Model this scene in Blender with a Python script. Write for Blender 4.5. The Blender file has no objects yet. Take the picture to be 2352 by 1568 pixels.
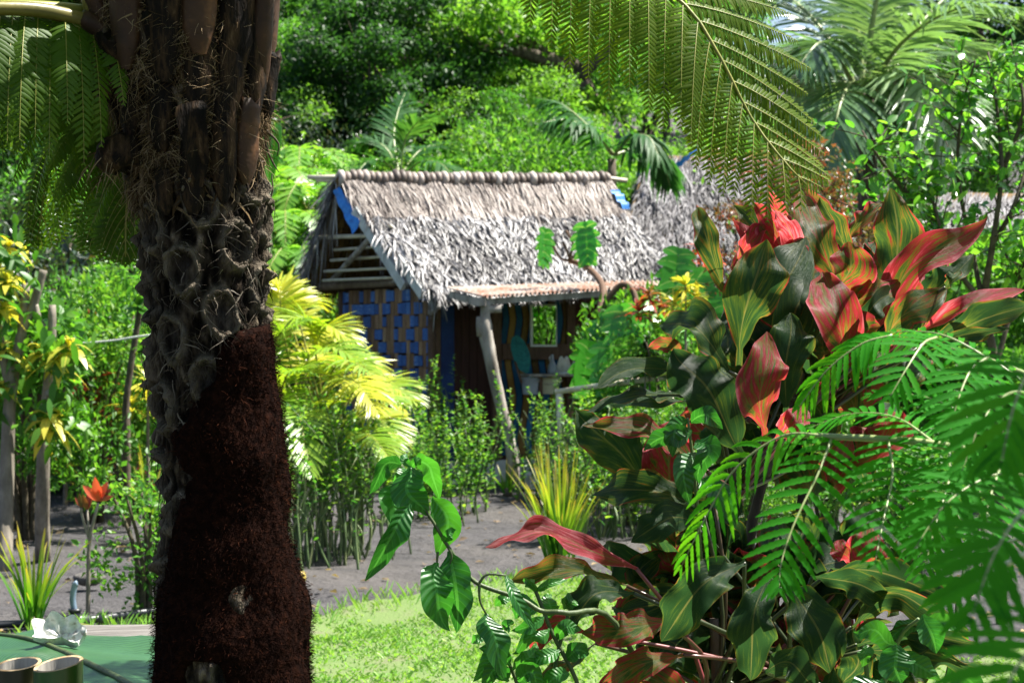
import bpy, math, random
import numpy as np
from mathutils import Vector, noise as mnoise

# ------------------------------------------------------------------ camera, light, exposure
scn = bpy.context.scene
F = 4389.0            # focal length in pixels of a 2352 px wide picture
CH = 1.5              # camera height
cam_d = bpy.data.cameras.new("camera"); cam = bpy.data.objects.new("camera", cam_d)
scn.collection.objects.link(cam); scn.camera = cam
cam.location = (0, 0, CH); cam.rotation_euler = (math.radians(90), 0, 0)
cam_d.sensor_width = 36.0; cam_d.lens = 36.0 * F / 2352.0
cam_d.clip_start = 0.05; cam_d.clip_end = 1000
cam_d.dof.use_dof = True; cam_d.dof.focus_distance = 4.3; cam_d.dof.aperture_fstop = 10.5
SUN = Vector((0.46, 0.12, 0.88)).normalized()
elev = math.asin(SUN.z); azim = math.atan2(SUN.x, SUN.y)
w = bpy.data.worlds.new("World"); scn.world = w; w.use_nodes = True
nt = w.node_tree; bg = nt.nodes["Background"]
sky = nt.nodes.new("ShaderNodeTexSky"); sky.sky_type = 'NISHITA'; sky.sun_disc = False
sky.sun_elevation = elev; sky.sun_rotation = azim; sky.dust_density = 2.0
nt.links.new(sky.outputs[0], bg.inputs[0]); bg.inputs[1].default_value = 0.06
sun_d = bpy.data.lights.new("sun", 'SUN'); sun = bpy.data.objects.new("sun", sun_d)
scn.collection.objects.link(sun); sun_d.energy = 5.0; sun_d.angle = math.radians(0.5); sun_d.color = (1.0, 0.96, 0.88)
sun.rotation_euler = (-SUN).to_track_quat('-Z', 'Y').to_euler(); sun.location = (3, 3, 20)
scn.view_settings.view_transform = 'Standard'; scn.view_settings.look = 'None'
scn.view_settings.exposure = 1.75; scn.view_settings.gamma = 1.0
scn.cycles.use_denoising = True
scn.cycles.max_bounces = 6; scn.cycles.diffuse_bounces = 3; scn.cycles.glossy_bounces = 3
scn.cycles.transmission_bounces = 4; scn.cycles.transparent_max_bounces = 4
scn.cycles.caustics_reflective = False; scn.cycles.caustics_refractive = False
scn.cycles.sample_clamp_indirect = 4.0

# ------------------------------------------------------------------ helpers
C = scn.collection
PI = math.pi
def P(u, v, D):
    "a point of the picture (2352 px wide) at D metres from the camera"
    return np.array([(u - 1176.0) * D / F, D, CH - (v - 784.0) * D / F])
def GP(u, v):
    "a point on the ground"
    D = F * CH / (v - 784.0); q = P(u, v, D); q[2] = 0; return q
def rng_(s): return np.random.default_rng(s)
def nrm(a): return a / np.maximum(np.linalg.norm(a, axis=-1, keepdims=True), 1e-9)
def lerp(a, b, t): return np.asarray(a, float) * (1 - t) + np.asarray(b, float) * t
def crv(pts, n):
    "smooth curve through points"
    p = np.asarray(pts, float); m = len(p)
    if m == 2: return p[0] + (p[1] - p[0]) * np.linspace(0, 1, n)[:, None]
    q = np.vstack([2 * p[0] - p[1], p, 2 * p[-1] - p[-2]])
    t = np.linspace(0, m - 1 - 1e-6, n); i = t.astype(int); f = (t - i)[:, None]
    a, b, c, d = q[i], q[i + 1], q[i + 2], q[i + 3]
    return 0.5 * ((2 * b) + (-a + c) * f + (2 * a - 5 * b + 4 * c - d) * f ** 2 + (-a + 3 * b - 3 * c + d) * f ** 3)
def tang(c):
    return nrm(np.gradient(c, axis=-2))

class MB:
    "collects faces of one mesh; every vertex carries lv = (across, along, random)"
    def __init__(s): s.V = []; s.L = []; s.F3 = []; s.F4 = []; s.M3 = []; s.M4 = []; s.n = 0
    def add(s, V, T=None, Q=None, lv=None, mi=0):
        V = np.asarray(V, float).reshape(-1, 3); k = len(V)
        s.V.append(V)
        if lv is None: lv = np.zeros((k, 3))
        s.L.append(np.asarray(lv, float).reshape(-1, 3))
        if T is not None and len(T): T = np.asarray(T, np.int64).reshape(-1, 3); s.F3.append(T + s.n); s.M3.append(np.full(len(T), mi))
        if Q is not None and len(Q): Q = np.asarray(Q, np.int64).reshape(-1, 4); s.F4.append(Q + s.n); s.M4.append(np.full(len(Q), mi))
        s.n += k
    def mesh(s, name, mats, loc=(0, 0, 0), smooth=True):
        me = bpy.data.meshes.new(name)
        V = np.vstack(s.V) - np.asarray(loc, float)
        F3 = np.vstack(s.F3) if s.F3 else np.zeros((0, 3), np.int64); F4 = np.vstack(s.F4) if s.F4 else np.zeros((0, 4), np.int64)
        loops = np.concatenate([F3.ravel(), F4.ravel()]).astype(np.int32)
        starts = np.concatenate([np.arange(len(F3)) * 3, len(F3) * 3 + np.arange(len(F4)) * 4]).astype(np.int32)
        mi = np.concatenate((s.M3 or [np.zeros(0)]) + (s.M4 or [np.zeros(0)])).astype(np.int32)
        me.vertices.add(len(V)); me.vertices.foreach_set('co', V.astype(np.float32).ravel())
        me.loops.add(len(loops)); me.loops.foreach_set('vertex_index', loops)
        me.polygons.add(len(starts)); me.polygons.foreach_set('loop_start', starts)
        me.polygons.foreach_set('material_index', mi)
        me.polygons.foreach_set('use_smooth', np.full(len(starts), smooth))
        me.update(calc_edges=True)
        at = me.attributes.new('lv', 'FLOAT_VECTOR', 'POINT'); at.data.foreach_set('vector', np.vstack(s.L).astype(np.float32).ravel())
        for m in (mats if isinstance(mats, (list, tuple)) else [mats]): me.materials.append(m)
        return me
    def build(s, name, mats, parent=None, loc=None, smooth=True):
        if loc is None: loc = parent.get('_o', (0, 0, 0)) if parent else (0, 0, 0)
        if parent is not None:
            base = np.array(parent['_o'])
            o = bpy.data.objects.new(name, s.mesh(name, mats, base, smooth)); C.objects.link(o)
            o.parent = parent; o['_o'] = list(base)
        else:
            o = bpy.data.objects.new(name, s.mesh(name, mats, loc, smooth)); C.objects.link(o); o.location = loc; o['_o'] = list(map(float, loc))
        return o

def tag(o, label=None, cat=None, group=None, kind=None):
    if label: o['label'] = label
    if cat: o['category'] = cat
    if group: o['group'] = group
    if kind: o['kind'] = kind
    return o
def thing(name, label, cat, loc=(0, 0, 0), group=None):
    o = bpy.data.objects.new(name, None); C.objects.link(o); o.location = [float(x) for x in loc]; o['_o'] = [float(x) for x in loc]
    o.empty_display_size = 0.1
    return tag(o, label, cat, group)
def copy_tree(o, loc=None, rz=None, sc=None, label=None, group=None, parent=None):
    c = o.copy(); C.objects.link(c)
    if parent is not None: c.parent = parent
    if loc is not None: c.location = [float(x) for x in loc]
    if rz is not None: c.rotation_euler = (0, 0, rz)
    if sc is not None: c.scale = (sc, sc, sc) if np.isscalar(sc) else sc
    if label: c['label'] = label
    if group: c['group'] = group
    for ch in list(o.children): copy_tree(ch, parent=c)
    return c

def tube(mb, pts, rad, n=8, rnd=0.0, cap=True, mi=0, jit=0.0, seed=0):
    p = np.asarray(pts, float); m = len(p); r = np.broadcast_to(np.asarray(rad, float), (m,))
    T = tang(p); ref = np.array([0, 0, 1.0]) if abs(T[0][2]) < 0.9 else np.array([1.0, 0, 0])
    N = np.zeros_like(p); a = np.cross(T[0], ref); N[0] = a / np.linalg.norm(a)
    for i in range(1, m):
        a = N[i - 1] - T[i] * np.dot(N[i - 1], T[i]); N[i] = a / max(np.linalg.norm(a), 1e-9)
    B = np.cross(T, N); th = np.linspace(0, 2 * PI, n, endpoint=False)
    rr = r[:, None] * np.ones((m, n))
    if jit: rr = rr * (1 + jit * (rng_(seed).random((m, n)) - .5))
    V = p[:, None] + rr[..., None] * (np.cos(th)[None, :, None] * N[:, None] + np.sin(th)[None, :, None] * B[:, None])
    i = np.arange(m - 1)[:, None] * n; j = np.arange(n)[None]; k = (j + 1) % n
    Q = np.stack([i + j, i + k, i + n + k, i + n + j], -1).reshape(-1, 4)
    lv = np.stack([np.broadcast_to(th / PI - 1, (m, n)), np.broadcast_to(np.linspace(0, 1, m)[:, None], (m, n)), np.full((m, n), rnd)], -1)
    Vv = V.reshape(-1, 3); L = lv.reshape(-1, 3); Tt = []
    if cap:
        c0 = len(Vv); Vv = np.vstack([Vv, p[0], p[-1]]); L = np.vstack([L, [0, 0, rnd], [0, 1, rnd]])
        for jj in range(n):
            Tt.append((c0, (jj + 1) % n, jj)); Tt.append((c0 + 1, (m - 1) * n + jj, (m - 1) * n + (jj + 1) % n))
    mb.add(Vv, Tt, Q, L, mi)

def ribbons(mb, Cn, W, hw, N=None, fold=0.0, across=2, rnd=None, mi=0, edge=None):
    "N strips at once: Cn (n,K,3) centre lines, W side directions, hw (n,K) half widths, optional V-fold along N"
    Cn = np.asarray(Cn, float); n, K = Cn.shape[:2]
    W = np.broadcast_to(W, Cn.shape); hw = np.broadcast_to(hw, (n, K))
    js = np.linspace(-1, 1, across)
    V = Cn[:, :, None] + W[:, :, None] * (hw[..., None] * js)[..., None]
    if N is not None and fold: V = V + np.broadcast_to(N, Cn.shape)[:, :, None] * (fold * hw[..., None] * np.abs(js))[..., None]
    if edge is not None: V = V + np.broadcast_to(N, Cn.shape)[:, :, None] * (edge[..., None] * (np.abs(js) ** 2) * np.where(js < 0, -0.8, 1))[..., None]
    if rnd is None: rnd = np.random.default_rng(mb.n).random(n)
    lv = np.empty(V.shape); lv[..., 0] = js; lv[..., 1] = np.linspace(0, 1, K)[None, :, None]; lv[..., 2] = np.asarray(rnd)[:, None, None]
    b = (np.arange(n) * K * across)[:, None, None] + (np.arange(K - 1) * across)[None, :, None] + np.arange(across - 1)[None, None]
    Q = np.stack([b, b + 1, b + across + 1, b + across], -1).reshape(-1, 4)
    mb.add(V.reshape(-1, 3), None, Q, lv.reshape(-1, 3), mi)

def leaves(mb, p, d, nml, L, wr=0.45, fold=0.15, rnd=None, K=2, droop=0.0):
    "leaf blades at points p along d, facing nml, of length L. K=2: two folded triangles; K>2 a strip with a midrib"
    n = len(p); d = nrm(d); s = nrm(np.cross(d, nml)); nn = np.cross(s, d)
    L = np.broadcast_to(L, (n,)); 
    if rnd is None: rnd = np.random.default_rng(mb.n + 7).random(n)
    if K == 2:
        a = p; b = p + d * L[:, None] - np.array([0, 0, 1.0]) * (droop * L)[:, None]
        m = p + d * (L * .45)[:, None] + nn * (fold * L)[:, None]
        l = m - s * (L * wr * .5)[:, None]; r = m + s * (L * wr * .5)[:, None]
        V = np.stack([a, l, b, r], 1); i = (np.arange(n) * 4)[:, None]
        T = np.concatenate([i + [0, 3, 2], i + [0, 2, 1]], 1).reshape(-1, 3)
        lv = np.zeros((n, 4, 3)); lv[:, 1, 0] = -1; lv[:, 3, 0] = 1; lv[:, 2, 1] = 1; lv[:, (1, 3), 1] = .45; lv[..., 2] = np.asarray(rnd)[:, None]
        mb.add(V.reshape(-1, 3), T, None, lv.reshape(-1, 3))
    else:
        t = np.linspace(0, 1, K)
        Cn = p[:, None] + d[:, None] * (L[:, None] * t)[..., None] + np.array([0, 0, -1.0]) * (droop * L[:, None] * t ** 2)[..., None]
        pr = np.sin(PI * np.clip(t * .97 + .03, 0, 1) ** .8) ** .8; pr[-1] = 0.01
        ribbons(mb, Cn, s[:, None], L[:, None] * wr * .5 * pr, nn[:, None], fold, 3, rnd)

def box(mb, c, sx, sy, sz, ax=None, mi=0, rnd=0.0):
    "box centred on c with half sizes; ax = 3 axes"
    A = np.eye(3) if ax is None else np.asarray(ax, float)
    k = np.array([[x, y, z] for x in (-1, 1) for y in (-1, 1) for z in (-1, 1)], float)
    V = np.asarray(c, float) + (k * [sx, sy, sz]) @ A
    Q = [(0, 1, 3, 2), (4, 6, 7, 5), (0, 4, 5, 1), (2, 3, 7, 6), (0, 2, 6, 4), (1, 5, 7, 3)]
    lv = np.zeros((8, 3)); lv[:, 0] = k[:, 0]; lv[:, 1] = k[:, 2] * .5 + .5; lv[:, 2] = rnd
    Vf = np.concatenate([V[list(q)] for q in Q]); Lf = np.concatenate([lv[list(q)] for q in Q])
    mb.add(Vf, None, np.arange(24).reshape(6, 4), Lf, mi)
def beam(mb, a, b, wd, ht, up=(0, 0, 1), mi=0, rnd=0.0):
    a = np.asarray(a, float); b = np.asarray(b, float); d = b - a; L = np.linalg.norm(d); d = d / L
    s = nrm(np.cross(d, np.asarray(up, float))); u = np.cross(s, d)
    box(mb, (a + b) / 2, L / 2, wd / 2, ht / 2, np.array([d, s, u]), mi, rnd)
def quadpatch(mb, c00, c10, c11, c01, nu=1, nv=1, fn=None, mi=0, rnd=0.0):
    c00, c10, c11, c01 = [np.asarray(x, float) for x in (c00, c10, c11, c01)]
    u = np.linspace(0, 1, nu + 1)[:, None, None]; v = np.linspace(0, 1, nv + 1)[None, :, None]
    V = c00 * (1 - u) * (1 - v) + c10 * u * (1 - v) + c11 * u * v + c01 * (1 - u) * v
    nn = np.cross(c10 - c00, c01 - c00); nn = nn / np.linalg.norm(nn)
    if fn is not None: V = V + nn * fn(u, v)
    i = (np.arange(nu) * (nv + 1))[:, None]; j = np.arange(nv)[None]
    Q = np.stack([i + j, i + nv + 1 + j, i + nv + 2 + j, i + j + 1], -1).reshape(-1, 4)
    lv = np.stack([np.broadcast_to(u[..., 0] * 2 - 1, V.shape[:2]), np.broadcast_to(v[..., 0], V.shape[:2]), np.full(V.shape[:2], rnd)], -1)
    mb.add(V.reshape(-1, 3), None, Q, lv.reshape(-1, 3), mi)

# ------------------------------------------------------------------ materials
def newmat(name):
    m = bpy.data.materials.new(name); m.use_nodes = True
    return m, m.node_tree, m.node_tree.nodes["Principled BSDF"], m.node_tree.nodes["Material Output"]
def node(t, typ, **kw):
    n = t.nodes.new(typ)
    for k, v in kw.items(): setattr(n, k, v)
    return n
def ramp(t, stops, fac):
    r = t.nodes.new("ShaderNodeValToRGB"); e = r.color_ramp.elements
    while len(e) < len(stops): e.new(0.5)
    for i, (p, c) in enumerate(stops): e[i].position = p; e[i].color = (*c, 1)
    t.links.new(fac, r.inputs[0]); return r.outputs[0]
def math_(t, op, a, b=None, clamp=False):
    n = t.nodes.new("ShaderNodeMath"); n.operation = op; n.use_clamp = clamp
    for i, x in enumerate((a, b)):
        if x is None: continue
        if hasattr(x, 'links'): t.links.new(x, n.inputs[i])
        else: n.inputs[i].default_value = x
    return n.outputs[0]
def mixc(t, fac, a, b, mode='MIX'):
    n = t.nodes.new("ShaderNodeMix"); n.data_type = 'RGBA'; n.blend_type = mode
    for i, x in ((0, fac), (6, a), (7, b)):
        if hasattr(x, 'links'): t.links.new(x, n.inputs[i])
        else: n.inputs[i].default_value = x if i == 0 else (*x, 1)
    return n.outputs[2]
def lvsep(t):
    a = node(t, "ShaderNodeAttribute", attribute_name='lv'); s = t.nodes.new("ShaderNodeSeparateXYZ")
    t.links.new(a.outputs['Vector'], s.inputs[0]); return s.outputs
def noisef(t, scale, detail=3, rough=.6, vec=None, dist=0.0):
    n = t.nodes.new("ShaderNodeTexNoise"); n.inputs['Scale'].default_value = scale; n.inputs['Detail'].default_value = detail
    n.inputs['Roughness'].default_value = rough; n.inputs['Distortion'].default_value = dist
    if vec is None:
        g = t.nodes.new("ShaderNodeTexCoord"); vec = g.outputs['Object']
    t.links.new(vec, n.inputs['Vector']); return n.outputs[0]
def scalev(t, sx, sy, sz, src='Object'):
    g = t.nodes.new("ShaderNodeTexCoord"); m = t.nodes.new("ShaderNodeMapping"); m.inputs['Scale'].default_value = (sx, sy, sz)
    t.links.new(g.outputs[src], m.inputs['Vector']); return m.outputs[0]
def bump(t, bs, h, strength=.4, dist=.02):
    b = t.nodes.new("ShaderNodeBump"); b.inputs['Strength'].default_value = strength; b.inputs['Distance'].default_value = dist
    t.links.new(h, b.inputs['Height']); t.links.new(b.outputs[0], bs.inputs['Normal'])
def leafmat(name, stops, tcol=None, tf=.42, rough=.38, spec=.5, rib=None, nscale=3.0, nmix=.35, tip=None, veins=False, k=.78):
    "leaf: glossy cuticle over a translucent blade; colour differs from leaf to leaf"
    stops = [(p_, tuple(x_ * k for x_ in c_)) for p_, c_ in stops]
    m, t, bs, out = newmat(name); s = lvsep(t)
    nz = noisef(t, nscale, 2)
    f = math_(t, 'ADD', math_(t, 'MULTIPLY', s[2], 1 - nmix), math_(t, 'MULTIPLY', nz, nmix))
    col = ramp(t, stops, f)
    if tip is not None:
        tp = math_(t, 'POWER', s[1], 3.0); col = mixc(t, math_(t, 'MULTIPLY', tp, .8), col, tip)
    if rib is not None:
        ab = math_(t, 'ABSOLUTE', s[0]); k = math_(t, 'LESS_THAN', ab, .1); col = mixc(t, math_(t, 'MULTIPLY', k, .7), col, rib)
    t.links.new(col, bs.inputs['Base Color']); bs.inputs['Roughness'].default_value = rough; bs.inputs['Specular IOR Level'].default_value = spec
    if veins:
        q = math_(t, 'SINE', math_(t, 'MULTIPLY', math_(t, 'SUBTRACT', s[1], math_(t, 'MULTIPLY', math_(t, 'ABSOLUTE', s[0]), .13)), 62.0)); bump(t, bs, q, .35, .003)
        col2 = mixc(t, math_(t, 'MULTIPLY', math_(t, 'GREATER_THAN', q, .93), .3), col, rib); t.links.new(col2, bs.inputs['Base Color']); col = col2
    tr = t.nodes.new("ShaderNodeBsdfTranslucent")
    tc = mixc(t, 1.0, col, tcol if tcol else (2.4, 2.4, 1.1), 'MULTIPLY'); t.links.new(tc, tr.inputs[0])
    mx = t.nodes.new("ShaderNodeMixShader"); mx.inputs[0].default_value = tf
    t.links.new(bs.outputs[0], mx.inputs[1]); t.links.new(tr.outputs[0], mx.inputs[2]); t.links.new(mx.outputs[0], out.inputs[0])
    return m
def plain(name, stops, scale=8.0, rough=.7, spec=.3, bmp=.3, vec=None, detail=4, bdist=.02, use_rnd=0.0, metal=0.0):
    m, t, bs, out = newmat(name)
    v = scalev(t, *vec) if vec else None
    nz = noisef(t, scale, detail, .65, v); f = nz
    if use_rnd:
        s = lvsep(t); f = math_(t, 'ADD', math_(t, 'MULTIPLY', nz, 1 - use_rnd), math_(t, 'MULTIPLY', s[2], use_rnd))
    t.links.new(ramp(t, stops, f), bs.inputs['Base Color']); bs.inputs['Roughness'].default_value = rough
    bs.inputs['Specular IOR Level'].default_value = spec; bs.inputs['Metallic'].default_value = metal
    if bmp: bump(t, bs, nz, bmp, bdist)
    return m
G = lambda *c: c
M = {}
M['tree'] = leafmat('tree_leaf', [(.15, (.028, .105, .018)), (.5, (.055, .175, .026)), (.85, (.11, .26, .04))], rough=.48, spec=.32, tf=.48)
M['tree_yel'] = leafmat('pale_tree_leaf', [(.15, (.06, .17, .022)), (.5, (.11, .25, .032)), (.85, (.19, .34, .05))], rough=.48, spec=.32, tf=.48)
M['tree_shade'] = leafmat('shade_dark_tree_leaf', k=.58, stops=[(.15, (.018, .065, .018)), (.5, (.034, .115, .026)), (.85, (.065, .18, .034))], rough=.48, spec=.32, tf=.42)  # shade under the crowns put into a darker leaf colour
M['bush'] = leafmat('bush_leaf', [(.15, (.03, .11, .012)), (.5, (.06, .19, .02)), (.85, (.13, .29, .03))], rough=.42, spec=.32)
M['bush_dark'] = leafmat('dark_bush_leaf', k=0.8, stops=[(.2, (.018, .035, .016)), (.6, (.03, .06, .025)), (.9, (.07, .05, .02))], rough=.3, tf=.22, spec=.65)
M['hedge'] = leafmat('hedge_leaf', k=0.85, stops=[(.15, (.03, .12, .02)), (.5, (.07, .20, .025)), (.88, (.20, .33, .04)), (.97, (.42, .32, .05))], rough=.42, spec=.3)
M['lemon'] = leafmat('lemon_leaf', k=1.0, stops=[(.15, (.03, .13, .015)), (.5, (.06, .20, .02)), (.9, (.17, .34, .035))], rough=.3, spec=.6, rib=(.12, .26, .05))
M['redbush'] = leafmat('russet_leaf', k=0.8, stops=[(.1, (.04, .09, .02)), (.4, (.09, .10, .03)), (.65, (.2, .07, .035)), (.9, (.36, .10, .05))], rough=.35, tcol=(2.0, 1.5, .9))
M['croton'] = leafmat('croton_leaf', k=0.9, stops=[(.1, (.12, .26, .02)), (.4, (.42, .45, .05)), (.9, (.68, .60, .08))], tcol=(1.5, 1.4, .7), rough=.33, rib=(.75, .6, .1), nscale=14)
M['crotred'] = leafmat('red_croton_leaf', k=0.8, stops=[(.1, (.05, .10, .02)), (.4, (.22, .10, .03)), (.7, (.42, .05, .03)), (.95, (.5, .3, .05))], tcol=(1.6, 1.2, .8), rough=.33, nscale=14)
M['orange'] = leafmat('orange_red_leaf', k=0.9, stops=[(.1, (.55, .08, .04)), (.9, (.75, .16, .06))], tcol=(1.4, 1.2, .9), rough=.35)
M['palm_yel'] = leafmat('golden_palm_leaflet', k=0.9, stops=[(.1, (.07, .26, .02)), (.45, (.24, .38, .035)), (.75, (.55, .52, .06)), (.96, (.70, .50, .06))], tcol=(1.7, 1.7, .6), rough=.33, spec=.55, nscale=1.6, nmix=.5)
M['palm'] = leafmat('palm_leaflet', [(.1, (.025, .10, .025)), (.6, (.05, .16, .035)), (.95, (.12, .25, .05))], rough=.5, spec=.2, nscale=1.0, nmix=.4, tf=.35)
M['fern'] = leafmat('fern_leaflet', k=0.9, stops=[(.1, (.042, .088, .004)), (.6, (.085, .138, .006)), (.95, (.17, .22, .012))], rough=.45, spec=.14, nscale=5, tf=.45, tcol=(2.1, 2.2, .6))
M['fern_dark'] = leafmat('shade_painted_fern_leaflet', k=1.25, stops=[(.1, (.022, .055, .004)), (.6, (.042, .088, .006)), (.9, (.085, .125, .010)), (1.0, (.40, .24, .07))], rough=.5, spec=.22, nscale=3, nmix=.45, tf=.42, tcol=(1.9, 1.9, .7))  # same tree fern leaf, its shade painted into a deeper green
M['fern_bright'] = leafmat('bright_fern_leaflet', k=1.0, stops=[(.1, (.016, .12, .010)), (.6, (.03, .20, .016)), (.95, (.08, .27, .015))], rough=.6, spec=.04, nscale=5, tf=.5, tcol=(3.2, 2.1, .5))
M['fern_far'] = leafmat('bank_fern_leaflet', k=0.85, stops=[(.1, (.08, .22, .03)), (.6, (.14, .33, .04)), (.95, (.25, .42, .06))], rough=.36, nscale=2)
M['broad'] = leafmat('broad_leaf', [(.1, (.018, .11, .018)), (.6, (.03, .16, .02)), (.95, (.07, .24, .025))], rough=.36, spec=.5, rib=(.06, .22, .05), nscale=10, nmix=.3, veins=True)
M['lobed'] = leafmat('lobed_leaf', k=1.15, stops=[(.1, (.03, .18, .02)), (.6, (.06, .26, .025)), (.95, (.14, .36, .03))], rough=.25, spec=.7, rib=(.3, .45, .12))
M['blade'] = leafmat('strap_leaf', k=0.9, stops=[(.1, (.035, .17, .012)), (.5, (.075, .25, .018)), (.9, (.17, .33, .03))], rough=.36, nscale=4, tip=(.40, .24, .05), tcol=(1.9, 1.9, .7))
M['grass'] = leafmat('grass_blade', k=1.0, stops=[(.1, (.10, .26, .035)), (.5, (.17, .36, .055)), (.88, (.28, .42, .09)), (.98, (.42, .38, .18))], rough=.4, nscale=1.2, nmix=.45, tf=.4, tcol=(1.7, 1.6, .8))
M['banana'] = leafmat('banana_leaf', [(.1, (.03, .16, .02)), (.9, (.08, .28, .03))], rough=.3, spec=.6, rib=(.3, .4, .1))
M['bark'] = plain('bark', [(.3, (.035, .028, .02)), (.55, (.10, .08, .06)), (.8, (.22, .19, .15))], 14, .85, .2, .8, (1, 1, .3))
M['bark_pale'] = plain('pale_bark', [(.3, (.10, .085, .065)), (.55, (.20, .175, .14)), (.8, (.34, .30, .25))], 12, .8, .25, .6, (1, 1, .35))
M['stem'] = plain('green_stem', [(.3, (.05, .09, .03)), (.6, (.12, .17, .06)), (.85, (.24, .24, .12))], 30, .5, .4, .2, (1, 1, .3), use_rnd=.4)
M['twig'] = plain('dark_twig', [(.3, (.04, .032, .022)), (.7, (.11, .09, .06))], 20, .8, .2, .3)
M['rachis'] = plain('frond_rachis', [(.3, (.14, .16, .02)), (.7, (.24, .23, .04))], 20, .45, .4, .1)
M['rachis_pale'] = plain('pale_rachis', [(.3, (.15, .21, .06)), (.7, (.28, .31, .13))], 20, .4, .5, .1)
M['branch'] = plain('dark_green_branch', [(.3, (.03, .05, .018)), (.7, (.08, .11, .04))], 30, .5, .3, .2, (1, 1, .3))
# ------------------------------------------------------------------ ground, lawn
M['sand'] = None
def ground_mat():
    m, t, bs, out = newmat('dark_sand')
    n1 = noisef(t, .55, 5, .65); n2 = noisef(t, 26, 5, .7); n3 = noisef(t, 4, 4, .6)
    c = ramp(t, [(.3, (.052, .050, .053)), (.7, (.098, .093, .096))], n3)
    c = mixc(t, math_(t, 'MULTIPLY', ramp(t, [(.45, (0, 0, 0)), (.62, (1, 1, 1))], n1), .55), c, (.115, .104, .097))
    sp = ramp(t, [(.60, (0, 0, 0)), (.74, (1, 1, 1))], n2)
    c = mixc(t, math_(t, 'MULTIPLY', sp, .5), c, (.04, .034, .03))
    t.links.new(c, bs.inputs['Base Color']); bs.inputs['Roughness'].default_value = .9; bs.inputs['Specular IOR Level'].default_value = .2
    h = math_(t, 'ADD', n2, math_(t, 'MULTIPLY', n3, 2.5)); bump(t, bs, h, .9, .06); return m
M['sand'] = ground_mat()
def relief(x, y):
    return .035 * np.sin(x * 1.7 + .6 * y) * np.sin(y * 1.3 - .4 * x) + .02 * np.sin(x * 4.1 + 1.3) * np.sin(y * 3.7) - .045
def hill(y): return np.interp(y, [0, 27, 30, 60, 80, 600], [0, 0, .5, 9.5, 14, 14])
n = 260; a = np.linspace(-1, 1, n); wx = 14 * a + 286 * np.sign(a) * np.abs(a) ** 9; wy = 16 + 16 * a + 300 * np.sign(a) * np.abs(a) ** 9
X, Y = np.meshgrid(wx, wy, indexing='ij'); Z = relief(X, Y) * (np.abs(X) < 40)
Z = Z + hill(Y)
i = (np.arange(n - 1) * n)[:, None]; j = np.arange(n - 1)[None]
b = MB(); b.add(np.stack([X, Y, Z], -1), None, np.stack([i + j, i + n + j, i + n + j + 1, i + j + 1], -1).reshape(-1, 4))
tag(b.build('ground', M['sand']), kind='structure')

LX = [-6, -2.6, -2.3, -1.9, -1.17, -.83, -.47, -.1, .6, 1.1, 1.8, 5]
LY = [9.3, 9.5, 10.0, 10.2, 10.75, 11.2, 11.7, 12.3, 12.0, 11.2, 9.4, 9.2]
def lawn_y(x): return np.interp(x, LX, LY) + .12 * np.sin(x * 5.3) + .08 * np.sin(x * 13.1 + 1)
m, t, bs, out = newmat('lawn_turf')
c = ramp(t, [(.3, (.075, .13, .025)), (.52, (.095, .145, .035)), (.66, (.11, .115, .055)), (.8, (.12, .11, .085))], noisef(t, 2.2, 6, .75))
t.links.new(c, bs.inputs['Base Color']); bs.inputs['Roughness'].default_value = .9; bump(t, bs, noisef(t, 60, 3), .6, .02)
M['turf'] = m
xs = np.linspace(-6, 5, 120); b = MB(); rows = 60
V = np.stack([np.repeat(xs, rows), (np.linspace(0, 1, rows)[None] * (lawn_y(xs)[:, None] - 2.5) + 2.5).ravel(), np.zeros(120 * rows)], -1)
V[:, 2] = relief(V[:, 0], V[:, 1]) + .012; i = (np.arange(119) * rows)[:, None]; j = np.arange(rows - 1)[None]
b.add(V, None, np.stack([i + j, i + rows + j, i + rows + j + 1, i + j + 1], -1).reshape(-1, 4))
tag(b.build('lawn', M['turf']), kind='structure')
r = rng_(5); N = 130000
x = r.uniform(-3.4, 3.4, N); y = lawn_y(x) - (r.random(N) ** 1.15) * 5.2 + .1
edge = (lawn_y(x) - y)
sparse = np.sin(x * 2.3 + y) * np.sin(y * 1.9 - x * .7) + .5 * np.sin(x * 6.1) * np.sin(y * 5.3 + 1); patch = np.sin(x * 3.1 + y * 1.7) * np.sin(y * 2.3 - x * 1.1) + .6 * np.sin(x * 9 + 2) * np.sin(y * 8)
bare = (edge < 1.1) & (x < .1) & (patch < -.35)
keep = (np.abs(x) < y * .30) & (y > 7.6) & ((edge > .5) | (r.random(N) < .35)) & ((~bare) | (r.random(N) < .12)) & ((sparse > -.9) | (r.random(N) < .4))
x, y = x[keep], y[keep]; k = len(x)
p = np.stack([x, y, relief(x, y)], -1); h = r.uniform(.018, .05, k) * (1 + .5 * (r.random(k) < .04))
an = r.uniform(0, 2 * PI, k); d = np.stack([np.cos(an), np.sin(an), r.uniform(.35, 1.6, k)], -1)
b = MB(); leaves(b, p, d, np.stack([-np.sin(an), np.cos(an), .3 + 0 * an], -1) + r.normal(0, .5, (k, 3)), h, .22, .1, r.random(k), 2, .12)
tag(b.build('grass', M['grass']), 'short bright green lawn grass along the sandy path', 'grass', kind='stuff')
b = MB(); quadpatch(b, (4.3, 8, .0), (14, 8, 0), (14, 19, 0), (5.6, 19, 0), 10, 10); tag(b.build('lawn', M['turf']), kind='structure')
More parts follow.
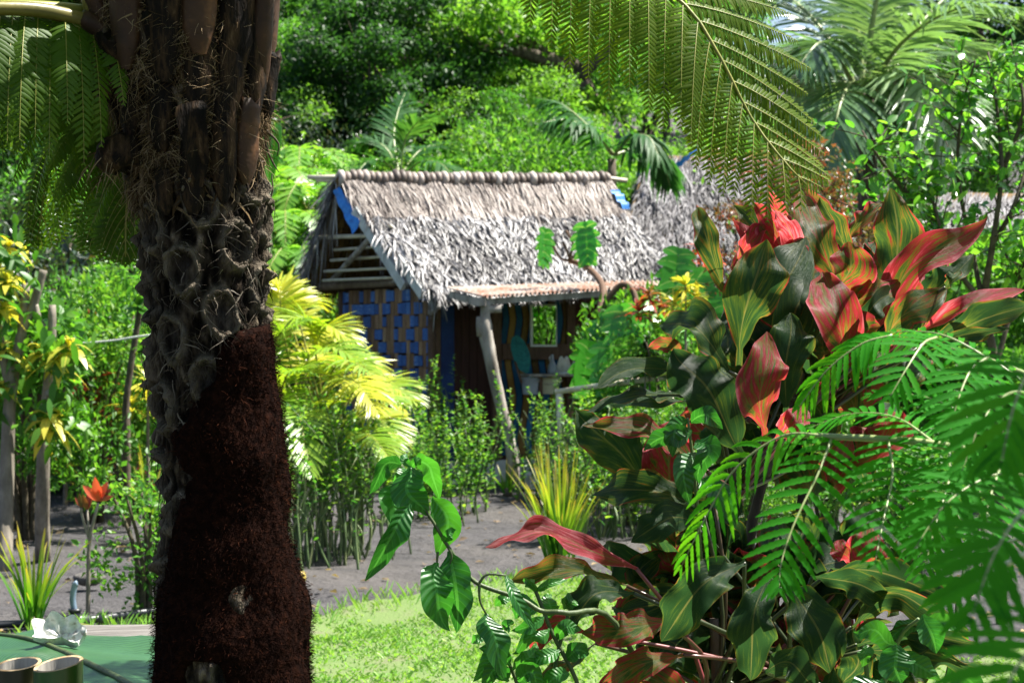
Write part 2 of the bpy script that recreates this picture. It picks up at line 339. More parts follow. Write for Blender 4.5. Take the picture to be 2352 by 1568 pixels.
# taller weeds along the lawn edge
k = 900; x = r.uniform(-2.6, 1.2, k); y = lawn_y(x) + r.normal(-.1, .16, k); an = r.uniform(0, 2 * PI, k)
p = np.stack([x, y, relief(x, y)], -1); b = MB(); leaves(b, p, np.stack([.5 * np.cos(an), .5 * np.sin(an), 1 + 0 * an], -1), np.stack([np.cos(an + 1), np.sin(an + 1), 0 * an], -1), r.uniform(.06, .16, k), .07, .1, None, 4, .25)
tag(b.build('weeds', M['grass']), 'thin taller grass stalks along the ragged lawn edge', 'weeds', kind='stuff')
# leaf litter on the sand
k = 1100; x = r.uniform(-5, 4.5, k); y = r.uniform(9.5, 24, k); m_ = y > lawn_y(x) + .1; x, y = x[m_], y[m_]; k = len(x)
an = r.uniform(0, 2 * PI, k); p = np.stack([x, y, relief(x, y) + .012], -1)
b = MB(); leaves(b, p, np.stack([np.cos(an), np.sin(an), r.uniform(-.1, .3, k)], -1), np.array([0, 0, 1.0]) + r.normal(0, .3, (k, 3)), r.uniform(.025, .09, k) , .5, .15)
M['litter'] = leafmat('dry_leaf', k=1.0, stops=[(.1, (.10, .07, .045)), (.6, (.16, .12, .08)), (.9, (.34, .25, .12))], rough=.7, spec=.2, tf=.15)
tag(b.build('leaf_litter', M['litter']), 'dry brown leaves and chips scattered over the dark sand', 'leaf litter', kind='stuff')

# ------------------------------------------------------------------ thatched huts
def thatmat(name, stops, rough=.55, spec=.4):
    return plain(name, stops, 5, rough, spec, 0, None, 3, .02, .75)
M['thatch_grey'] = thatmat('grey_thatch', [(.22, (.022, .020, .019)), (.42, (.10, .093, .09)), (.60, (.24, .23, .226)), (.8, (.46, .45, .45))], .45, .5)
M['thatch_tan'] = thatmat('tan_thatch', [(.2, (.07, .052, .042)), (.42, (.20, .16, .135)), (.62, (.32, .275, .24)), (.85, (.48, .43, .39))], .55, .4)
M['thatch_under'] = plain('thatch_underside', [(.3, (.05, .03, .012)), (.5, (.15, .09, .03)), (.75, (.26, .16, .06))], 9, .8, .2, .5, (1, 1, 5))
M['pole'] = plain('weathered_pole', [(.3, (.15, .125, .10)), (.55, (.32, .29, .25)), (.8, (.50, .47, .43))], 9, .75, .25, .4, (1, 1, .3))
M['pole_brown'] = plain('brown_pole', [(.3, (.10, .07, .05)), (.7, (.24, .18, .13))], 9, .8, .2, .4)
M['bamboo_pale'] = plain('pale_bamboo', [(.3, (.50, .44, .31)), (.7, (.74, .68, .54))], 10, .45, .4, .1)
M['sheet_pale'] = plain('pale_sheet', [(.3, (.36, .37, .36)), (.7, (.62, .64, .62))], 6, .6, .3, .3)
M['blue'] = plain('blue_paint', [(.3, (.018, .06, .19)), (.5, (.022, .10, .36)), (.66, (.05, .16, .46)), (.78, (.45, .48, .50))], 16, .5, .35, .2, (1, 1, 5), use_rnd=.3)
M['brownstrip'] = plain('brown_strip', [(.25, (.10, .055, .032)), (.5, (.22, .125, .07)), (.70, (.34, .21, .12)), (.82, (.55, .48, .38))], 14, .7, .25, .3, (4, 4, .6), use_rnd=.35)
M['tarp'] = plain('blue_tarp', [(.3, (.015, .12, .42)), (.55, (.02, .22, .66)), (.85, (.10, .30, .62))], 18, .45, .4, .3)
M['dark_wood'] = plain('dark_wood', [(.3, (.022, .010, .008)), (.7, (.062, .026, .019))], 7, .75, .2, .4, (6, 6, .5))
M['red_wood'] = plain('red_brown_wood', [(.3, (.045, .012, .010)), (.7, (.095, .027, .020))], 7, .7, .25, .3, (6, 6, .5))
M['brown_wood'] = plain('brown_wood', [(.3, (.075, .042, .026)), (.7, (.155, .092, .058))], 8, .75, .25, .3, (4, 4, 1))
M['navy'] = plain('navy_paint', [(.3, (.006, .02, .085)), (.7, (.012, .04, .15))], 6, .6, .3, .1)
M['tealstrip'] = plain('teal_strip', [(.3, (.005, .06, .13)), (.7, (.012, .13, .26))], 12, .6, .3, .2, use_rnd=.4)
M['ochrestrip'] = plain('ochre_strip', [(.3, (.10, .055, .012)), (.7, (.26, .15, .03))], 12, .6, .3, .2, use_rnd=.4)
m, t, bs, out = newmat('rusty_iron')
nz = noisef(t, 2.6, 5, .75); nz2 = noisef(t, 20, 4, .6)
c = ramp(t, [(.30, (.18, .06, .03)), (.42, (.38, .19, .11)), (.52, (.55, .44, .36)), (.70, (.66, .63, .58))], math_(t, 'ADD', math_(t, 'MULTIPLY', nz, .75), math_(t, 'MULTIPLY', nz2, .25)))
t.links.new(c, bs.inputs['Base Color']); bs.inputs['Roughness'].default_value = .6; bs.inputs['Metallic'].default_value = .15; M['iron'] = m
m, t, bs, out = newmat('mirror_glass'); bs.inputs['Metallic'].default_value = 1; bs.inputs['Roughness'].default_value = .02; bs.inputs['Base Color'].default_value = (.9, .92, .9, 1); M['mirror'] = m
M['white'] = plain('white_paint', [(.3, (.60, .60, .55)), (.7, (.80, .80, .75))], 8, .5, .4, .05)
M['shell'] = plain('white_shell', [(.3, (.50, .46, .41)), (.48, (.70, .69, .66)), (.7, (.80, .79, .77))], 16, .55, .35, .25)

def surf(rl, rr, el, er, s, t_, sag=.05):
    s = np.asarray(s)[..., None]; t_ = np.asarray(t_)[..., None]
    p = (rl * (1 - s) + rr * s) * (1 - t_) + (el * (1 - s) + er * s) * t_
    p = p.copy(); p[..., 2] -= sag * (np.sin(PI * t_[..., 0]) + .5 * np.sin(PI * s[..., 0]))
    return p
def thatch(rl, rr, el, er, nb, seed, tz=.36, outward=1, bulk=.10, dens_top=.4):
    "returns (slab, tan, grey) meshes of one roof slope"
    r = rng_(seed); rl, rr, el, er = [np.asarray(q, float) for q in (rl, rr, el, er)]
    nn = np.cross(rr - rl, el - rl); nn = nn / np.linalg.norm(nn); nn = nn * np.sign(nn[2])
    slab = MB(); ns, ntt = 24, 14
    S, T = np.meshgrid(np.linspace(0, 1, ns), np.linspace(0, 1, ntt), indexing='ij')
    top = surf(rl, rr, el, er, S, T); bot = top - nn * bulk
    for Q_, fl in ((top, 0), (bot, 1)):
        i = (np.arange(ns - 1) * ntt)[:, None]; j = np.arange(ntt - 1)[None]
        q = np.stack([i + j, i + ntt + j, i + ntt + j + 1, i + j + 1], -1).reshape(-1, 4)
        slab.add(Q_.reshape(-1, 3), None, q[:, ::-1] if fl else q)
    def edge(A, B):
        k = len(A); V = np.concatenate([A, B]); q = [(i, i + 1, k + i + 1, k + i) for i in range(k - 1)]; slab.add(V, None, q)
    edge(top[0], bot[0]); edge(top[-1], bot[-1]); edge(top[:, -1], bot[:, -1]); edge(top[:, 0], bot[:, 0])
    res = []
    for zone in (0, 1):
        m = MB(); k = int(nb * (dens_top if zone == 0 else 1 - dens_top))
        s = r.random(k); t_ = r.random(k) * tz if zone == 0 else tz * .85 + r.random(k) * (1.0 - tz * .85)
        if zone == 1:    # gather the blades in courses
            t_ = t_ + .03 * (np.round(t_ * 13) / 13 - t_)
        p = surf(rl, rr, el, er, s, t_)
        dn = nrm(surf(rl, rr, el, er, s, t_ + .01) - p); al = nrm(np.broadcast_to(rr - rl, p.shape))
        wob = .35 * np.sin(s * 23 + seed) * np.sin(t_ * 19) 
        sp = (.16 if zone == 0 else .42)
        d = nrm(dn + al * (r.normal(0, sp, k) + (.0 if zone == 0 else .5) * wob)[:, None])
        L = r.uniform(.22, .42, k) if zone == 0 else r.uniform(.11, .30, k)
        hw = r.uniform(.004, .009, k) if zone == 0 else r.uniform(.006, .013, k)
        lift = r.uniform(.0, .04, k) if zone == 0 else r.uniform(.0, .06, k)
        h0 = r.uniform(0, .03, k) + .02 * np.sin(s * 41) * np.sin(t_ * 27)
        tt = np.linspace(0, 1, 4)
        Cn = p[:, None] + d[:, None] * (L[:, None] * tt)[..., None] + nn * (h0[:, None] + lift[:, None] * np.sin(tt * 2.2) * (1 if zone else .6))[..., None] - np.array([0, 0, 1.0]) * (.12 * L[:, None] * tt ** 2)[..., None]
        W = nrm(np.cross(d, nn) + nn * r.normal(0, .45, k)[:, None])
        pr = np.array([.7, 1, .8, .12])
        pa = .5 + .5 * np.sin(s * 9 + 3 * t_ + seed) * np.sin(t_ * 8 - 2 * s)
        rnd = np.clip(.65 * r.random(k) + .35 * pa, 0, 1)
        ribbons(m, Cn, W[:, None], hw[:, None] * pr, nn, .3, 3 if nb > 9000 else 2, rnd)
        res.append(m)
    return slab, res[0], res[1], nn
def fringe(m, A, B, n_, seed, lmin=.15, lmax=.4, dirn=(0, 0, -1), spread=.25, hw=.008):
    r = rng_(seed); k = n_; s = r.random(k)[:, None]; p = np.asarray(A) * (1 - s) + np.asarray(B) * s + r.normal(0, .02, (k, 3))
    d = nrm(np.asarray(dirn, float) + r.normal(0, spread, (k, 3))); L = r.uniform(lmin, lmax, k); tt = np.linspace(0, 1, 4)
    Cn = p[:, None] + d[:, None] * (L[:, None] * tt)[..., None] - np.array([0, 0, 1.0]) * (.3 * L[:, None] * tt ** 2)[..., None]
    an = r.uniform(0, PI, k); W = np.stack([np.cos(an), np.sin(an), 0 * an], -1)
    ribbons(m, Cn, W[:, None], (r.uniform(.5, 1, k) * hw)[:, None] * np.array([.7, 1, .8, .15]))

R0 = P(775, 404, 21.5); R1 = P(1398, 408, 22.5); E0 = P(985, 676, 20.3); E1 = P(1533, 652, 21.0); B0 = P(694, 655, 23.0); B1 = B0 + np.array([3.0, 1.1, .03])
hut = thing('thatched_hut', 'small hut with grey thatched roof, blue and brown woven gable wall and rusty porch roof', 'hut', (0.3, 21.5, 0))
sl, tn, gr, nn = thatch(R0, R1, E0, E1, 19000, 3, tz=.38)
roof = sl.build('thatch_roof', M['thatch_under'], hut, smooth=False)
tn.build('upper_thatch', M['thatch_tan'], roof); gr.build('lower_thatch', M['thatch_grey'], roof)
sl, tn, g2, _ = thatch(R0, R1, B0, B1, 2600, 4, tz=.38)
back = sl.build('rear_slope', M['thatch_under'], hut, smooth=False)
m = tn; fringe(g2, R0 + [0, .05, 0], B0, 420, 11, .12, .34, (-.7, -.25, -.8), .3, .010); fringe(g2, R0, B0, 60, 12, .3, .8, (-.08, -.1, -1), .12, .010); fringe(g2, B0, B1, 260, 13, .12, .3, (-.2, .2, -1), .25, .01)
g2.build('rear_thatch', M['thatch_grey'], back); tn.build('rear_upper_thatch', M['thatch_tan'], back)
# fringe along rake and eave of the front slope
f = MB(); fringe(f, lerp(R0, E0, .1), E0, 110, 14, .06, .2, (.15, -.25, -1), .3, .010); fringe(f, lerp(R0, E0, .3), lerp(R0, E0, .97), 22, 15, .2, .5, (.05, -.1, -1), .12, .006)
fringe(f, E0, lerp(E0, E1, .05), 26, 16, .10, .36, (.2, -.1, -1), .25, .008); fringe(f, E0, E1, 260, 17, .05, .15, (.1, -.6, -.7), .3, .010)
f.build('thatch_fringe', M['thatch_grey'], roof)
# under layers of the rear slope seen through the gable
f = MB(); r = rng_(8)
for k in range(13):
    t_ = .04 + k * .073; A = lerp(R0, B0, t_); Bq = lerp(R1, B1, t_); off = np.array([.05, -.06, -.14])
    fringe(f, A + off, lerp(A, Bq, .5) + off, 150, 40 + k, .10, .17, (-.25, .5, -.8), .12, .016)
f.build('thatch_layers', M['thatch_under'], back)
# ridge roll of thatch tied over the ridge pole
f = MB(); nk = 46
for k in range(nk):
    s = (k + .5) / nk; c = R0 * (1 - s) + R1 * s; c = c + [0, 0, -.02 - .025 * math.sin(PI * s) + r.normal(0, .006)]
    rad = r.uniform(.050, .068); al = nrm(R1 - R0); th = np.linspace(0, 2 * PI, 12, endpoint=False)
    sd = np.array([-al[1], al[0], 0]); ring = c + sd * (np.cos(th) * rad * 1.5)[:, None] + np.array([0, 0, 1]) * (np.sin(th) * rad)[:, None]
    ring = np.vstack([ring, ring[:1]]); tube(f, ring, r.uniform(.034, .045), 7, r.random(), jit=.3, seed=k)
f.build('ridge_roll', M['thatch_tan'], hut)
for q_ in ([R0 + [-.34, .02, -.015], R0 + [.3, .1, .0]], [R0 + [-.25, .05, -.045], R0 + [.3, .14, -.03]], [R1 + [-.3, -.1, 0.02], R1 + [.22, .06, -.03]]): f = MB(); tube(f, q_, .025, 8); f.build('ridge_pole', M['bamboo_pale'], hut)
# rake board, tarp
ra, rb = lerp(R0, E0, .22), lerp(R0, E0, .80) + [-.06, .02, -.05]
f = MB(); beam(f, ra + [-.02, 0, -.10], rb + [0, 0, -.13], .05, .11); beam(f, lerp(R0, E0, .62) + [.08, -.05, -.12], lerp(R0, E0, .93) + [.03, -.05, -.10], .09, .11)
f.build('rake_board', M['sheet_pale'], hut, smooth=False)
ta, tb = R0 + [.02, -.05, -.12], lerp(R0, E0, .30) + [-.02, -.02, -.10]
f = MB(); quadpatch(f, ta, tb, tb + [-.10, .02, -.17], ta + [-.07, .05, -.06], 12, 5, lambda u, v: .012 * np.sin(u * 17 + v * 6)); f.build('tarp_strip', M['tarp'], hut)
f = MB(); qa = surf(R0, R1, E0, E1, np.array(.972), np.array(.14)) + nn * .06; qb = surf(R0, R1, E0, E1, np.array(.975), np.array(.30)) + nn * .06
quadpatch(f, qa, qa + [.11, .03, 0], qb + [.12, .03, 0], qb + [.03, 0, 0], 4, 12, lambda u, v: .02 * np.sin(v * 14)); f.build('tarp_strip', M['tarp'], hut)
# gable frame
GL = B0 + [.12, -.12, -.10]; GR = lerp(R0, E0, .93) + [-.06, .06, -.12]
f = MB(); tube(f, [lerp(R0, B0, .1) + [.06, -.05, -.12], lerp(R0, B0, .98) + [.10, -.08, -.12]], .028, 8); tube(f, [lerp(R0, B0, .05) + [.30, .06, -.16], lerp(R0, B0, .95) + [.42, .05, -.14]], .024, 8)
tube(f, [lerp(R0, E0, .42) + [-.05, .05, -.15], P(762, 645, 22.3)], .034, 8); tube(f, [P(842, 525, 21.3), P(915, 640, 20.9)], .034, 8); tube(f, [P(935, 590, 20.9), P(905, 650, 20.9)], .03, 8)
f.build('gable_post', M['pole'], hut)
f = MB()
for vL, uL, vR, uR in ((528, 850, 520, 900), (545, 720, 540, 905), (574, 768, 563, 915), (598, 760, 585, 935), (623, 745, 613, 952), (644, 742, 635, 965)):
    tube(f, [P(uL, vL, 22.4 - (uL - 700) * .006), P(uR, vR, 20.95)], .017 if vL != 545 else .026, 7)
f.build('gable_slat', M['bamboo_pale'], hut)
f = MB(); tube(f, crv([P(700, 659, 23.0), P(790, 655, 22.3), P(880, 651, 21.5), P(975, 644, 20.8)], 8), [.05, .055, .05, .045, .045, .04, .04, .04], 9); f.build('tie_beam', M['pole_brown'], hut)

# walls
W0 = P(992, 784, 20.75); W0[2] = 0; W2 = P(786, 784, 22.5); W2[2] = 0; W1 = P(1532, 784, 21.7); W1[2] = 0
def wp(A, B, s, z, o=0.0):
    d = nrm(B - A); nn_ = np.array([d[1], -d[0], 0]); p = A * (1 - s) + B * s + nn_ * o; p = p.copy(); p[2] = z; return p
f = MB(); d = nrm(W0 - W2); nl = np.linalg.norm(W0 - W2); on = np.array([d[1], -d[0], 0])
Bx = np.array([d, on, [0, 0, 1.0]])
box(f, wp(W2, W0, .5, 1.15, -.03), nl / 2, .02, 1.0, Bx)
gw = f.build('gable_wall', M['dark_wood'], hut, smooth=False)
f = MB(); cw, chh = .088, .145; r = rng_(21); ni = int(nl / cw); nj = int(1.95 / chh)
for j in range(nj):
    z = .20 + (j + .5) * chh; ph = [0, 1, 2, 3, 2, 1][j % 6] if j % 7 < 4 else [0, 1, 2, 3][(j * 3) % 4]
    for i in range(ni):
        s = (i + .5) / ni; k = (i + ph) % 4; k = k if r.random() > .07 else (k + 2) % 4; jt = r.uniform(.86, 1.06)
        if k in (0, 1): box(f, wp(W2, W0, s, z, .008 + r.uniform(0, .004)), cw / 2 * .995, .006, chh / 2 * .86 * jt, Bx, 0, r.random())
        else: box(f, wp(W2, W0, s, z, .003 + r.uniform(0, .004)), cw / 2 * .9, .006, chh / 2 * 1.12, Bx, 1, r.random())
f.build('woven_panel', [M['blue'], M['brownstrip']], gw, smooth=False)
for q_ in ([wp(W2, W0, 1.0, 0, .0), wp(W2, W0, 1.0, 2.1, 0)], [wp(W2, W0, 0.0, 0), wp(W2, W0, 0.0, 2.2)]): f = MB(); tube(f, q_, .047, 8); f.build('corner_post', M['brown_wood'], hut)
f = MB(); tube(f, [P(990, 720, 20.6), P(1040, 672, 20.2)], .03, 8); f.build('knee_brace', M['pole'], hut)
# front wall, built left to right in panels (s along the wall)
def us(u): # wall fraction that shows at column u
    lo, hi = -.2, 1.3
    for _ in range(40):
        mid = (lo + hi) / 2; q = W0 * (1 - mid) + W1 * mid; uu = 1176 + q[0] * F / q[1]
        lo, hi = (mid, hi) if uu < u else (lo, mid)
    return lo
df = nrm(W1 - W0); of = np.array([df[1], -df[0], 0]); Fx = np.array([df, of, [0, 0, 1.0]]); nf = np.linalg.norm(W1 - W0)
def wbox(f, u0, u1, z0, z1, o=0.0, th=.02, mi=0, rnd=0.0):
    s0, s1 = us(u0), us(u1); box(f, wp(W0, W1, (s0 + s1) / 2, (z0 + z1) / 2, o), (s1 - s0) * nf / 2, th, (z1 - z0) / 2, Fx, mi, rnd)
f = MB(); wbox(f, 985, 1011, .2, 2.1, .0); fw = f.build('front_wall', M['brown_wood'], hut, smooth=False)
f = MB(); wbox(f, 1012, 1042, .2, 2.1, .0); wbox(f, 1012, 1042, 1.25, 1.262, .004); f.build('navy_panel', M['navy'], fw, smooth=False)
f = MB(); wbox(f, 1042.5, 1128, .2, 2.1, -.02)
for u in (1060, 1078, 1097): wbox(f, u, u + 16, .2, 2.05, .004, .006)
f.build('door', M['dark_wood'], hut, smooth=False)
f = MB(); wbox(f, 1129, 1148, .0, 2.1, .02, .04); wbox(f, 1300, 1318, .1, 2.1, .012, .03); f.build('door_jamb', M['brown_wood'], hut, smooth=False)
f = MB(); wbox(f, 1149, 1300, .2, 2.1, -.03); f.build('zigzag_backing', M['dark_wood'], fw, smooth=False)
f = MB(); zz = np.linspace(.25, 2.05, 26); amp = .07
for k, u in enumerate(np.arange(1156, 1300, 15.5)):
    s0 = us(u); c = np.array([wp(W0, W1, s0 + (amp / nf) * (abs(((z * 2.3 + .3 * (k % 2) * 0) % 2) - 1) - .5), z, .004 + .004 * (k % 2)) for z in zz])
    ribbons(f, c[None], df, np.full((1, len(zz)), .034), None, 0, 2, [r.random()], k % 2)
f.build('zigzag_strips', [M['tealstrip'], M['ochrestrip']], fw)
f = MB(); wbox(f, 1150, 1306, 1.30, 1.475, .045, .022); f.build('cross_plank', M['brown_wood'], hut, smooth=False)
f = MB(); wbox(f, 1319, 1530, .15, 2.1, -.01)
for u in range(1330, 1528, 22): wbox(f, u, u + 20, .18, 2.06, .014, .006)
f.build('side_panel', M['red_wood'], fw, smooth=False)
f = MB(); 
for k, (A, Bq) in enumerate(((W2, W2 + (W1 - W0)), (W2 + (W1 - W0), W1))):
    dd = nrm(Bq - A); box(f, (A + Bq) / 2 + [0, 0, 1.1], np.linalg.norm(Bq - A) / 2, .02, .9, np.array([dd, [dd[1], -dd[0], 0], [0, 0, 1]]))
f.build('rear_wall', M['dark_wood'], hut, smooth=False)
# floor step and sill
f = MB(); wbox(f, 1140, 1235, -.05, .10, .75, .30); wbox(f, 985, 1530, -.05, .2, .02, .06); f.build('door_step', M['sheet_pale'], hut, smooth=False)
# porch roof of corrugated iron
K0, K1 = P(1026, 661, 20.1), P(1530, 643, 20.9); J0, J1 = P(1112, 681, 19.3), P(1532, 654, 20.3)
f = MB(); nfull = 300; u = np.linspace(0, 1, nfull + 1)[:, None]; wv = .016 * np.sin(u * 2 * PI * 42)
top = K0 * (1 - u) + K1 * u + [0, 0, 1] * wv; botm = J0 * (1 - u) + J1 * u + [0, 0, 1] * wv
V = np.stack([top, (top + botm) / 2, botm], 1); i = (np.arange(nfull) * 3)[:, None]; j = np.arange(2)[None]
q = np.stack([i + j, i + 3 + j, i + 4 + j, i + 1 + j], -1).reshape(-1, 4); f.add(V, None, q); f.add(V - [0, 0, .003], None, q[:, ::-1])
f.build('porch_roof', M['iron'], hut)
f = MB(); beam(f, J0 + [-.05, .06, -.055], J1 + [0, .06, -.05], .06, .06); beam(f, K0 + [.05, 0, -.07], J0 + [-.03, .05, -.06], .05, .07); beam(f, J0 + [-.12, .07, -.05], J0 + [.02, .05, -.05], .09, .085)
tube(f, [J0 + [0, .10, -.13], J0 + [.17, .12, -.12]], .042, 10); f.build('porch_beam', M['pole'], hut, smooth=False)
Dp = 19.4; pp = [(1115, 692), (1115, 720), (1113, 745), (1120, 790), (1130, 840), (1141, 890), (1152, 940), (1166, 985), (1174, 1030), (1180, 1075), (1184, 1118)]
pc = crv([P(a, b_, Dp) for a, b_ in pp], 26); rr_ = np.interp(np.linspace(0, 1, 26), [0, .12, .2, .5, .75, .85, 1], [.048, .050, .074, .060, .054, .064, .045])
f = MB(); tube(f, pc, rr_, 12, jit=.12, seed=2); tube(f, [P(1108, 770, Dp), P(1101, 742, Dp), P(1099, 728, Dp - .02)], [.06, .035, .022], 8); f.build('porch_post', M['pole'], hut)
# things on the porch
mir = thing('mirror', 'tall white framed mirror hanging on the zigzag porch wall', 'mirror', wp(W0, W1, us(1242), 1.5, .06))
zt, zb = P(0, 699, 21.15)[2], P(0, 796, 21.15)[2]; tilt = .05
f = MB(); ms, me_ = us(1217), us(1269); q0 = wp(W0, W1, (ms + me_) / 2, (zt + zb) / 2, .088); mn = nrm(of * 1.0 + np.array([-.16, 0, -.085])); mx_ = nrm(np.cross(mn, [0, 0, 1.0])); box(f, q0, (me_ - ms) * nf / 2, .004, (zt - zb) / 2 - .02, np.array([mx_, mn, np.cross(mx_, mn)])); f.build('mirror_glass', M['mirror'], mir, smooth=False)
f = MB(); wbox(f, 1213, 1218, zb, zt, .07, .014); wbox(f, 1268, 1273, zb, zt, .07, .014); wbox(f, 1218.2, 1267.8, zb, zb + .022, .07, .014); wbox(f, 1218.2, 1267.8, zt - .022, zt, .07, .014); f.build('frame', M['white'], mir, smooth=False)
zs = P(0, 862, 20.6)[2]
bench = thing('bench_table', 'narrow wall table with grey top and crossed legs on the porch', 'table', wp(W0, W1, us(1250), 0, .3))
f = MB(); s0, s1 = us(1182), us(1345); box(f, wp(W0, W1, (s0 + s1) / 2, zs, .30), (s1 - s0) * nf / 2, .19, .012, Fx); f.build('table_top', M['pole'], bench, smooth=False)
for ua, ub in ((1212, 1212), (1336, 1312), (1330, 1285)):
    f = MB(); beam(f, wp(W0, W1, us(ua), zs - .014, .42), wp(W0, W1, us(ub), .0, .42), .035, .04, (0, 1, 0)); f.build('leg', M['brown_wood'], bench, smooth=False)
def clam(mb, c, R, H, nf_=6, seed=0, yaw=0.0, lift=.25, open_=1.0, flip=1):
    r = rng_(seed); nu, nv = 84, 18; u = np.linspace(-1, 1, nu)[:, None]; v = np.linspace(0, 1, nv)[None]
    th = u * 1.45 * open_; rib = np.sin(np.abs(th) * nf_ * 1.08 + .4)
    rad = (v ** .75) * R * (1 + .13 * rib * v ** 2.0) * (1 - .12 * np.abs(u) ** 2)
    x = np.sin(th) * rad; y = np.cos(th) * rad - .45 * R; z = H * (v ** 2.1) * (1 + .34 * rib * v ** 1.3) + lift * 0
    z = z + .045 * R * rib * v
    cy, sy = math.cos(yaw), math.sin(yaw); out = np.stack([x * cy - y * sy, x * sy + y * cy, z], -1) + np.asarray(c)
    sh = out - np.stack([x * 0, x * 0, x * 0 + .09 * R], -1) ; sh[..., :2] = (sh[..., :2] - np.asarray(c)[:2]) * 1.07 + np.asarray(c)[:2]
    i = (np.arange(nu - 1) * nv)[:, None]; j = np.arange(nv - 1)[None]; q = np.stack([i + j, i + nv + j, i + nv + j + 1, i + j + 1], -1).reshape(-1, 4)
    lv = np.zeros((nu, nv, 3)); lv[..., 1] = v
    mb.add(out.reshape(-1, 3), None, q, lv.reshape(-1, 3)); mb.add(sh.reshape(-1, 3), None, q[:, ::-1], lv.reshape(-1, 3))
    for A, B_ in ((out[:, -1], sh[:, -1]), (out[0], sh[0]), (out[-1], sh[-1])):
        k = len(A); mb.add(np.concatenate([A, B_]), None, [(a_, a_ + 1, k + a_ + 1, k + a_) for a_ in range(k - 1)])
q0 = wp(W0, W1, us(1272), zs + .025, .30)
f = MB(); clam(f, q0, .17, .13, 7, 2, math.pi); clam(f, q0 + [0, .02, 0], .15, .12, 7, 3, 0); tag(f.build('shell_bowl', M['shell'], loc=q0), 'white scalloped clam shell on the porch table', 'shell')
M['bucket_white'] = plain('grey_white_plastic', [(.3, (.26, .29, .33)), (.7, (.34, .37, .41))], 6, .4, .4, 0)
M['cream'] = plain('cream_plastic', [(.3, (.38, .37, .24)), (.7, (.46, .44, .30))], 6, .5, .4, 0)
M['purple'] = plain('purple_plastic', [(.3, (.20, .06, .28)), (.7, (.27, .10, .36))], 6, .4, .4, 0)
M['teal'] = plain('teal_paint', [(.35, (.01, .11, .11)), (.65, (.02, .20, .19))], 40, .6, .3, .5)
def pail(name, label, cat, u, v0, v1, D, wpx, mat, taper=.85, square=False):
    a_, b_ = P(u, v0, D), P(u, v1, D); h = a_[2] - b_[2]; R = wpx * D / F / 2
    b_[2] = max(b_[2], 0.02); t_ = thing(name, label, cat, b_)
    f = MB(); n_ = 4 if square else 24; sec = [(0, R * taper), (h * .55, R * (.5 + taper * .5)), (h * .93, R), (h * .95, R * 1.05), (h, R * 1.05), (h, R * .95), (h * .1, R * taper * .9)]
    th = np.linspace(0, 2 * PI, n_, endpoint=False) + (PI / 4 if square else 0); V = np.array([[b_[0] + q * math.cos(x_), b_[1] + q * math.sin(x_), b_[2] + z_] for z_, q in sec for x_ in th])
    Q = [(i * n_ + j, i * n_ + (j + 1) % n_, (i + 1) * n_ + (j + 1) % n_, (i + 1) * n_ + j) for i in range(len(sec) - 1) for j in range(n_)]
    f.add(V, None, Q); f.build('body', mat, t_, smooth=not square)
    f = MB(); th = np.linspace(.25, PI - .25, 14); tube(f, [[b_[0] + R * 1.05 * math.cos(x_), b_[1] - R * .4 - R * .3 * math.sin(x_), b_[2] + h * (.95 - .35 * math.sin(x_))] for x_ in th], .006, 6); f.build('handle', M['pole'], t_)
    return t_
pail('bucket', 'pale grey plastic bucket hanging below the porch table edge', 'bucket', 1218, 866, 905, 20.75, 42, M['bucket_white'])
pail('jerry_tub', 'cream plastic container under the porch table', 'container', 1262, 867, 904, 20.85, 58, M['cream'], .96, True)
pail('basket', 'purple plastic laundry basket behind the bamboo railing', 'basket', 1294, 968, 1040, 18.6, 66, M['purple'], .8)
pl = thing('paddle', 'teal painted paddle leaning against the porch wall plank', 'paddle', P(1200, 890, 20.7))
f = MB(); c = crv([P(1181, 772, 20.75), P(1196, 812, 20.72), P(1211, 856, 20.7)], 9); hwp = np.array([.03, .065, .085, .092, .095, .095, .085, .06, .02]); ribbons(f, c[None], nrm(np.array([.85, .15, .5])), hwp[None], np.array([0, -1.0, 0]), .15, 5); f.build('blade', M['teal'], pl)
f = MB(); tube(f, [P(1180, 820, 20.72), P(1198, 880, 20.6)], .012, 6); f.build('shaft', M['brown_wood'], pl)
f = MB(); k0 = wp(W0, W1, us(1246), zs + .014, .3); sec = [(0, .05), (.02, .055), (.08, .05), (.13, .02), (.2, .016), (.21, .02)]
tube(f, [k0 + [0, 0, z_] for z_, _ in sec], [q for _, q in sec], 14); tag(f.build('bottle', M['bucket_white'], loc=k0), 'small pale bottle beside the clam shell on the porch table', 'bottle')

# huts behind
M['thatch_shade'] = thatmat('shade_toned_thatch', [(.2, (.03, .028, .03)), (.42, (.085, .08, .085)), (.62, (.165, .158, .168)), (.8, (.28, .27, .285))], .6, .3)  # grey thatch darkened, duller light on these slopes put into its colour
hut2 = thing('thatched_hut', 'large grey thatched hut behind the russet tree, with blue tarp under its ridge', 'hut', (2.9, 27, 0))
A0, A1 = P(1490, 354, 27.5), P(1800, 360, 28.2); a0, a1 = P(1405, 640, 25.6), P(2010, 640, 26.4)
sl, tn, gr, n2 = thatch(A0, A1, a0, a1, 9000, 31, tz=.14, dens_top=.15)
rf = sl.build('thatch_roof', M['thatch_under'], hut2, smooth=False); tn.build('upper_thatch', M['thatch_shade'], rf); gr.build('lower_thatch', M['thatch_shade'], rf)
h0, h1 = P(1385, 640, 29.5), P(1405, 640, 25.6)
sl, tn, gr, _ = thatch(A0, A0 + [.02, -.02, 0], h0, h1, 2600, 32, tz=.2); rf = sl.build('hip_slope', M['thatch_under'], hut2, smooth=False); gr.build('hip_thatch', M['thatch_shade'], rf); tn.build('hip_upper_thatch', M['thatch_shade'], rf)
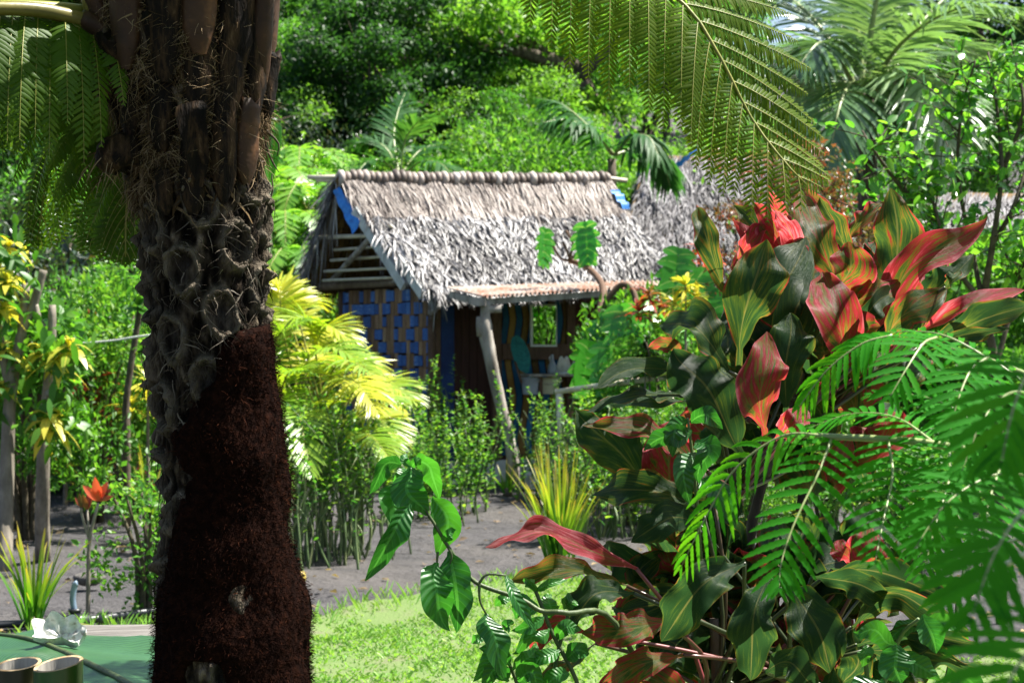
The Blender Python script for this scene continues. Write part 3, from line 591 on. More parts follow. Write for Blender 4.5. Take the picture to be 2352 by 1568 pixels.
sl, tn, gr, _ = thatch(A1, A1 + [.02, .02, 0], a1, P(2090, 640, 29.5), 2600, 33, tz=.2); rf = sl.build('hip_slope', M['thatch_under'], hut2, smooth=False); gr.build('hip_thatch', M['thatch_shade'], rf); tn.build('hip_upper_thatch', M['thatch_shade'], rf)
f = MB(); c = np.array([P(1458, 408, 27.1), P(1490, 392, 27.0), P(1530, 400, 26.9), P(1556, 388, 26.8), P(1578, 370, 26.9), P(1598, 354, 27.2)]) + n2 * .1
ribbons(f, crv(c, 30)[None], np.array([.2, -.4, .9]), np.full((1, 30), .055) + .02 * np.sin(np.arange(30) * 1.7)[None]); f.build('tarp_strip', M['tarp'], hut2)
f = MB(); q0, q1 = P(1450, 700, 26.4), P(1990, 700, 27.2); q0[2] = q1[2] = .95; dd = nrm(q1 - q0); box(f, (q0 + q1) / 2, np.linalg.norm(q1 - q0) / 2, .04, .95, np.array([dd, [dd[1], -dd[0], 0], [0, 0, 1]])); f.build('wall', M['brown_wood'], hut2, smooth=False)
f = MB(); q0 = (q0 + q1) / 2 + [.7, -.06, -.05]; box(f, q0, .4, .03, .85, np.array([dd, [dd[1], -dd[0], 0], [0, 0, 1]])); f.build('door', M['dark_wood'], hut2, smooth=False)
hut3 = thing('thatched_hut', 'grey thatched hut with tan wall behind the thin lemon tree at right', 'hut', (5.5, 25, 0))
A0, A1 = P(2160, 440, 25.5), P(2520, 440, 26.2); a0, a1 = P(2010, 628, 23.6), P(2560, 628, 24.4)
sl, tn, gr, n2 = thatch(A0, A1, a0, a1, 5000, 36, tz=.14, dens_top=.15)
rf = sl.build('thatch_roof', M['thatch_under'], hut3, smooth=False); tn.build('upper_thatch', M['thatch_shade'], rf); gr.build('lower_thatch', M['thatch_shade'], rf)
sl, tn, gr, _ = thatch(A0, A0 + [.02, -.02, 0], P(1985, 630, 26.5), a0, 2000, 37, tz=.2); rf = sl.build('hip_slope', M['thatch_under'], hut3, smooth=False); gr.build('hip_thatch', M['thatch_shade'], rf); fringe(gr, a0, a1, 10, 38); tn.build('hip_upper_thatch', M['thatch_shade'], rf)
M['tanwall'] = plain('tan_woven_wall', [(.3, (.20, .14, .085)), (.7, (.34, .25, .16))], 16, .75, .2, .4)
f = MB(); q0, q1 = P(2040, 700, 24.2), P(2540, 700, 25.0); q0[2] = q1[2] = .98; dd = nrm(q1 - q0); box(f, (q0 + q1) / 2, np.linalg.norm(q1 - q0) / 2, .04, .98, np.array([dd, [dd[1], -dd[0], 0], [0, 0, 1]])); f.build('wall', M['tanwall'], hut3, smooth=False)
f = MB(); 
for u in (2045, 2140, 2250): tube(f, [P(u, 640, 24.0), P(u + 4, 1050, 24.0)], .045, 8)
f.build('wall_post', M['pole_brown'], hut3)

# bamboo railing
rail = thing('bamboo_railing', 'pale bamboo rail on a bamboo post beside the right hedge', 'railing', GP(1288, 1140))
Dr = 18.0; f = MB(); tube(f, [P(1276, 900, Dr), P(1400, 882, 17.8), P(1560, 862, 17.5)], [.026, .028, .028], 10); f.build('rail', M['bamboo_pale'], rail)
f = MB(); tube(f, [P(1285, 903, Dr), P(1288, 980, Dr), P(1293, 1162, Dr)], .036, 10); tube(f, [P(1540, 866, 17.5), P(1545, 1165, 17.5)], .036, 10); f.build('post', M['bamboo_pale'], rail)
# ------------------------------------------------------------------ trees and bushes
def tree_proto(name, seed, h, R, H, nleaf, lsz, lmat, bark, nl=8, tr=.18, sub=4, flat=.55, clump=.62, low=.55, wr=.5, K=2, trunkbend=.3, extra=26, droop=.25):
    "a tree round the origin: tapered trunk and limbs, crown of leaf clumps in an uneven volume"
    r = rng_(seed); t = thing(name, None, None)
    tb = MB(); top = np.array([r.normal(0, trunkbend), r.normal(0, trunkbend), h]); tr_ = crv([[0, 0, -.3], [r.normal(0, trunkbend * .5), r.normal(0, trunkbend * .5), h * .5], top], 14)
    tube(tb, tr_, np.linspace(tr * 1.15, tr * .5, 14), 10, jit=.15, seed=seed)
    cz = h + H * .35; tips = []
    for k in range(nl):
        s = low + (1 - low) * (k + .5) / nl; st = tr_[min(13, int(s * 13))]
        an = k * 2.4 + r.normal(0, .3); el = r.uniform(-.15, 1.0) if k < nl - 2 else r.uniform(.9, 1.4)
        q = np.array([math.cos(an) * math.cos(el) * R, math.sin(an) * math.cos(el) * R, math.sin(el) * H * .62]) * r.uniform(.72, 1.0) + [top[0], top[1], cz - H * .18]
        mid = (st + q) / 2 + [0, 0, -.06 * H] + r.normal(0, .06 * R, 3); c = crv([st, mid, q], 10)
        tube(tb, c, np.linspace(tr * .45, tr * .10, 10), 7, jit=.1, seed=k); tips.append(q)
        for m_ in range(sub):
            i = r.integers(4, 10); e = c[i] + r.normal(0, 1, 3) * [R * .34, R * .34, H * .16]
            tube(tb, crv([c[i], (c[i] + e) / 2 + r.normal(0, .04 * R, 3), e], 5), np.linspace(tr * .16, tr * .04, 5), 5); tips.append(e)
    for k in range(extra):
        v = r.normal(0, 1, 3); v /= np.linalg.norm(v); tips.append(v * [R, R, H * .55] * r.uniform(.6, 1.02) + [top[0], top[1], cz])
    tb.build('trunk', bark, t)
    tips = np.array(tips); nc = len(tips); cr = R * clump * r.uniform(.35, .75, nc); w_ = cr ** 2; idx = r.choice(nc, nleaf, p=w_ / w_.sum())
    v = nrm(r.normal(0, 1, (nleaf, 3))) * (r.random(nleaf) ** .45)[:, None]
    p = tips[idx] + v * cr[idx][:, None] * [1, 1, flat]
    out = nrm(v + [0, 0, .25]); nml = nrm(out * .8 + [0, 0, .9] + r.normal(0, .45, (nleaf, 3))); d = nrm(out * .6 + r.normal(0, .7, (nleaf, 3)) + [0, 0, -droop])
    cb = MB(); crnd = r.random(nc); rnd = np.clip(.6 * r.random(nleaf) + .4 * crnd[idx], 0, 1)
    leaves(cb, p, d, nml, lsz * r.uniform(.65, 1.25, nleaf), wr, .12, rnd, K)
    cb.build('crown', lmat, t); return t
def place(proto, first, loc, rz, sc, label, cat, group, name=None):
    o = proto if first else copy_tree(proto); o.location = [float(x) for x in loc]; o.rotation_euler = (0, 0, rz)
    o.scale = (sc, sc, sc) if np.isscalar(sc) else sc
    tag(o, label, cat, group); return o
def gz(x, y): return float(relief(np.array(x), np.array(y)) + hill(y))
TA = tree_proto('forest_tree', 101, 5.0, 3.4, 6.6, 26000, .17, M['tree'], M['bark'], extra=34, clump=.47)
TB = tree_proto('forest_tree', 102, 4.2, 3.8, 6.0, 26000, .15, M['tree_yel'], M['bark'], extra=30, clump=.42)
TC = tree_proto('forest_tree', 103, 4.6, 3.4, 7.2, 26000, .20, M['tree_shade'], M['bark'], extra=36, clump=.5)
TD = tree_proto('forest_tree', 104, 6.2, 4.0, 5.0, 20000, .15, M['tree'], M['bark'], extra=16, clump=.42, nl=9, tr=.26, sub=5)
used = set()
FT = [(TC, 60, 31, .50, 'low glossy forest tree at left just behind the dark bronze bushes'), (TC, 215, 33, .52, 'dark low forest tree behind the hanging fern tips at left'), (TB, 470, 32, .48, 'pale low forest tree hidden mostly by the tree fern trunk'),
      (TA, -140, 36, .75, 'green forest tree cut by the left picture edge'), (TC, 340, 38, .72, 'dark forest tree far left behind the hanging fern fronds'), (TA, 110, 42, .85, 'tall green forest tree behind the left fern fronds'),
      (TA, 660, 36.5, .50, 'sunny pale forest tree right beside the tree fern trunk, above the bank ferns'), (TC, 790, 34.5, .56, 'dark shade-painted forest tree straight behind the small palm over the hut'), (TC, 960, 35, .56, 'dark shade-painted forest tree above the middle of the hut ridge'),
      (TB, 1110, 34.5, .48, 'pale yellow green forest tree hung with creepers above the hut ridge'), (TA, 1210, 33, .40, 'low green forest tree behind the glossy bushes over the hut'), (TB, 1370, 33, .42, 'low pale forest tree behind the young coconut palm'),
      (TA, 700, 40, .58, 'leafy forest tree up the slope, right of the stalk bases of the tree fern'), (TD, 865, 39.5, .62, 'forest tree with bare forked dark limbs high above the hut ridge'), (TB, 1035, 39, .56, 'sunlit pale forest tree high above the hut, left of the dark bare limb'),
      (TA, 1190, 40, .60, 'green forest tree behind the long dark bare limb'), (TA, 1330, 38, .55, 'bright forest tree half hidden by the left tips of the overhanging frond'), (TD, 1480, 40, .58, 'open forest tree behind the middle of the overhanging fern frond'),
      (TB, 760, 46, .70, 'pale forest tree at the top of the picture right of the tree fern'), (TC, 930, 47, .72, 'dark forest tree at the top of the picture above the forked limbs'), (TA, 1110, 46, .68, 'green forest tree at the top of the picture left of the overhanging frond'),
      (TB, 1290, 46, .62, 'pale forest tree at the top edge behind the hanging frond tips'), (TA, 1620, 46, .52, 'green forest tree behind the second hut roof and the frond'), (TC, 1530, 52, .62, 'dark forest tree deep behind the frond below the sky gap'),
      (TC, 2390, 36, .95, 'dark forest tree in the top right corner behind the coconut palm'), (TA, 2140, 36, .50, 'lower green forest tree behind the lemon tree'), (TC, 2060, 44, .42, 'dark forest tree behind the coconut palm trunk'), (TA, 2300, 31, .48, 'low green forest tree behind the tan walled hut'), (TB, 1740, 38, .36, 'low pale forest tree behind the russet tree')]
for i, (T_, u, D, sc, lab) in enumerate(FT):
    q = P(u, 784, D); first = id(T_) not in used; used.add(id(T_))
    place(T_, first, (q[0], D, gz(q[0], D)), i * 1.9, sc, lab, 'tree', 'forest trees behind the huts')
# far wooded slope
r = rng_(77); k = 26000; x = r.uniform(-34, 34, k); y = r.uniform(60, 74, k); top = 6.5 + 2.2 * np.sin(x * .35) + 1.3 * np.sin(x * .9 + 1) - 11 * np.exp(-((x - 9.9) / 1.6) ** 2)
z = r.random(k) ** .7 * top * .55 + 9.0 ; b = MB(); v = r.normal(0, 1, (k, 3))
leaves(b, np.stack([x, y, z], -1), v + [0, 0, -.3], v + [0, -.3, 1.2], r.uniform(.35, .7, k), .55, .15)
M['far'] = leafmat('far_leaf', [(.15, (.03, .085, .025)), (.5, (.05, .13, .03)), (.85, (.09, .19, .04))], nscale=.4)
tag(b.build('far_wood', M['far']), 'distant wooded slope seen in gaps between the forest trees', 'far wood', kind='stuff')
# long dark side limb over the hut
f = MB(); q0 = P(1340, 784, 36); q0[2] = gz(q0[0], 36) - .2
t = thing('leaning_tree', 'leaning tree with long bare dark limbs beside the overhanging fern frond', 'tree', q0)
c = crv([q0, P(1400, 420, 36), P(1330, 180, 35.6), P(1290, 150, 35.4), P(1190, 118, 35.2), P(1110, 112, 35), P(1040, 60, 34.8)], 34); tube(f, c, np.linspace(.26, .05, 34), 9, jit=.2)
for a_ in ([(1290, 150), (1200, 92), (1130, 100)], [(1190, 118), (1150, 80), (1120, 20)], [(1345, 200), (1240, 185), (1150, 190)], [(1330, 180), (1420, 90), (1500, 20)]):
    tube(f, crv([P(x_, y_, 35.3) for x_, y_ in a_], 9), np.linspace(.12, .03, 9), 7)
f.build('trunk', M['bark'], t)
r = rng_(9); k = 5200; cs = np.array([P(u, v, 35.2 + r.normal(0, .5)) for u, v in [(1040, 60), (1110, 100), (1130, 20), (1180, 190), (1150, 230), (1220, 60), (1300, 100), (1450, 60), (1500, 20), (1380, 240), (1260, 230)]])
p = cs[r.integers(0, len(cs), k)] + nrm(r.normal(0, 1, (k, 3))) * (r.random(k) ** .5)[:, None] * [.75, .75, .38]
b = MB(); leaves(b, p, r.normal(0, 1, (k, 3)) + [0, 0, -.3], r.normal(0, .5, (k, 3)) + [0, 0, 1], r.uniform(.10, .2, k), .5, .12); b.build('crown', M['tree_yel'], t)

# ---- bushes
def bush_proto(name, seed, R, H, n, lsz, lmat, wood='twig', wr=.45, K=2, nst=7, tips=40, cr=.28, droop=.2, base=.05, flat=.8, up=.5):
    r = rng_(seed); t = thing(name, None, None); sb = MB(); T = []
    for k in range(nst):
        an = k * 2.4; e = np.array([math.cos(an) * R * r.uniform(.2, .8), math.sin(an) * R * r.uniform(.2, .8), H * r.uniform(.6, .95)])
        tube(sb, crv([[0.06 * math.cos(an), .06 * math.sin(an), -.05], e * [.35, .35, .5], e], 8), np.linspace(.022 * H, .006 * H, 8), 6); T.append(e)
    for k in range(tips):
        v = r.normal(0, 1, 3); v /= np.linalg.norm(v); T.append(v * [R, R, H * .5] * r.uniform(.55, 1.0) * [1, 1, 1] + [0, 0, H * (.5 + base)])
    sb.build('stems', M[wood], t); T = np.array(T); idx = r.integers(0, len(T), n); rr = cr * R * r.uniform(.6, 1.4, len(T))
    v = nrm(r.normal(0, 1, (n, 3))) * (r.random(n) ** .45)[:, None]; p = T[idx] + v * rr[idx][:, None] * [1, 1, flat]; p[:, 2] = np.maximum(p[:, 2], .05 + .1 * r.random(n))
    out = nrm(v + [0, 0, .2]); b = MB(); rc = r.random(len(T))
    leaves(b, p, out * .8 + r.normal(0, .6, (n, 3)) + [0, 0, -droop], out * .6 + [0, 0, up] + r.normal(0, .5, (n, 3)), lsz * r.uniform(.6, 1.25, n), wr, .14, np.clip(.65 * r.random(n) + .35 * rc[idx], 0, 1), K)
    b.build('foliage', lmat, t); return t
BA = bush_proto('garden_bush', 201, .9, 1.8, 6500, .09, M['bush'])
BB = bush_proto('garden_bush', 202, 1.0, 1.9, 5000, .115, M['bush_dark'], wr=.38, droop=.5)
BC = bush_proto('garden_bush', 203, .85, 1.7, 6000, .07, M['hedge'])
BD = bush_proto('garden_bush', 204, 1.1, 1.6, 5500, .11, M['tree_yel'], wr=.5)
BE = bush_proto('garden_bush', 205, .9, 1.8, 5000, .10, M['tree'], wr=.5)
TW = {id(BA): bush_proto('garden_bush', 211, .9, 1.8, 13000, .042, M['bush'], tips=60), id(BB): bush_proto('garden_bush', 212, 1.0, 1.9, 9000, .055, M['bush_dark'], wr=.38, droop=.5, tips=60), id(BD): bush_proto('garden_bush', 214, 1.1, 1.6, 12000, .046, M['tree_yel'], wr=.5, tips=60), id(BE): bush_proto('garden_bush', 215, .9, 1.8, 11000, .05, M['tree'], wr=.5, tips=60)}
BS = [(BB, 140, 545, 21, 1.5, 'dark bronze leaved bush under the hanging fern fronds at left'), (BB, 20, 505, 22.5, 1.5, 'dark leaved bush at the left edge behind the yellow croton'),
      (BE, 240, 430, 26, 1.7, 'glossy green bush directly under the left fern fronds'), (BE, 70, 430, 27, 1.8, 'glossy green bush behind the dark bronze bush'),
      (BC, 250, 640, 18.5, .95, 'pale green fine leaved bush left of the tree fern trunk'), (BC, 330, 690, 20, 1.1, 'pale green bush partly hidden by the tree fern trunk'),
      (BC, 215, 650, 16.2, .55, 'pale fresh green bush right behind the yellow crotons'), (BC, 300, 630, 16.8, .55, 'pale green bush touching the tree fern trunk at mid height'), (BA, 60, 735, 14.6, .5, 'green leaves of a bush around the croton trunks'),
      (BA, 180, 800, 18.8, .85, 'green bush behind the white line'), (BA, 310, 860, 19.8, .9, 'green bush low behind the trunk, under the white line'),
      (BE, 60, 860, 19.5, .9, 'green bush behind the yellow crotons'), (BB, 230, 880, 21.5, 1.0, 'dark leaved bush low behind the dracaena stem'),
      (BE, 340, 960, 18.8, .62, 'low green bush beside the trunk in the left garden'), (BA, 130, 980, 21, .62, 'low green bush at the far end of the sandy plot'),
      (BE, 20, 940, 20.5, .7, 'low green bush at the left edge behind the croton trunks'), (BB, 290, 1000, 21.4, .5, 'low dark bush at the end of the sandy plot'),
      (BD, 650, 430, 27, 1.2, 'bright green bush on the bank left of the hut gable'), (BA, 690, 560, 25.5, 1.2, 'sunny green bush left of the hut wall'), (BD, 640, 600, 24.5, 1.1, 'yellow green bush above the golden palm'),
      (BD, 1130, 372, 27.5, 1.25, 'bright yellow green bush touching the hut ridge from behind'), (BE, 1250, 310, 29, 1.75, 'white flecked glossy bush behind the hut ridge'), (BE, 1180, 350, 28, 1.45, 'glossy bush behind the middle of the hut ridge'),
      (BA, 1340, 370, 27.8, 1.3, 'green bush behind the right end of the hut ridge'), (BD, 1420, 385, 28.5, 1.3, 'yellow green bush in the gap between the two huts'), (BA, 930, 392, 27, 1.2, 'green bush below the small palm behind the hut'),
      (BB, 790, 350, 30, 1.7, 'dark bush behind the left end of the hut ridge'),
      (BA, 1480, 700, 18.8, .72, 'green bush at the right end of the porch'), (BC, 1560, 760, 17.5, .85, 'pale green bush beside the lobed leaf plant'),
      (BC, 1540, 930, 15.6, .52, 'fine leaved bush behind the cordyline, right of the railing'), (BC, 1450, 980, 16.3, .5, 'fine leaved bush under the bamboo rail'), 
      (BE, 2210, 560, 20, 1.25, 'green bush behind the lemon tree stems'), (BA, 2340, 600, 19, 1.3, 'green bush at the right edge behind the lemon tree'), (BA, 2050, 760, 19, .7, 'low bush in front of the tan walled hut'), (BE, 2260, 800, 18, .8, 'low green bush right of the cordyline'),
      (BE, 1950, 360, 26, 1.6, 'green bush behind the russet tree'), (BD, 1630, 345, 30, 1.5, 'bright bush behind the second hut ridge'), (BE, 1740, 320, 31, 1.9, 'green bush behind the second hut under the fern frond'),
      (BC, 1900, 900, 14, .6, 'fine leaved bush behind the red cordyline leaves'), (BE, 2060, 1010, 13, .55, 'green bush behind the lower right fern'), (BC, 1700, 1050, 13.5, .5, 'fine leaved bush behind the cordyline stem')]
used = set()
for i, (T_, u, v, D, sc, lab) in enumerate(BS):
    q = P(u, v, D); g0 = gz(q[0], D); H0 = {id(BA): 1.8, id(BB): 1.9, id(BC): 1.7, id(BD): 1.6, id(BE): 1.8}[id(T_)]
    ztop = q[2] + .30 * sc; zs_ = max((ztop - g0) / (H0 * 1.05), .3)
    sc = max(sc, zs_ / 1.4); T_ = TW.get(id(T_), T_) if zs_ > 1.7 else T_; first = id(T_) not in used; used.add(id(T_)); place(T_, first, (q[0], D, g0), i * 1.3, (sc, sc, zs_), lab, 'bush', 'garden bushes around the huts')

# ---- fronds
def pinnate(mb, rb, pts, nl, L, wd, ang=(70, 25), up=(0, 0, 1), lift=.1, droop=.25, rr=.012, seed=0, start=.15, K=4, prof=None, fold=.2, jit=.12, across=3, rnd=None, vee=.0):
    "feather leaf: rachis through pts with leaflets on both sides. rb collects the rachis"
    r = rng_(seed); n = 24; c = crv(pts, n); tube(rb, c, np.linspace(rr, rr * .25, n), 6, r.random()); T = tang(c)
    t = np.repeat(np.linspace(start, .995, nl), 2); sg = np.tile([-1.0, 1.0], nl); t = np.clip(t + r.normal(0, .003, len(t)), start, 1)
    ix = t * (n - 1); i0 = np.clip(ix.astype(int), 0, n - 2); fr = (ix - i0)[:, None]; p = c[i0] * (1 - fr) + c[i0 + 1] * fr; Tt = nrm(T[i0] * (1 - fr) + T[i0 + 1] * fr)
    up = np.broadcast_to(np.asarray(up, float), Tt.shape); S = nrm(np.cross(Tt, up)); U = nrm(np.cross(S, Tt))
    x = (t - start) / (1 - start); pf = (np.sin(PI * np.clip(.18 + .80 * x, 0, 1)) ** .7) if prof is None else prof(x)
    a = np.radians(ang[0] + (ang[1] - ang[0]) * x ** 1.3) + r.normal(0, jit * .5, len(t))
    d = nrm(Tt * np.cos(a)[:, None] + S * (np.sin(a) * sg)[:, None] + U * (lift + r.normal(0, jit, len(t)))[:, None])
    Ln = L * pf * r.uniform(.9, 1.08, len(t)); tt = np.linspace(0, 1, K); dr = droop * (1 + r.normal(0, .25, len(t)))
    Cn = p[:, None] + d[:, None] * (Ln[:, None] * tt)[..., None] - np.array([0, 0, 1.0]) * ((dr * Ln)[:, None] * tt ** 2)[..., None]
    Td = tang(Cn); Nn = U[:, None] + S[:, None] * (sg * -vee)[:, None, None]; W = nrm(np.cross(Td, Nn)); Nl = np.cross(W, Td)
    pw = np.interp(tt, [0, .15, .5, .85, 1], [.5, .95, 1, .6, .03])
    if K > 8: pw = pw * (1 + .13 * np.where(np.arange(K) % 2, 1, -1)); pw[-1] = .03
    base = r.random() if rnd is None else rnd
    ribbons(mb, Cn, W, (wd * .5 * (.5 + .5 * pf))[:, None] * pw, Nl, fold, across, np.clip(base + r.normal(0, .12, len(t)), 0, 1))
def palm_thing(name, label, base, crown, fr, lm, L, wd, nl=46, trunk_r=.1, seed=0, stemmat='bark', group=None, rach='rachis', **kw):
    t = thing(name, label, 'palm', base, group); tb = MB(); tube(tb, crv([base, lerp(base, crown, .5) + [.05, 0, 0], crown], 14), np.linspace(trunk_r * 1.15, trunk_r * .8, 14), 10, jit=.1)
    tb.build('trunk', M[stemmat], t)
    for i, pts in enumerate(fr):
        mb, rb = MB(), MB(); pinnate(mb, rb, pts, nl, L, wd, seed=seed + i, **kw); o = mb.build('frond', lm, t); rb.build('rachis', M[rach], o)
    return t
# coconut palm upper right
D = 22; cc = P(1985, 215, D); bs = P(1990, 784, D); bs[2] = gz(bs[0], D)
def fa(D, *a): return [P(u, v, D + dd) for u, v, dd in a]
fr = [fa(D, (1985, 205, 0), (1960, 20, .2), (1900, -160, .6), (1800, -240, 1)), fa(D, (1990, 200, 0), (2010, 20, -.3), (2060, -160, -.6), (2160, -260, -1)), fa(D, (1995, 205, 0), (2080, 90, -.6), (2200, 20, -1.2), (2330, 20, -1.8)),
      fa(D, (1995, 215, 0), (2090, 130, .6), (2200, 110, 1.1), (2310, 160, 1.5)), fa(D, (1975, 215, 0), (1915, 120, -.3), (1880, 100, -.8), (1830, 160, -1.2)), fa(D, (1975, 225, 0), (1900, 160, .4), (1850, 180, .8), (1810, 300, 1.1)),
      fa(D, (1985, 230, -.1), (1960, 190, -.7), (1930, 240, -1.4), (1900, 390, -1.8)), fa(D, (1995, 225, 0), (2070, 170, -.8), (2140, 210, -1.5), (2190, 350, -1.9)), fa(D, (1990, 225, 0), (2050, 180, -.2), (2110, 230, -.4), (2140, 400, -.6)),
      fa(D, (1985, 200, 0), (1985, 0, .6), (1980, -200, 1.2), (1990, -330, 2)), fa(D, (1995, 210, .2), (2110, 60, .9), (2240, -60, 1.6), (2380, -110, 2.2)), fa(D, (1975, 210, 0), (1880, 60, .5), (1790, -10, 1), (1690, 30, 1.4))]
M['coco'] = leafmat('coconut_leaflet', k=1.0, stops=[(.1, (.07, .15, .06)), (.6, (.12, .22, .09)), (.95, (.22, .32, .14))], rough=.30, spec=.8, nscale=.8, nmix=.4, tf=.3)
palm_thing('coconut_palm', 'tall coconut palm with long drooping silvery green fronds at upper right', bs, cc, fr, M['coco'], .85, .055, 64, .14, 300, droop=.35, ang=(62, 25), rr=.035, start=.12, rach='rachis_pale')
# young coconut palm behind the hut
D = 25; cc = P(1405, 365, D); bs = P(1408, 784, D); bs[2] = gz(bs[0], D)
fr = [fa(D, (1410, 355, 0), (1360, 300, -.3), (1300, 276, -.5), (1245, 282, -.7)), fa(D, (1405, 355, 0), (1350, 290, .3), (1290, 240, .7), (1230, 225, 1)), fa(D, (1412, 355, 0), (1450, 315, -.3), (1490, 315, -.6), (1515, 365, -.8)), fa(D, (1412, 356, 0), (1470, 340, .3), (1520, 370, .6), (1540, 430, .9))]
palm_thing('young_palm', 'young coconut palm with one broad arching frond behind the right end of the hut ridge', bs, cc, fr, M['palm'], .42, .06, 46, .07, 320, droop=.75, ang=(58, 25), rr=.022, start=.08, rach='rachis_pale', across=3)
D = 26; cc = P(918, 400, D); bs = P(918, 784, D); bs[2] = gz(bs[0], D)
fr = [fa(D, (920, 400, 0), (928, 330, 0), (955, 285, -.2), (985, 268, -.4)), fa(D, (915, 400, 0), (890, 345, .1), (855, 325, .2), (822, 340, .4)), fa(D, (916, 400, 0), (905, 320, .4), (912, 265, .8), (930, 215, 1.2)), fa(D, (922, 400, 0), (960, 350, .3), (1000, 335, .6), (1040, 352, .8)), fa(D, (915, 405, 0), (880, 370, -.4), (845, 372, -.6), (818, 400, -.9)), fa(D, (924, 405, 0), (965, 372, -.4), (1010, 375, -.7), (1035, 400, -1))]
palm_thing('young_palm', 'small feathery palm rising behind the left half of the hut ridge', bs, cc, fr, M['palm'], .48, .035, 40, .07, 340, droop=.25, ang=(55, 20), rr=.018, start=.15, rach='rachis_pale')
# banana plant right of the trunk
q = P(612, 784, 24); q[2] = gz(q[0], 24); t = thing('banana_plant', 'banana plant with upright leaves just right of the tree fern trunk', 'plant', q)
f = MB(); tube(f, [q - [0, 0, .1], P(614, 420, 24)], [.09, .05], 10); f.build('trunk', M['stem'], t)
for a_, wd in (([(614, 430), (625, 360), (640, 282)], .16), ([(614, 430), (610, 350), (618, 285)], .13), ([(612, 430), (585, 360), (560, 340)], .14)):
    f = MB(); c = crv([P(x_, y_, 24 + .2 * i) for i, (x_, y_) in enumerate(a_)], 14); tt = np.linspace(0, 1, 14)
    ribbons(f, c[None], np.array([.7, -.3, .2]), wd * (np.sin(PI * np.clip(tt * .9 + .08, 0, 1)) ** .6)[None], np.array([0, -1.0, .3]), .25, 5); f.build('leaf', M['banana'], t)

# fern bank left of the hut
for i, (u, v, D, lab) in enumerate([(690, 372, 27, 'bank fern highest up, with curled yellow fiddleheads, beside the trunk'), (650, 420, 26, 'bank fern between the trunk and the hut gable'), (715, 455, 25.5, 'bank fern nearest the hut gable roof edge'), (655, 520, 25, 'bank fern at mid height left of the hut'), (690, 600, 24.5, 'bank fern lowest beside the hut wall corner'), (745, 400, 28, 'bank fern peeping over the left ridge end')]):
    c = P(u, v, D); bs = c.copy(); bs[2] = gz(bs[0], D); r = rng_(400 + i); t = thing('bank_fern', lab, 'fern', bs, 'bright ferns on the bank left of the hut')
    f = MB(); tube(f, [bs - [0, 0, .1], c - [0, 0, .25]], [.09, .06], 8); f.build('trunk', M['bark'], t)
    for k in range(9):
        an = k * 2.4 + i; L = r.uniform(.6, .9); mb, rb = MB(), MB(); dd = np.array([math.cos(an), math.sin(an), 0])
        pinnate(mb, rb, [c - [0, 0, .25], c + dd * L * .5 + [0, 0, .16], c + dd * L + [0, 0, -.02 + .1 * r.random()], c + dd * L * 1.35 + [0, 0, -.3]], 22, .26, .06, (75, 40), droop=.2, seed=410 + i * 20 + k, K=3, across=2, fold=0); o = mb.build('frond', M['fern_far'], t); rb.build('rachis', M['rachis'], o)
# red flowered shrub on the bank
bf = bush_proto('flowering_shrub', 230, .5, 1.0, 900, .10, M['redbush'], wr=.4); q = P(715, 470, 25); place(bf, True, (q[0], 25, gz(q[0], 25)), 0, (1, 1, 2.35), 'shrub with small red leaves and flowers left of the hut gable', 'shrub', None)
# russet tree
RB = tree_proto('russet_tree', 240, 1.75, .80, 1.6, 9000, .055, M['redbush'], M['twig'], nl=7, tr=.06, sub=4, extra=26, clump=.5, wr=.45, trunkbend=.08)
q = P(1815, 784, 16.5); place(RB, True, (q[0], 16.5, 0), .4, 1.0, 'small russet tree with fine reddish brown leaves above the cordyline', 'tree', None)
# lemon tree
D = 10.5; q = P(2245, 784, D); q[2] = 0; lt = thing('lemon_tree', 'slender lemon tree with thin dark branches and glossy light green leaves at right', 'tree', q); r = rng_(250)
tb = MB(); main = [[(2300, 2200), (2290, 900), (2262, 700), (2280, 560), (2300, 400), (2290, 250), (2270, 120)], [(2262, 700), (2200, 620), (2160, 520), (2130, 420), (2100, 350)], [(2280, 560), (2330, 470), (2370, 330), (2390, 200)], [(2262, 720), (2230, 560), (2200, 400), (2210, 250), (2240, 140)], [(2160, 520), (2070, 430), (2010, 350), (1980, 300)], [(2300, 400), (2350, 250), (2320, 90)], [(2290, 900), (2170, 700), (2120, 560), (2080, 480)], [(2285, 850), (2340, 650), (2380, 520)]]
tw = []
for k, a_ in enumerate(main):
    pts = [P(u, v, D + .12 * math.sin(k * 2 + i * 1.3) * (i > 0)) for i, (u, v) in enumerate(a_)]
    if k == 0: pts[0][2] = -.1
    c = crv(pts, 30); tube(tb, c, np.linspace(.03 if k == 0 else .016, .005, 30), 7, jit=.1)
    for m_ in range(17 if k else 18):
        i = r.integers(6 if k else 14, 30); e = c[i] + r.normal(0, 1, 3) * [.16, .22, .12] + [0, 0, .10]; cc = crv([c[i], (c[i] + e) / 2 + r.normal(0, .02, 3), e], 7); tube(tb, cc, np.linspace(.005, .002, 7), 5); tw.append(cc)
tb.build('trunk', M['twig'], lt)
pp, dd_ = [], []
for cc in tw:
    Tn = tang(cc)
    for m_ in range(11): i = r.integers(1, 7); pp.append(cc[i] + r.normal(0, .012, 3)); dd_.append(Tn[i] * .5 + r.normal(0, .7, 3) + [0, 0, .1])
pp, dd_ = np.array(pp), np.array(dd_); b = MB(); leaves(b, pp, dd_, r.normal(0, .5, pp.shape) + [0, -.2, .9], r.uniform(.045, .098, len(pp)), .5, .18, None, 5, .12); b.build('crown', M['lemon'], lt)

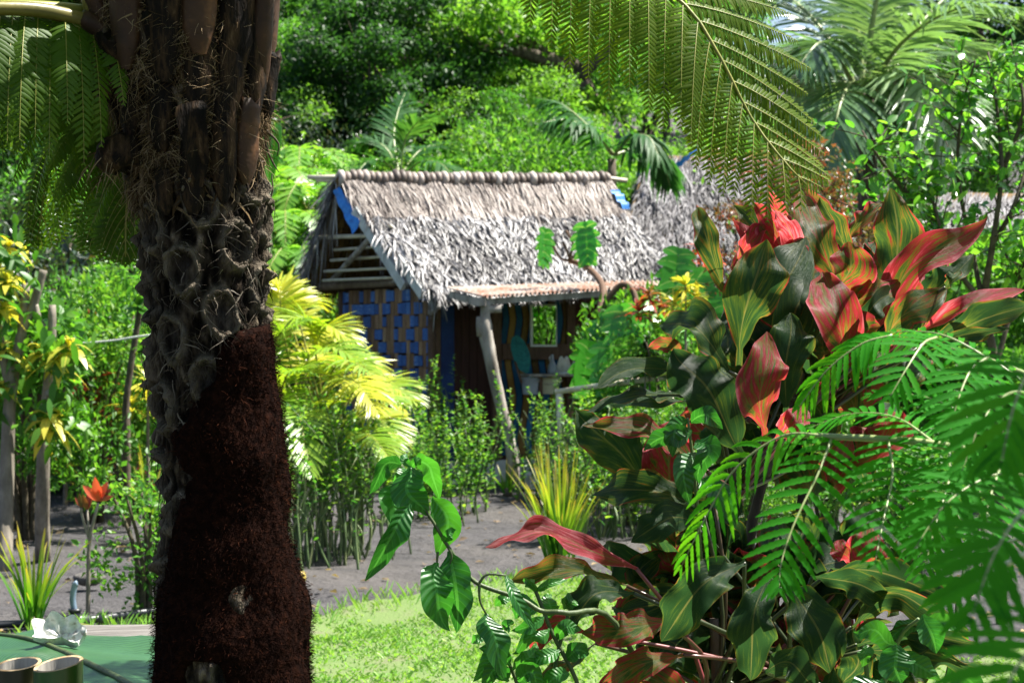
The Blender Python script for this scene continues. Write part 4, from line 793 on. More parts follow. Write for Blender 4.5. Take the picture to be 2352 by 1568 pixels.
# ---- golden palm clump
D0 = 14.3; q = GP(770, 1250); gp = thing('golden_palm', 'clump of sunlit yellow green palm fronds in front of the woven hut wall', 'palm', (q[0], D0, 0)); r = rng_(260)
f = MB(); stems = []
for k in range(8):
    x = q[0] + r.normal(0, .16); y = D0 + r.normal(0, .16); e = np.array([x + r.normal(0, .12), y + r.normal(0, .1), r.uniform(.65, 1.25)]); tube(f, crv([[x, y, -.05], [x, y, .4], e], 8), np.linspace(.028, .018, 8), 8); stems.append(e)
f.build('stems', M['stem'], gp)
GF = [((640, 900), (650, 760), (640, 670), (610, 640), -.1, .75), ((700, 900), (690, 750), (660, 665), (625, 650), .3, .8), ((720, 890), (725, 790), (755, 750), (810, 785), -.2, .75), ((740, 920), (780, 850), (830, 830), (880, 870), 0, .8), ((760, 940), (830, 890), (890, 880), (955, 925), -.3, .6), ((660, 940), (700, 840), (760, 800), (830, 830), -.4, .35),
      ((650, 960), (620, 850), (640, 770), (700, 740), -.3, .3), ((740, 1000), (760, 930), (830, 900), (930, 930), -.5, .55), ((700, 1000), (650, 930), (660, 860), (700, 850), -.5, .2), ((720, 1010), (700, 960), (690, 960), (715, 1090), -.8, .3), ((690, 980), (660, 950), (640, 1000), (625, 1080), -.5, .4), ((760, 1000), (800, 960), (870, 960), (920, 1010), -.2, .7),
      ((690, 880), (670, 740), (690, 690), (725, 700), .5, .6), ((660, 860), (600, 760), (560, 740), (520, 770), .4, .5), ((730, 940), (780, 870), (820, 880), (870, 950), -.6, .85), ((650, 900), (620, 830), (580, 830), (540, 900), 0, .4), ((720, 890), (730, 790), (750, 760), (790, 780), .4, .8), ((690, 940), (700, 850), (730, 820), (780, 835), .2, .9), ((640, 930), (610, 800), (630, 700), (690, 690), .2, .8), ((650, 1000), (620, 940), (640, 920), (690, 960), -.6, .15), ((730, 960), (760, 860), (800, 830), (860, 860), -.7, .35), ((760, 960), (810, 905), (860, 900), (925, 950), .2, .85), ((740, 1020), (790, 990), (850, 1000), (900, 1060), -.5, .3), ((660, 1010), (640, 980), (620, 1010), (605, 1100), -.2, .25), ((720, 900), (720, 780), (700, 730), (650, 740), -.2, .5)]
for i, (a_, b_, c_, d_, dd, rn) in enumerate(GF):
    mb, rb = MB(), MB(); st = lerp(P(*a_, D0 + dd), stems[i % 8], .35); pinnate(mb, rb, [st, P(*b_, D0 + dd), P(*c_, D0 + dd * 1.6), P(*d_, D0 + dd * 2.1)], 38, .29, .024, (68, 25), up=(.1, -.35, 1), lift=.25, droop=.28, rr=.010, seed=270 + i, start=.3, K=5, rnd=rn, vee=.3)
    o = mb.build('frond', M['palm_yel'], gp); rb.build('rachis', M['rachis'], o)

# ---- hedge of leafy shrubs on bare green stems
def hedge_proto(seed, H, n_st, nleaf, lsz, bare, spread=.11, lm='hedge'):
    r = rng_(seed); t = thing('hedge_shrub', None, None); sb, lb = MB(), MB(); pp, dd, nn_, ll = [], [], [], []
    for k in range(n_st):
        x, y = r.normal(0, spread, 2); h = H * r.uniform(.72, 1.05); e = np.array([x + r.normal(0, .07), y + r.normal(0, .07), h])
        c = crv([[x, y, -.05], [x + r.normal(0, .045), y + r.normal(0, .04), h * .22], [x + r.normal(0, .05), y + r.normal(0, .05), h * .45], [x + r.normal(0, .07), y + r.normal(0, .06), h * .7], e], 16)
        if k % 2: i_ = r.integers(4, 9); tube(sb, crv([c[i_], c[i_] + [r.normal(0, .06), r.normal(0, .05), h * .16], c[i_] + [r.normal(0, .12), r.normal(0, .1), h * .38]], 7), np.linspace(.006, .0025, 7), 5, r.random()); tube(sb, c, np.linspace(.0095, .003, 16) * r.uniform(.7, 1.2), 6, r.random())
        m = int(nleaf / n_st); s = np.where(r.random(m) < .05, bare * r.uniform(.35, 1, m), bare + (1 - bare) * r.random(m) ** .9); p = np.array([np.interp(s, np.linspace(0, 1, 16), c[:, j]) for j in range(3)]).T
        an = np.arange(m) * 2.4 + k; o = np.stack([np.cos(an), np.sin(an), r.uniform(.2, .9, m)], -1); pp.append(p); dd.append(o); nn_.append(np.stack([-np.cos(an) * .5, -np.sin(an) * .5, 1 + 0 * an], -1) + r.normal(0, .35, (m, 3))); ll.append(lsz * r.uniform(.6, 1.2, m) * (1.1 - .4 * s))
    sb.build('stems', M['stem'], t); leaves(lb, np.vstack(pp), np.vstack(dd), np.vstack(nn_), np.concatenate(ll), .5, .2, None, 4, .1); lb.build('foliage', M[lm], t); return t
HA = hedge_proto(281, 1.1, 8, 240, .062, .55); HB = hedge_proto(282, 1.05, 9, 240, .058, .58); HC = hedge_proto(283, 1.30, 6, 520, .07, .28); HD = hedge_proto(284, 1.15, 8, 520, .066, .26); HE = hedge_proto(285, .8, 7, 260, .06, .4)
used = set(); r = rng_(290)
def hedge(protos, a, b, n_, lab, grp, rows=1, gap=.28, sc=(.9, 1.1)):
    a, b = np.array(a), np.array(b); d = nrm(b - a); pn = np.array([d[1], -d[0], 0])
    for q_ in range(rows):
        for k in range(n_):
            p = lerp(a, b, (k + .5) / n_ + r.normal(0, .01)) - pn * q_ * gap + r.normal(0, .04, 3) * [1, 1, 0]; T_ = protos[(k + q_) % len(protos)]; first = id(T_) not in used; used.add(id(T_))
            p[2] = gz(p[0], p[1]); place(T_, first, p, r.uniform(0, 6.3), r.uniform(*sc), lab, 'hedge shrub', grp)
hedge([HA, HB], GP(640, 1312), GP(905, 1252), 9, 'hedge shrub with bare green stems in the row below the golden palm', 'hedge shrubs below the golden palm', 3, .25, (.85, 1.05))
hedge([HC, HD], GP(925, 1200), GP(1095, 1165), 6, 'leafy hedge shrub in the clump left of the porch post', 'hedge shrubs left of the porch post', 2, .35, (.62, 1.08))
hedge([HC], GP(950, 1130), GP(1075, 1122), 4, 'tall leafy hedge shrub close in front of the dark doorway', 'hedge shrubs before the doorway', 1, .3, (.8, 1.1))
hedge([HC, HD], GP(1225, 1135), GP(1285, 1160), 3, 'upright leafy hedge shrub between the path and the bamboo post', 'hedge shrubs right of the path', 2, .35, (.62, .98))
hedge([HE, HB], GP(1330, 1240), GP(1490, 1210), 6, 'low hedge shrub with dark bare stems right of the strap leaf clump', 'hedge shrubs right of the strap leaf clump', 2, .28, (.95, 1.2))
hedge([HE], GP(1490, 1230), GP(1900, 1200), 9, 'low hedge shrub behind the cordyline', 'hedge shrubs behind the cordyline', 1, .3, (.9, 1.2))
hedge([HE], GP(1900, 1300), GP(2330, 1330), 8, 'low hedge shrub in shade behind the lower right fern', 'hedge shrubs behind the lower right fern', 1, .3, (.7, 1.0))

# ---- strap leaf clumps
def straps(name, label, base, n_, L, wd, seed, spread=.5, sprd0=.06, kk=.5):
    r = rng_(seed); t = thing(name, label, 'plant', base); b = MB(); an = r.uniform(0, 2 * PI, n_); o = np.stack([np.cos(an), np.sin(an), 0 * an], -1); ln = L * r.uniform(.5, 1.05, n_); q = r.uniform(.05, 1, n_) ** .8 * spread
    p = np.asarray(base) + o * (r.random(n_) * sprd0)[:, None]; tt = np.linspace(0, 1, 9); d = nrm(o * q[:, None] + [0, 0, 1])
    Cn = p[:, None] + d[:, None] * (ln[:, None] * tt)[..., None] + (o * (ln * q * kk)[:, None])[:, None] * (tt ** 2.2)[None, :, None] - np.array([0, 0, 1.0]) * ((ln * q * kk * 1.1)[:, None] * tt ** 2.6)[..., None]
    W = np.stack([-np.sin(an + r.normal(0, .7, n_)), np.cos(an), 0 * an], -1); pw = np.interp(tt, [0, .2, .6, .9, 1], [.8, 1, .9, .4, .03])
    ribbons(b, Cn, nrm(W)[:, None], (wd * r.uniform(.6, 1.1, n_))[:, None] * .5 * pw, o[:, None], .25, 3); b.build('blades', M['blade'], t)
    f = MB(); tube(f, [np.asarray(base) - [0, 0, .03], np.asarray(base) + [0, 0, .06]], [sprd0 * 1.1, sprd0 * .7], 9, jit=.3); f.build('crown_base', M['bark'], t); return t
straps('strap_leaf_plant', 'fountain of bright green strap leaves beside the sandy path', GP(1288, 1292), 130, .84, .022, 301, .33, .10)
straps('strap_leaf_plant', 'yellow green strap leaf plant with orange tips by the black pipe at left', GP(92, 1430) + [0, -.15, 0], 40, .60, .022, 302, .42, .05)
straps('strap_leaf_plant', 'small low tuft of strap leaves beside the doorstep', GP(1165, 1135), 22, .4, .03, 303, .8, .05)
straps('strap_leaf_plant', 'reddish strap leaf plant low beside the trunk at left', P(345, 784, 15) * [1, 1, 0], 30, .85, .03, 304, .9, .06)

# ---- lobed leaf climber
def lobed(mb, c, d, nml, L, seed=0, rnd=.5):
    r = rng_(seed); d = nrm(np.asarray(d, float)); s = nrm(np.cross(d, np.asarray(nml, float))); nn_ = np.cross(s, d); c = np.asarray(c, float); nlb = 5
    tt = np.linspace(0, 1, 9); Cn = c + d * (L * tt)[:, None] - np.array([0, 0, 1]) * (.1 * L * tt ** 2)[:, None]
    ribbons(mb, Cn[None], s, (L * .30 * np.sin(PI * np.clip(tt * .9 + .1, 0, 1)) ** .6)[None], nn_, .15, 3, [rnd])
    for k in range(nlb):
        b_ = (k + .15) / nlb * .86; a = math.radians(125 - 95 * b_); ll = L * (.52 - .30 * abs(b_ - .3) - .12 * b_)
        for sg in (-1, 1):
            dd = nrm(d * math.cos(a) + s * math.sin(a) * sg + nn_ * .10 + r.normal(0, .05, 3)); q0 = c + d * L * b_ + nn_ * .002 * (k % 2) - np.array([0, 0, .1 * L * b_ ** 2]); t2 = np.linspace(0, 1, 6)
            Cl = q0 + dd * (ll * t2)[:, None] + d * (ll * .18 * t2 ** 2)[:, None] - np.array([0, 0, 1]) * (.22 * ll * t2 ** 2)[:, None]; W = nrm(np.cross(dd, nn_))
            ribbons(mb, Cl[None], W, (L * .14 * np.array([1.1, 1.1, 1, .92, .7, .1]))[None], nn_, .1, 3, [rnd + r.normal(0, .06)])
q = GP(1478, 1105); lo = thing('lobed_leaf_plant', 'big lobed leaf climber whose bare stem bends over the porch roof', 'plant', (q[0], 18.3, 0))
f = MB(); tube(f, crv([[q[0], 18.3, 0], P(1475, 900, 18.4), P(1400, 760, 18.6), P(1380, 720, 18.8), P(1386, 670, 19.0), P(1375, 640, 19.3), P(1345, 612, 19.9), P(1308, 598, 20.1)], 40), np.linspace(.05, .028, 40), 9, jit=.15)
tube(f, crv([P(1382, 725, 18.8), P(1395, 690, 18.7), P(1425, 655, 18.7), P(1452, 665, 18.6), P(1465, 720, 18.5), P(1480, 880, 18.4)], 26), .03, 8)
for a_ in ([(1308, 598), (1285, 590), (1260, 540)], [(1308, 598), (1325, 580), (1340, 545)], [(1310, 600), (1300, 570), (1292, 555)], [(1306, 598), (1316, 560), (1300, 530)]): tube(f, crv([P(x_, y_, 20.02) for x_, y_ in a_], 8), .015, 6)
f.build('stem', M['brown_wood'], lo)
for i, (u, v, du, dv, D, L, fz) in enumerate([(1252, 535, -4, 60, 19.9, .28, (1, -.8, .2)), (1345, 522, 5, 62, 19.9, .32, (-.6, -1, .4)), (1558, 585, -8, 50, 18, .36, (.1, -1, .3)), (1430, 715, 10, 60, 18, .40, (-.3, -.6, .9)), (1400, 800, 8, 60, 18, .42, (0, -1, .5)), (1352, 800, -8, 62, 18.1, .38, (.6, -1, .2)), (1480, 745, 30, 55, 18.2, .40, (.2, -.4, 1)), (1440, 790, 20, 50, 17.9, .38, (.1, -1, .4)),
                                              (1510, 700, 40, 40, 18.4, .4, (.2, -.5, 1)), (1400, 740, -30, 40, 18.5, .34, (0, -1, .4)), (1380, 880, 0, 50, 18.6, .34, (0, -1, .3)), (1600, 640, 30, 50, 17.7, .42, (.1, -1, .3)), (1625, 720, 20, 60, 17.6, .40, (0, -1, .3)), (1530, 790, 20, 50, 17.8, .36, (0, -.7, .7)), (1470, 850, 0, 50, 18.2, .3, (.3, -1, .3))]):
    mb = MB(); c = P(u, v, D); e = P(u + du, v + dv, D - .05); lobed(mb, c, e - c, fz, L * 1.25, i, (.2 + .09 * i) % 1); o = mb.build('leaf', M['lobed'], lo)
    if i > 1: f = MB(); tube(f, crv([P(1460 + 8 * (i % 4), 900, 18.3), lerp(c, P(1470, 800, 18.4), .4), c], 10), .010, 6); f.build('petiole', M['stem'], o)

# ---- rosette plants: crotons, dracaenas, small red cordyline
def rosette(mb, c, n_, L, wd, seed, droop=.35, up=.5, upd=(0, 0, 1)):
    r = rng_(seed); an = np.arange(n_) * 2.4; an = an + r.normal(0, .35, n_); el = np.linspace(-.35, 1.15, n_) + r.normal(0, .28, n_); d = np.stack([np.cos(an) * np.cos(el), np.sin(an) * np.cos(el), np.sin(el) * up + .1], -1)
    p = np.asarray(c) + np.stack([0 * an, 0 * an, np.linspace(-.5, 0, n_) * L * .6], -1); leaves(mb, p, d, np.stack([-np.cos(an) * .6, -np.sin(an) * .6, 1 + 0 * an], -1) + r.normal(0, .2, (n_, 3)), L * r.uniform(.75, 1.15, n_), wd / L, .15, None, 7, droop)
def stemplant(name, label, base, branches, heads, lm, L, wd, bark='bark_pale', cat='shrub', tr=.05, n_=16, seed=0, group=None, green=False, dr=.35):
    t = thing(name, label, cat, base, group); f = MB()
    for k, a_ in enumerate(branches): tube(f, crv(a_, 16), np.linspace(tr * (1 if k == 0 else .6), tr * .45, 16), 8, jit=.12, seed=k)
    f.build('stems', M[bark], t); b = MB()
    for k, c in enumerate(heads): rosette(b, c, n_, L, wd, seed + k, dr)
    b.build('foliage', lm, t)
    if green:
        r = rng_(seed + 99); hd = np.array(heads); k = 34 * len(hd); p = hd[r.integers(0, len(hd), k)] + r.normal(0, .11, (k, 3)) * [1, 1, .9]; g_ = MB()
        leaves(g_, p, r.normal(0, .6, (k, 3)) + [0, 0, -.3], r.normal(0, .4, (k, 3)) + [0, -.2, .9], r.uniform(.08, .15, k), .42, .15, None, 5, .25); g_.build('green_leaves', M['bush'], t)
    return t
D = 13.2
def Q(u, v, d=0): return P(u, v, D + d)
b0 = GP(98, 1272); t = stemplant('croton_tree', 'croton tree with pale straight trunk and big yellow leaf heads at left', b0, [[b0 - [0, 0, .1], Q(98, 1100), Q(105, 950), Q(118, 800), Q(120, 700)], [Q(105, 950), Q(112, 920, -.2), Q(112, 900, -.3)], [Q(118, 830), Q(150, 800, -.1), Q(160, 780, -.2)], [Q(118, 780), Q(90, 740), Q(80, 700)]],
               [Q(112, 950, -.35), Q(130, 820, -.25), Q(95, 800, -.1), Q(160, 790, -.3), Q(120, 960, -.3)], M['croton'], .20, .068, n_=13, dr=.75, green=True, tr=.055, seed=600)
b0 = GP(8, 1290); stemplant('croton_tree', 'leaning croton trunk with yellow leaves at the left picture edge', b0, [[b0 - [0, 0, .1], Q(15, 1100), Q(25, 900), Q(50, 760), Q(60, 650)], [Q(25, 900), Q(0, 780), Q(-20, 640)], [Q(50, 760), Q(80, 690), Q(100, 620)]], [Q(18, 640, -.2), Q(5, 700, -.1), Q(-5, 620), Q(20, 560, .1), Q(0, 880), Q(10, 790)], M['croton'], .19, .066, n_=13, dr=.75, green=True, tr=.06, seed=620)
gb = bush_proto('round_leaf_shrub', 235, .45, .9, 420, .12, M['bush'], wr=.75, K=4, tips=30); q = Q(75, 700, .5); place(gb, True, (q[0], 13.7, .95), 0, (1, 1, .85), 'round leaved green climber around the croton tops at left', 'shrub', None)
b0 = P(205, 784, 16.5) * [1, 1, 0]; stemplant('dracaena', 'thin dracaena with narrow red and green leaves behind the white line', b0, [[b0, P(205, 1000, 16.5), P(200, 900, 16.5), P(198, 770, 16.5)]], [P(198, 770, 16.4), P(205, 860, 16.4), P(215, 950, 16.3)], M['crotred'], .42, .05, tr=.03, seed=640, n_=20, cat='plant')
b0 = P(290, 784, 15.5) * [1, 1, 0]; t = stemplant('slender_tree', 'slender bare dark stem with a few leaves left of the tree fern trunk', b0, [[b0, P(290, 1000, 15.5), P(292, 900, 15.5), P(318, 730, 15.5), P(330, 640, 15.5)]], [P(330, 640, 15.4), P(318, 700, 15.4), P(345, 780, 15.3)], M['hedge'], .16, .05, bark='bark', tr=.04, seed=650, cat='tree')
for i, (u, v, D_, lab) in enumerate([(340, 870, 15.8, 'yellow striped croton low against the tree fern trunk'), (150, 1010, 17.5, 'small yellow flecked croton at the end of the sandy plot'), (280, 1050, 17, 'small croton with orange leaves near the slender stem')]):
    b0 = P(u, 784, D_) * [1, 1, 0]; c = P(u, v, D_); stemplant('croton_shrub', lab, b0, [[b0, c]], [c, c + [.15, 0, -.15], c + [-.15, .1, -.2]], M['croton' if i != 2 else 'crotred'], .28, .05, tr=.02, seed=660 + i)
b0 = GP(202, 1418); Dq = b0[1]; cs = thing('young_cordyline', 'small cordyline with orange red leaf head on a thin stem at left', 'plant', b0)
f = MB(); tube(f, crv([b0 - [0, 0, .05], P(203, 1330, Dq), P(206, 1240, Dq), P(226, 1155, Dq)], 14), np.linspace(.014, .008, 14), 7); tube(f, crv([P(206, 1245, Dq), P(190, 1190, Dq), P(186, 1165, Dq)], 7), .007, 6); tube(f, [P(206, 1250, Dq), P(200, 1170, Dq)], .006, 6); f.build('stems', M['bark_pale'], cs)
b = MB(); c = P(226, 1150, Dq); 
for u, v in ((190, 1108), (205, 1118), (218, 1088), (232, 1112), (248, 1100), (252, 1120), (225, 1120), (240, 1140)): 
    e = P(u, v, Dq + .03 * math.sin(u)); leaves(b, c[None], (e - c)[None], np.array([[.1 * math.sin(u), -1, .4]]), np.linalg.norm(e - c), .34, .3, None, 7, .1)
b.build('red_leaves', M['orange'], cs); b = MB()
for c0, es in (((187, 1165), ((172, 1138), (182, 1128), (200, 1140))), ((200, 1170), ((190, 1130), (212, 1132), (206, 1120))), ((228, 1150), ((258, 1115), (262, 1135)))):
    c = P(*c0, Dq)
    for u, v in es: e = P(u, v, Dq + .02 * math.sin(v)); leaves(b, c[None], (e - c)[None], np.array([[.1, -1, .4]]), np.linalg.norm(e - c), .3, .3, None, 6, .1)
b.build('brown_leaves', M['crotred'], cs)
sb_ = bush_proto('small_leaf_shrub', 245, .36, .95, 1500, .045, M['hedge'], wr=.6, tips=46, cr=.32, nst=9); q = GP(345, 1400); place(sb_, True, (q[0], q[1], gz(q[0], q[1])), 0, (1.05, 1, 1.0), 'bushy shrub with tiny light green leaves left of the tree fern base', 'shrub', None)
st_ = bush_proto('small_leaf_shrub', 246, .3, .6, 260, .07, M['bush'], wr=.5, tips=18, K=4); q = GP(20, 1200); place(st_, True, (q[0], q[1], 0), 0, 1.0, 'sparse green seedling shrub between the croton trunks at left', 'shrub', None)
# red flecked small plants right of porch
for i, (u, v, D_, mt, lab) in enumerate([(1492, 672, 17.6, 'crotred', 'croton with spiky red leaves under the porch roof end'), (1575, 650, 17, 'croton', 'feathery yellow croton right of the porch'), (1482, 800, 17.5, 'bush_dark', 'dark purple leaved plant among the lobed leaves'), (1610, 560, 20, 'orange', 'croton with orange leaves between hut and russet tree')]):
    b0 = P(u, 784, D_) * [1, 1, 0]; c = P(u, v, D_); stemplant('croton_shrub', lab, b0, [[b0, c]], [c, c + [.10, 0, -.12], c + [-.10, .06, -.16]], M[mt], .22, .04, tr=.015, seed=680 + 5 * i, n_=24)
# line, pipe, fruit, rock
f = MB(); tube(f, crv([P(100, 794, 15.2), P(250, 783, 15), P(340, 770, 14.8), P(600, 740, 14.4)], 20), .009, 6); tag(f.build('washing_line', M['white'], loc=P(250, 783, 15)), 'thin white line stretched across the left garden', 'line')
M['pipe'] = plain('black_pipe', [(.3, (.012, .013, .016)), (.7, (.025, .027, .032))], 10, .35, .5, .05); M['pipe_blue'] = plain('blue_grey_pipe', [(.3, (.12, .17, .24)), (.7, (.18, .24, .32))], 10, .4, .5, .05)
q = GP(172, 1432); pi_ = thing('irrigation_pipe', 'black irrigation pipe with grey blue riser lying on the sand at left', 'pipe', q)
f = MB(); A = [GP(-60, 1445), GP(100, 1438), GP(172, 1434), GP(260, 1424), GP(330, 1414), GP(470, 1400)]; A = [a_ + [0, 0, .02] for a_ in A]; tube(f, crv(A, 40), .021, 10); f.build('pipe', M['pipe'], pi_)
c = A[2]; f = MB(); tube(f, [c + [-.08, 0, 0], c + [.08, .02, 0]], .031, 10); tube(f, [c + [.12, .03, 0], c + [.17, .04, 0]], .029, 10); tube(f, [c, c + [0, 0, .05]], [.03, .03], 10); tube(f, [c + [0, 0, .05], c + [0, 0, .065]], .036, 10); f.build('tee_fitting', M['pipe'], pi_)
f = MB(); tube(f, crv([c + [0, 0, .04], c + [-.012, 0, .12], c + [.0, 0, .19], c + [.012, 0, .2]], 10), .0165, 10); f.build('riser', M['pipe_blue'], pi_)
M['fruit'] = plain('yellow_fruit', [(.3, (.35, .22, .03)), (.6, (.45, .36, .08)), (.8, (.22, .24, .06))], 20, .45, .4, .1)
q = GP(690, 1341); f = MB(); a_ = np.linspace(0, PI, 12); tube(f, [[q[0], q[1], .042 - .042 * math.cos(x_)] for x_ in a_], np.maximum(.036 * np.sin(a_) ** .8, .002), 16); tag(f.build('fallen_fruit', M['fruit'], loc=q), 'round yellow fruit lying on the sand beside the tree fern', 'fruit')
q = GP(432 / 1, 1262) if False else GP(735, 1235); f = MB(); a_ = np.linspace(0, PI, 10); tube(f, [[q[0], q[1], .035 - .035 * math.cos(x_)] for x_ in a_], np.maximum(.032 * np.sin(a_) ** .8, .002), 14); tag(f.build('fallen_fruit', M['fruit'], loc=q), 'round orange fruit lying among the bare hedge stems', 'fruit')
M['rock'] = plain('grey_rock', [(.3, (.06, .055, .05)), (.7, (.15, .14, .13))], 20, .85, .2, .6)
q = GP(205, 1335); f = MB(); n1, n2_ = 14, 10; V = []; r = rng_(3)
for i in range(n1):
    for j in range(n2_): ph, th = PI * i / (n1 - 1), 2 * PI * j / n2_; d = np.array([math.sin(ph) * math.cos(th), math.sin(ph) * math.sin(th), math.cos(ph)]); V.append(q + d * [.10, .06, .045] * (1 + .25 * mnoise.noise(Vector(d * 2))) + [0, 0, .02])
f.add(V, None, [(i * n2_ + j, i * n2_ + (j + 1) % n2_, (i + 1) * n2_ + (j + 1) % n2_, (i + 1) * n2_ + j) for i in range(n1 - 1) for j in range(n2_)]); tag(f.build('rock', M['rock'], loc=q), 'small grey rock on the sand beside the thin red headed plant', 'rock')
# ------------------------------------------------------------------ tree fern in the foreground
DT = 3.8
tf_ = thing('tree_fern', 'tall tree fern with thick shaggy dark trunk and reddish brown root fibre at left', 'tree fern', (P(560, 784, DT)[0], DT, 0))
vk = np.array([-160, 0, 100, 200, 320, 400, 500, 600, 700, 800, 900, 1000, 1100, 1200, 1300, 1400, 1500, 1568, 1800, 2100, 2540.])
lk = np.array([240, 215, 215, 250, 290, 305, 322, 335, 342, 354, 362, 368, 382, 382, 374, 362, 356, 356, 350, 330, 280.])
rk = np.array([590, 612, 618, 612, 606, 608, 610, 606, 610, 628, 638, 642, 650, 658, 672, 696, 708, 712, 730, 750, 800.])
zk = CH - (vk - 784) * DT / F; cxk = ((lk + rk) / 2 - 1176) * DT / F; rdk = (rk - lk) / 2 * DT / F
def trunk_cr(z): return np.interp(-z, -zk, cxk), np.interp(-z, -zk, rdk)
def zv(v): return CH - (v - 784) * DT / F
r = rng_(700)
# leaf scars in a spiral
sc_phi, sc_z = [], []
zz_ = zv(1560); k = 0
while zz_ < zv(380):
    sc_phi.append((k * 2.39996) % (2 * PI)); sc_z.append(zz_); zz_ += .0165; k += 1
sc_phi, sc_z = np.array(sc_phi), np.array(sc_z)
nz_, nph = 620, 280
Zg = np.linspace(zv(2560), zv(-160), nz_); PH = np.linspace(0, 2 * PI, nph, endpoint=False)
cx, rd = trunk_cr(Zg)
disp = np.zeros((nz_, nph)); scar = np.zeros((nz_, nph)); rim = np.zeros((nz_, nph)); fib = np.zeros((nz_, nph))
for i in range(nz_):
    dz = (Zg[i] - sc_z) / .040; near = np.abs(dz) < 1.6
    if near.any():
        dph = (PH[:, None] - sc_phi[None, near] + PI) % (2 * PI) - PI; q = np.sqrt((dph * rd[i] / .027) ** 2 + dz[None, near] ** 2); qm = q.min(1)
        scar[i] = np.clip(1.15 - qm, 0, 1); rim[i] = np.exp(-((qm - 1.12) / .22) ** 2)
    for j in range(nph):
        x_, y_ = math.cos(PH[j]) * rd[i], math.sin(PH[j]) * rd[i]
        fib[i, j] = mnoise.noise(Vector((x_ * 34, y_ * 34, Zg[i] * 13))) * .55 + mnoise.noise(Vector((x_ * 95, y_ * 95, Zg[i] * 42 + 9))) * .45
def mantle_phi(z):   # left limit of the root mantle (0 = facing the camera, + = right), radians
    vv = 784 - (z - CH) * F / DT
    return np.radians(np.interp(vv, [690, 740, 760, 790, 860, 920, 960, 1000, 1060, 1090, 1130, 1180, 1250, 1320, 1400, 1480], [120, 85, 45, 14, 4, -14, -26, -44, -34, -20, -30, -45, -60, -72, -110, -185]))
PC = (PH - 1.5 * PI + PI) % (2 * PI) - PI       # angle from the camera-facing line
up_ = np.clip((Zg - zv(430)) / .18, 0, 1)[:, None]
ml = mantle_phi(Zg)[:, None]; lft = (PC[None] - ml); wrap = np.minimum(lft, np.radians(205) - PC[None] + 0 * ml)
nzm = np.array([[mnoise.noise(Vector((math.cos(p_) * 1.6, math.sin(p_) * 1.6, z_ * 9))) for p_ in PH] for z_ in Zg])
hole = np.exp(-(((PC[None] + .25) / .40) ** 2 + ((Zg[:, None] - zv(1535)) / .075) ** 2))
mk = lft + nzm * .30 + fib * .25 - hole * 1.8; mk = np.where((Zg < zv(1490))[:, None], 1.0 - hole * 1.6 + nzm * .4, mk); mask = np.clip(mk / .3, -1, 1)
disp = fib * (.014 + .010 * up_) + rim * (.017 + .026 * fib) * (1 - up_) - np.clip(scar, 0, 1) * .004
disp = np.where(mask > 0, np.minimum(disp, fib * .006), disp); rim = rim * (mask < .15)
R_ = rd[:, None] * .965 + disp
V = np.stack([cx[:, None] + np.cos(PH) * R_, DT + np.sin(PH) * R_, np.broadcast_to(Zg[:, None], R_.shape)], -1)
i = (np.arange(nz_ - 1) * nph)[:, None]; j = np.arange(nph)[None]; qd = np.stack([i + j, i + (j + 1) % nph, i + nph + (j + 1) % nph, i + nph + j], -1).reshape(-1, 4)
lv = np.stack([rim, scar, .5 + fib], -1)
m, t, bs, out = newmat('tree_fern_bark'); s = lvsep(t)
n1 = noisef(t, 26, 5, .7, scalev(t, 1, 1, .45)); n2 = noisef(t, 90, 3, .6, scalev(t, 1, 1, .3)); n3 = noisef(t, 3.5, 3)
c = ramp(t, [(.36, (.003, .0022, .0016)), (.48, (.011, .008, .0055)), (.58, (.042, .031, .021)), (.70, (.13, .102, .072)), (.84, (.26, .21, .155))], math_(t, 'ADD', math_(t, 'MULTIPLY', n1, .55), math_(t, 'MULTIPLY', s[2], .45)))
c = mixc(t, math_(t, 'MULTIPLY', s[0], math_(t, 'MULTIPLY', n1, 1.1)), c, (.20, .17, .13))
cs_ = ramp(t, [(.38, (.005, .0045, .004)), (.52, (.024, .021, .018)), (.7, (.072, .066, .058))], math_(t, 'ADD', math_(t, 'MULTIPLY', n2, .65), math_(t, 'MULTIPLY', n3, .35)))
c = mixc(t, math_(t, 'MULTIPLY', s[1], .85), c, cs_); t.links.new(c, bs.inputs['Base Color']); bs.inputs['Roughness'].default_value = .92; bs.inputs['Specular IOR Level'].default_value = .06
bump(t, bs, math_(t, 'ADD', n1, math_(t, 'MULTIPLY', n2, .6)), 1.0, .03); M['tfbark'] = m
f = MB(); f.add(V, None, qd, lv); trunk = f.build('trunk', M['tfbark'], tf_)
# root mantle shell and its fibres
mth = np.interp(-Zg, [-zv(1568), -zv(1200), -zv(740)], [.010, .008, .004])[:, None]
Rm = rd[:, None] * .968 + np.where(mask > 0, mth * mask + .026 * (nzm * .6 + .22 * fib) * mask + .006, mask * .03 - .004)
Vm = np.stack([cx[:, None] + np.cos(PH) * Rm, DT + np.sin(PH) * Rm, np.broadcast_to(Zg[:, None], Rm.shape)], -1)
cut = Zg < zv(660); kk = int(cut.sum()); f = MB(); f.add(Vm[:kk], None, qd[: (kk - 1) * nph], lv[:kk])
M['mantle'] = plain('root_fibre_mantle', [(.3, (.003, .0013, .001)), (.5, (.008, .003, .002)), (.75, (.022, .0075, .004))], 60, .95, .03, .9, None, 4, .01)
man = f.build('root_mantle', M['mantle'], trunk)
N = 95000; iz = r.integers(0, kk - 1, N); ip = r.integers(0, nph, N); mm = mk[iz, ip]; ok = (r.random(N) < np.clip(mm / .9 + .42, 0, 1) ** 1.6) & (np.cos(PC[ip]) > -.45) & (Zg[iz] > zv(1640)); iz, ip = iz[ok], ip[ok]; k = len(iz)
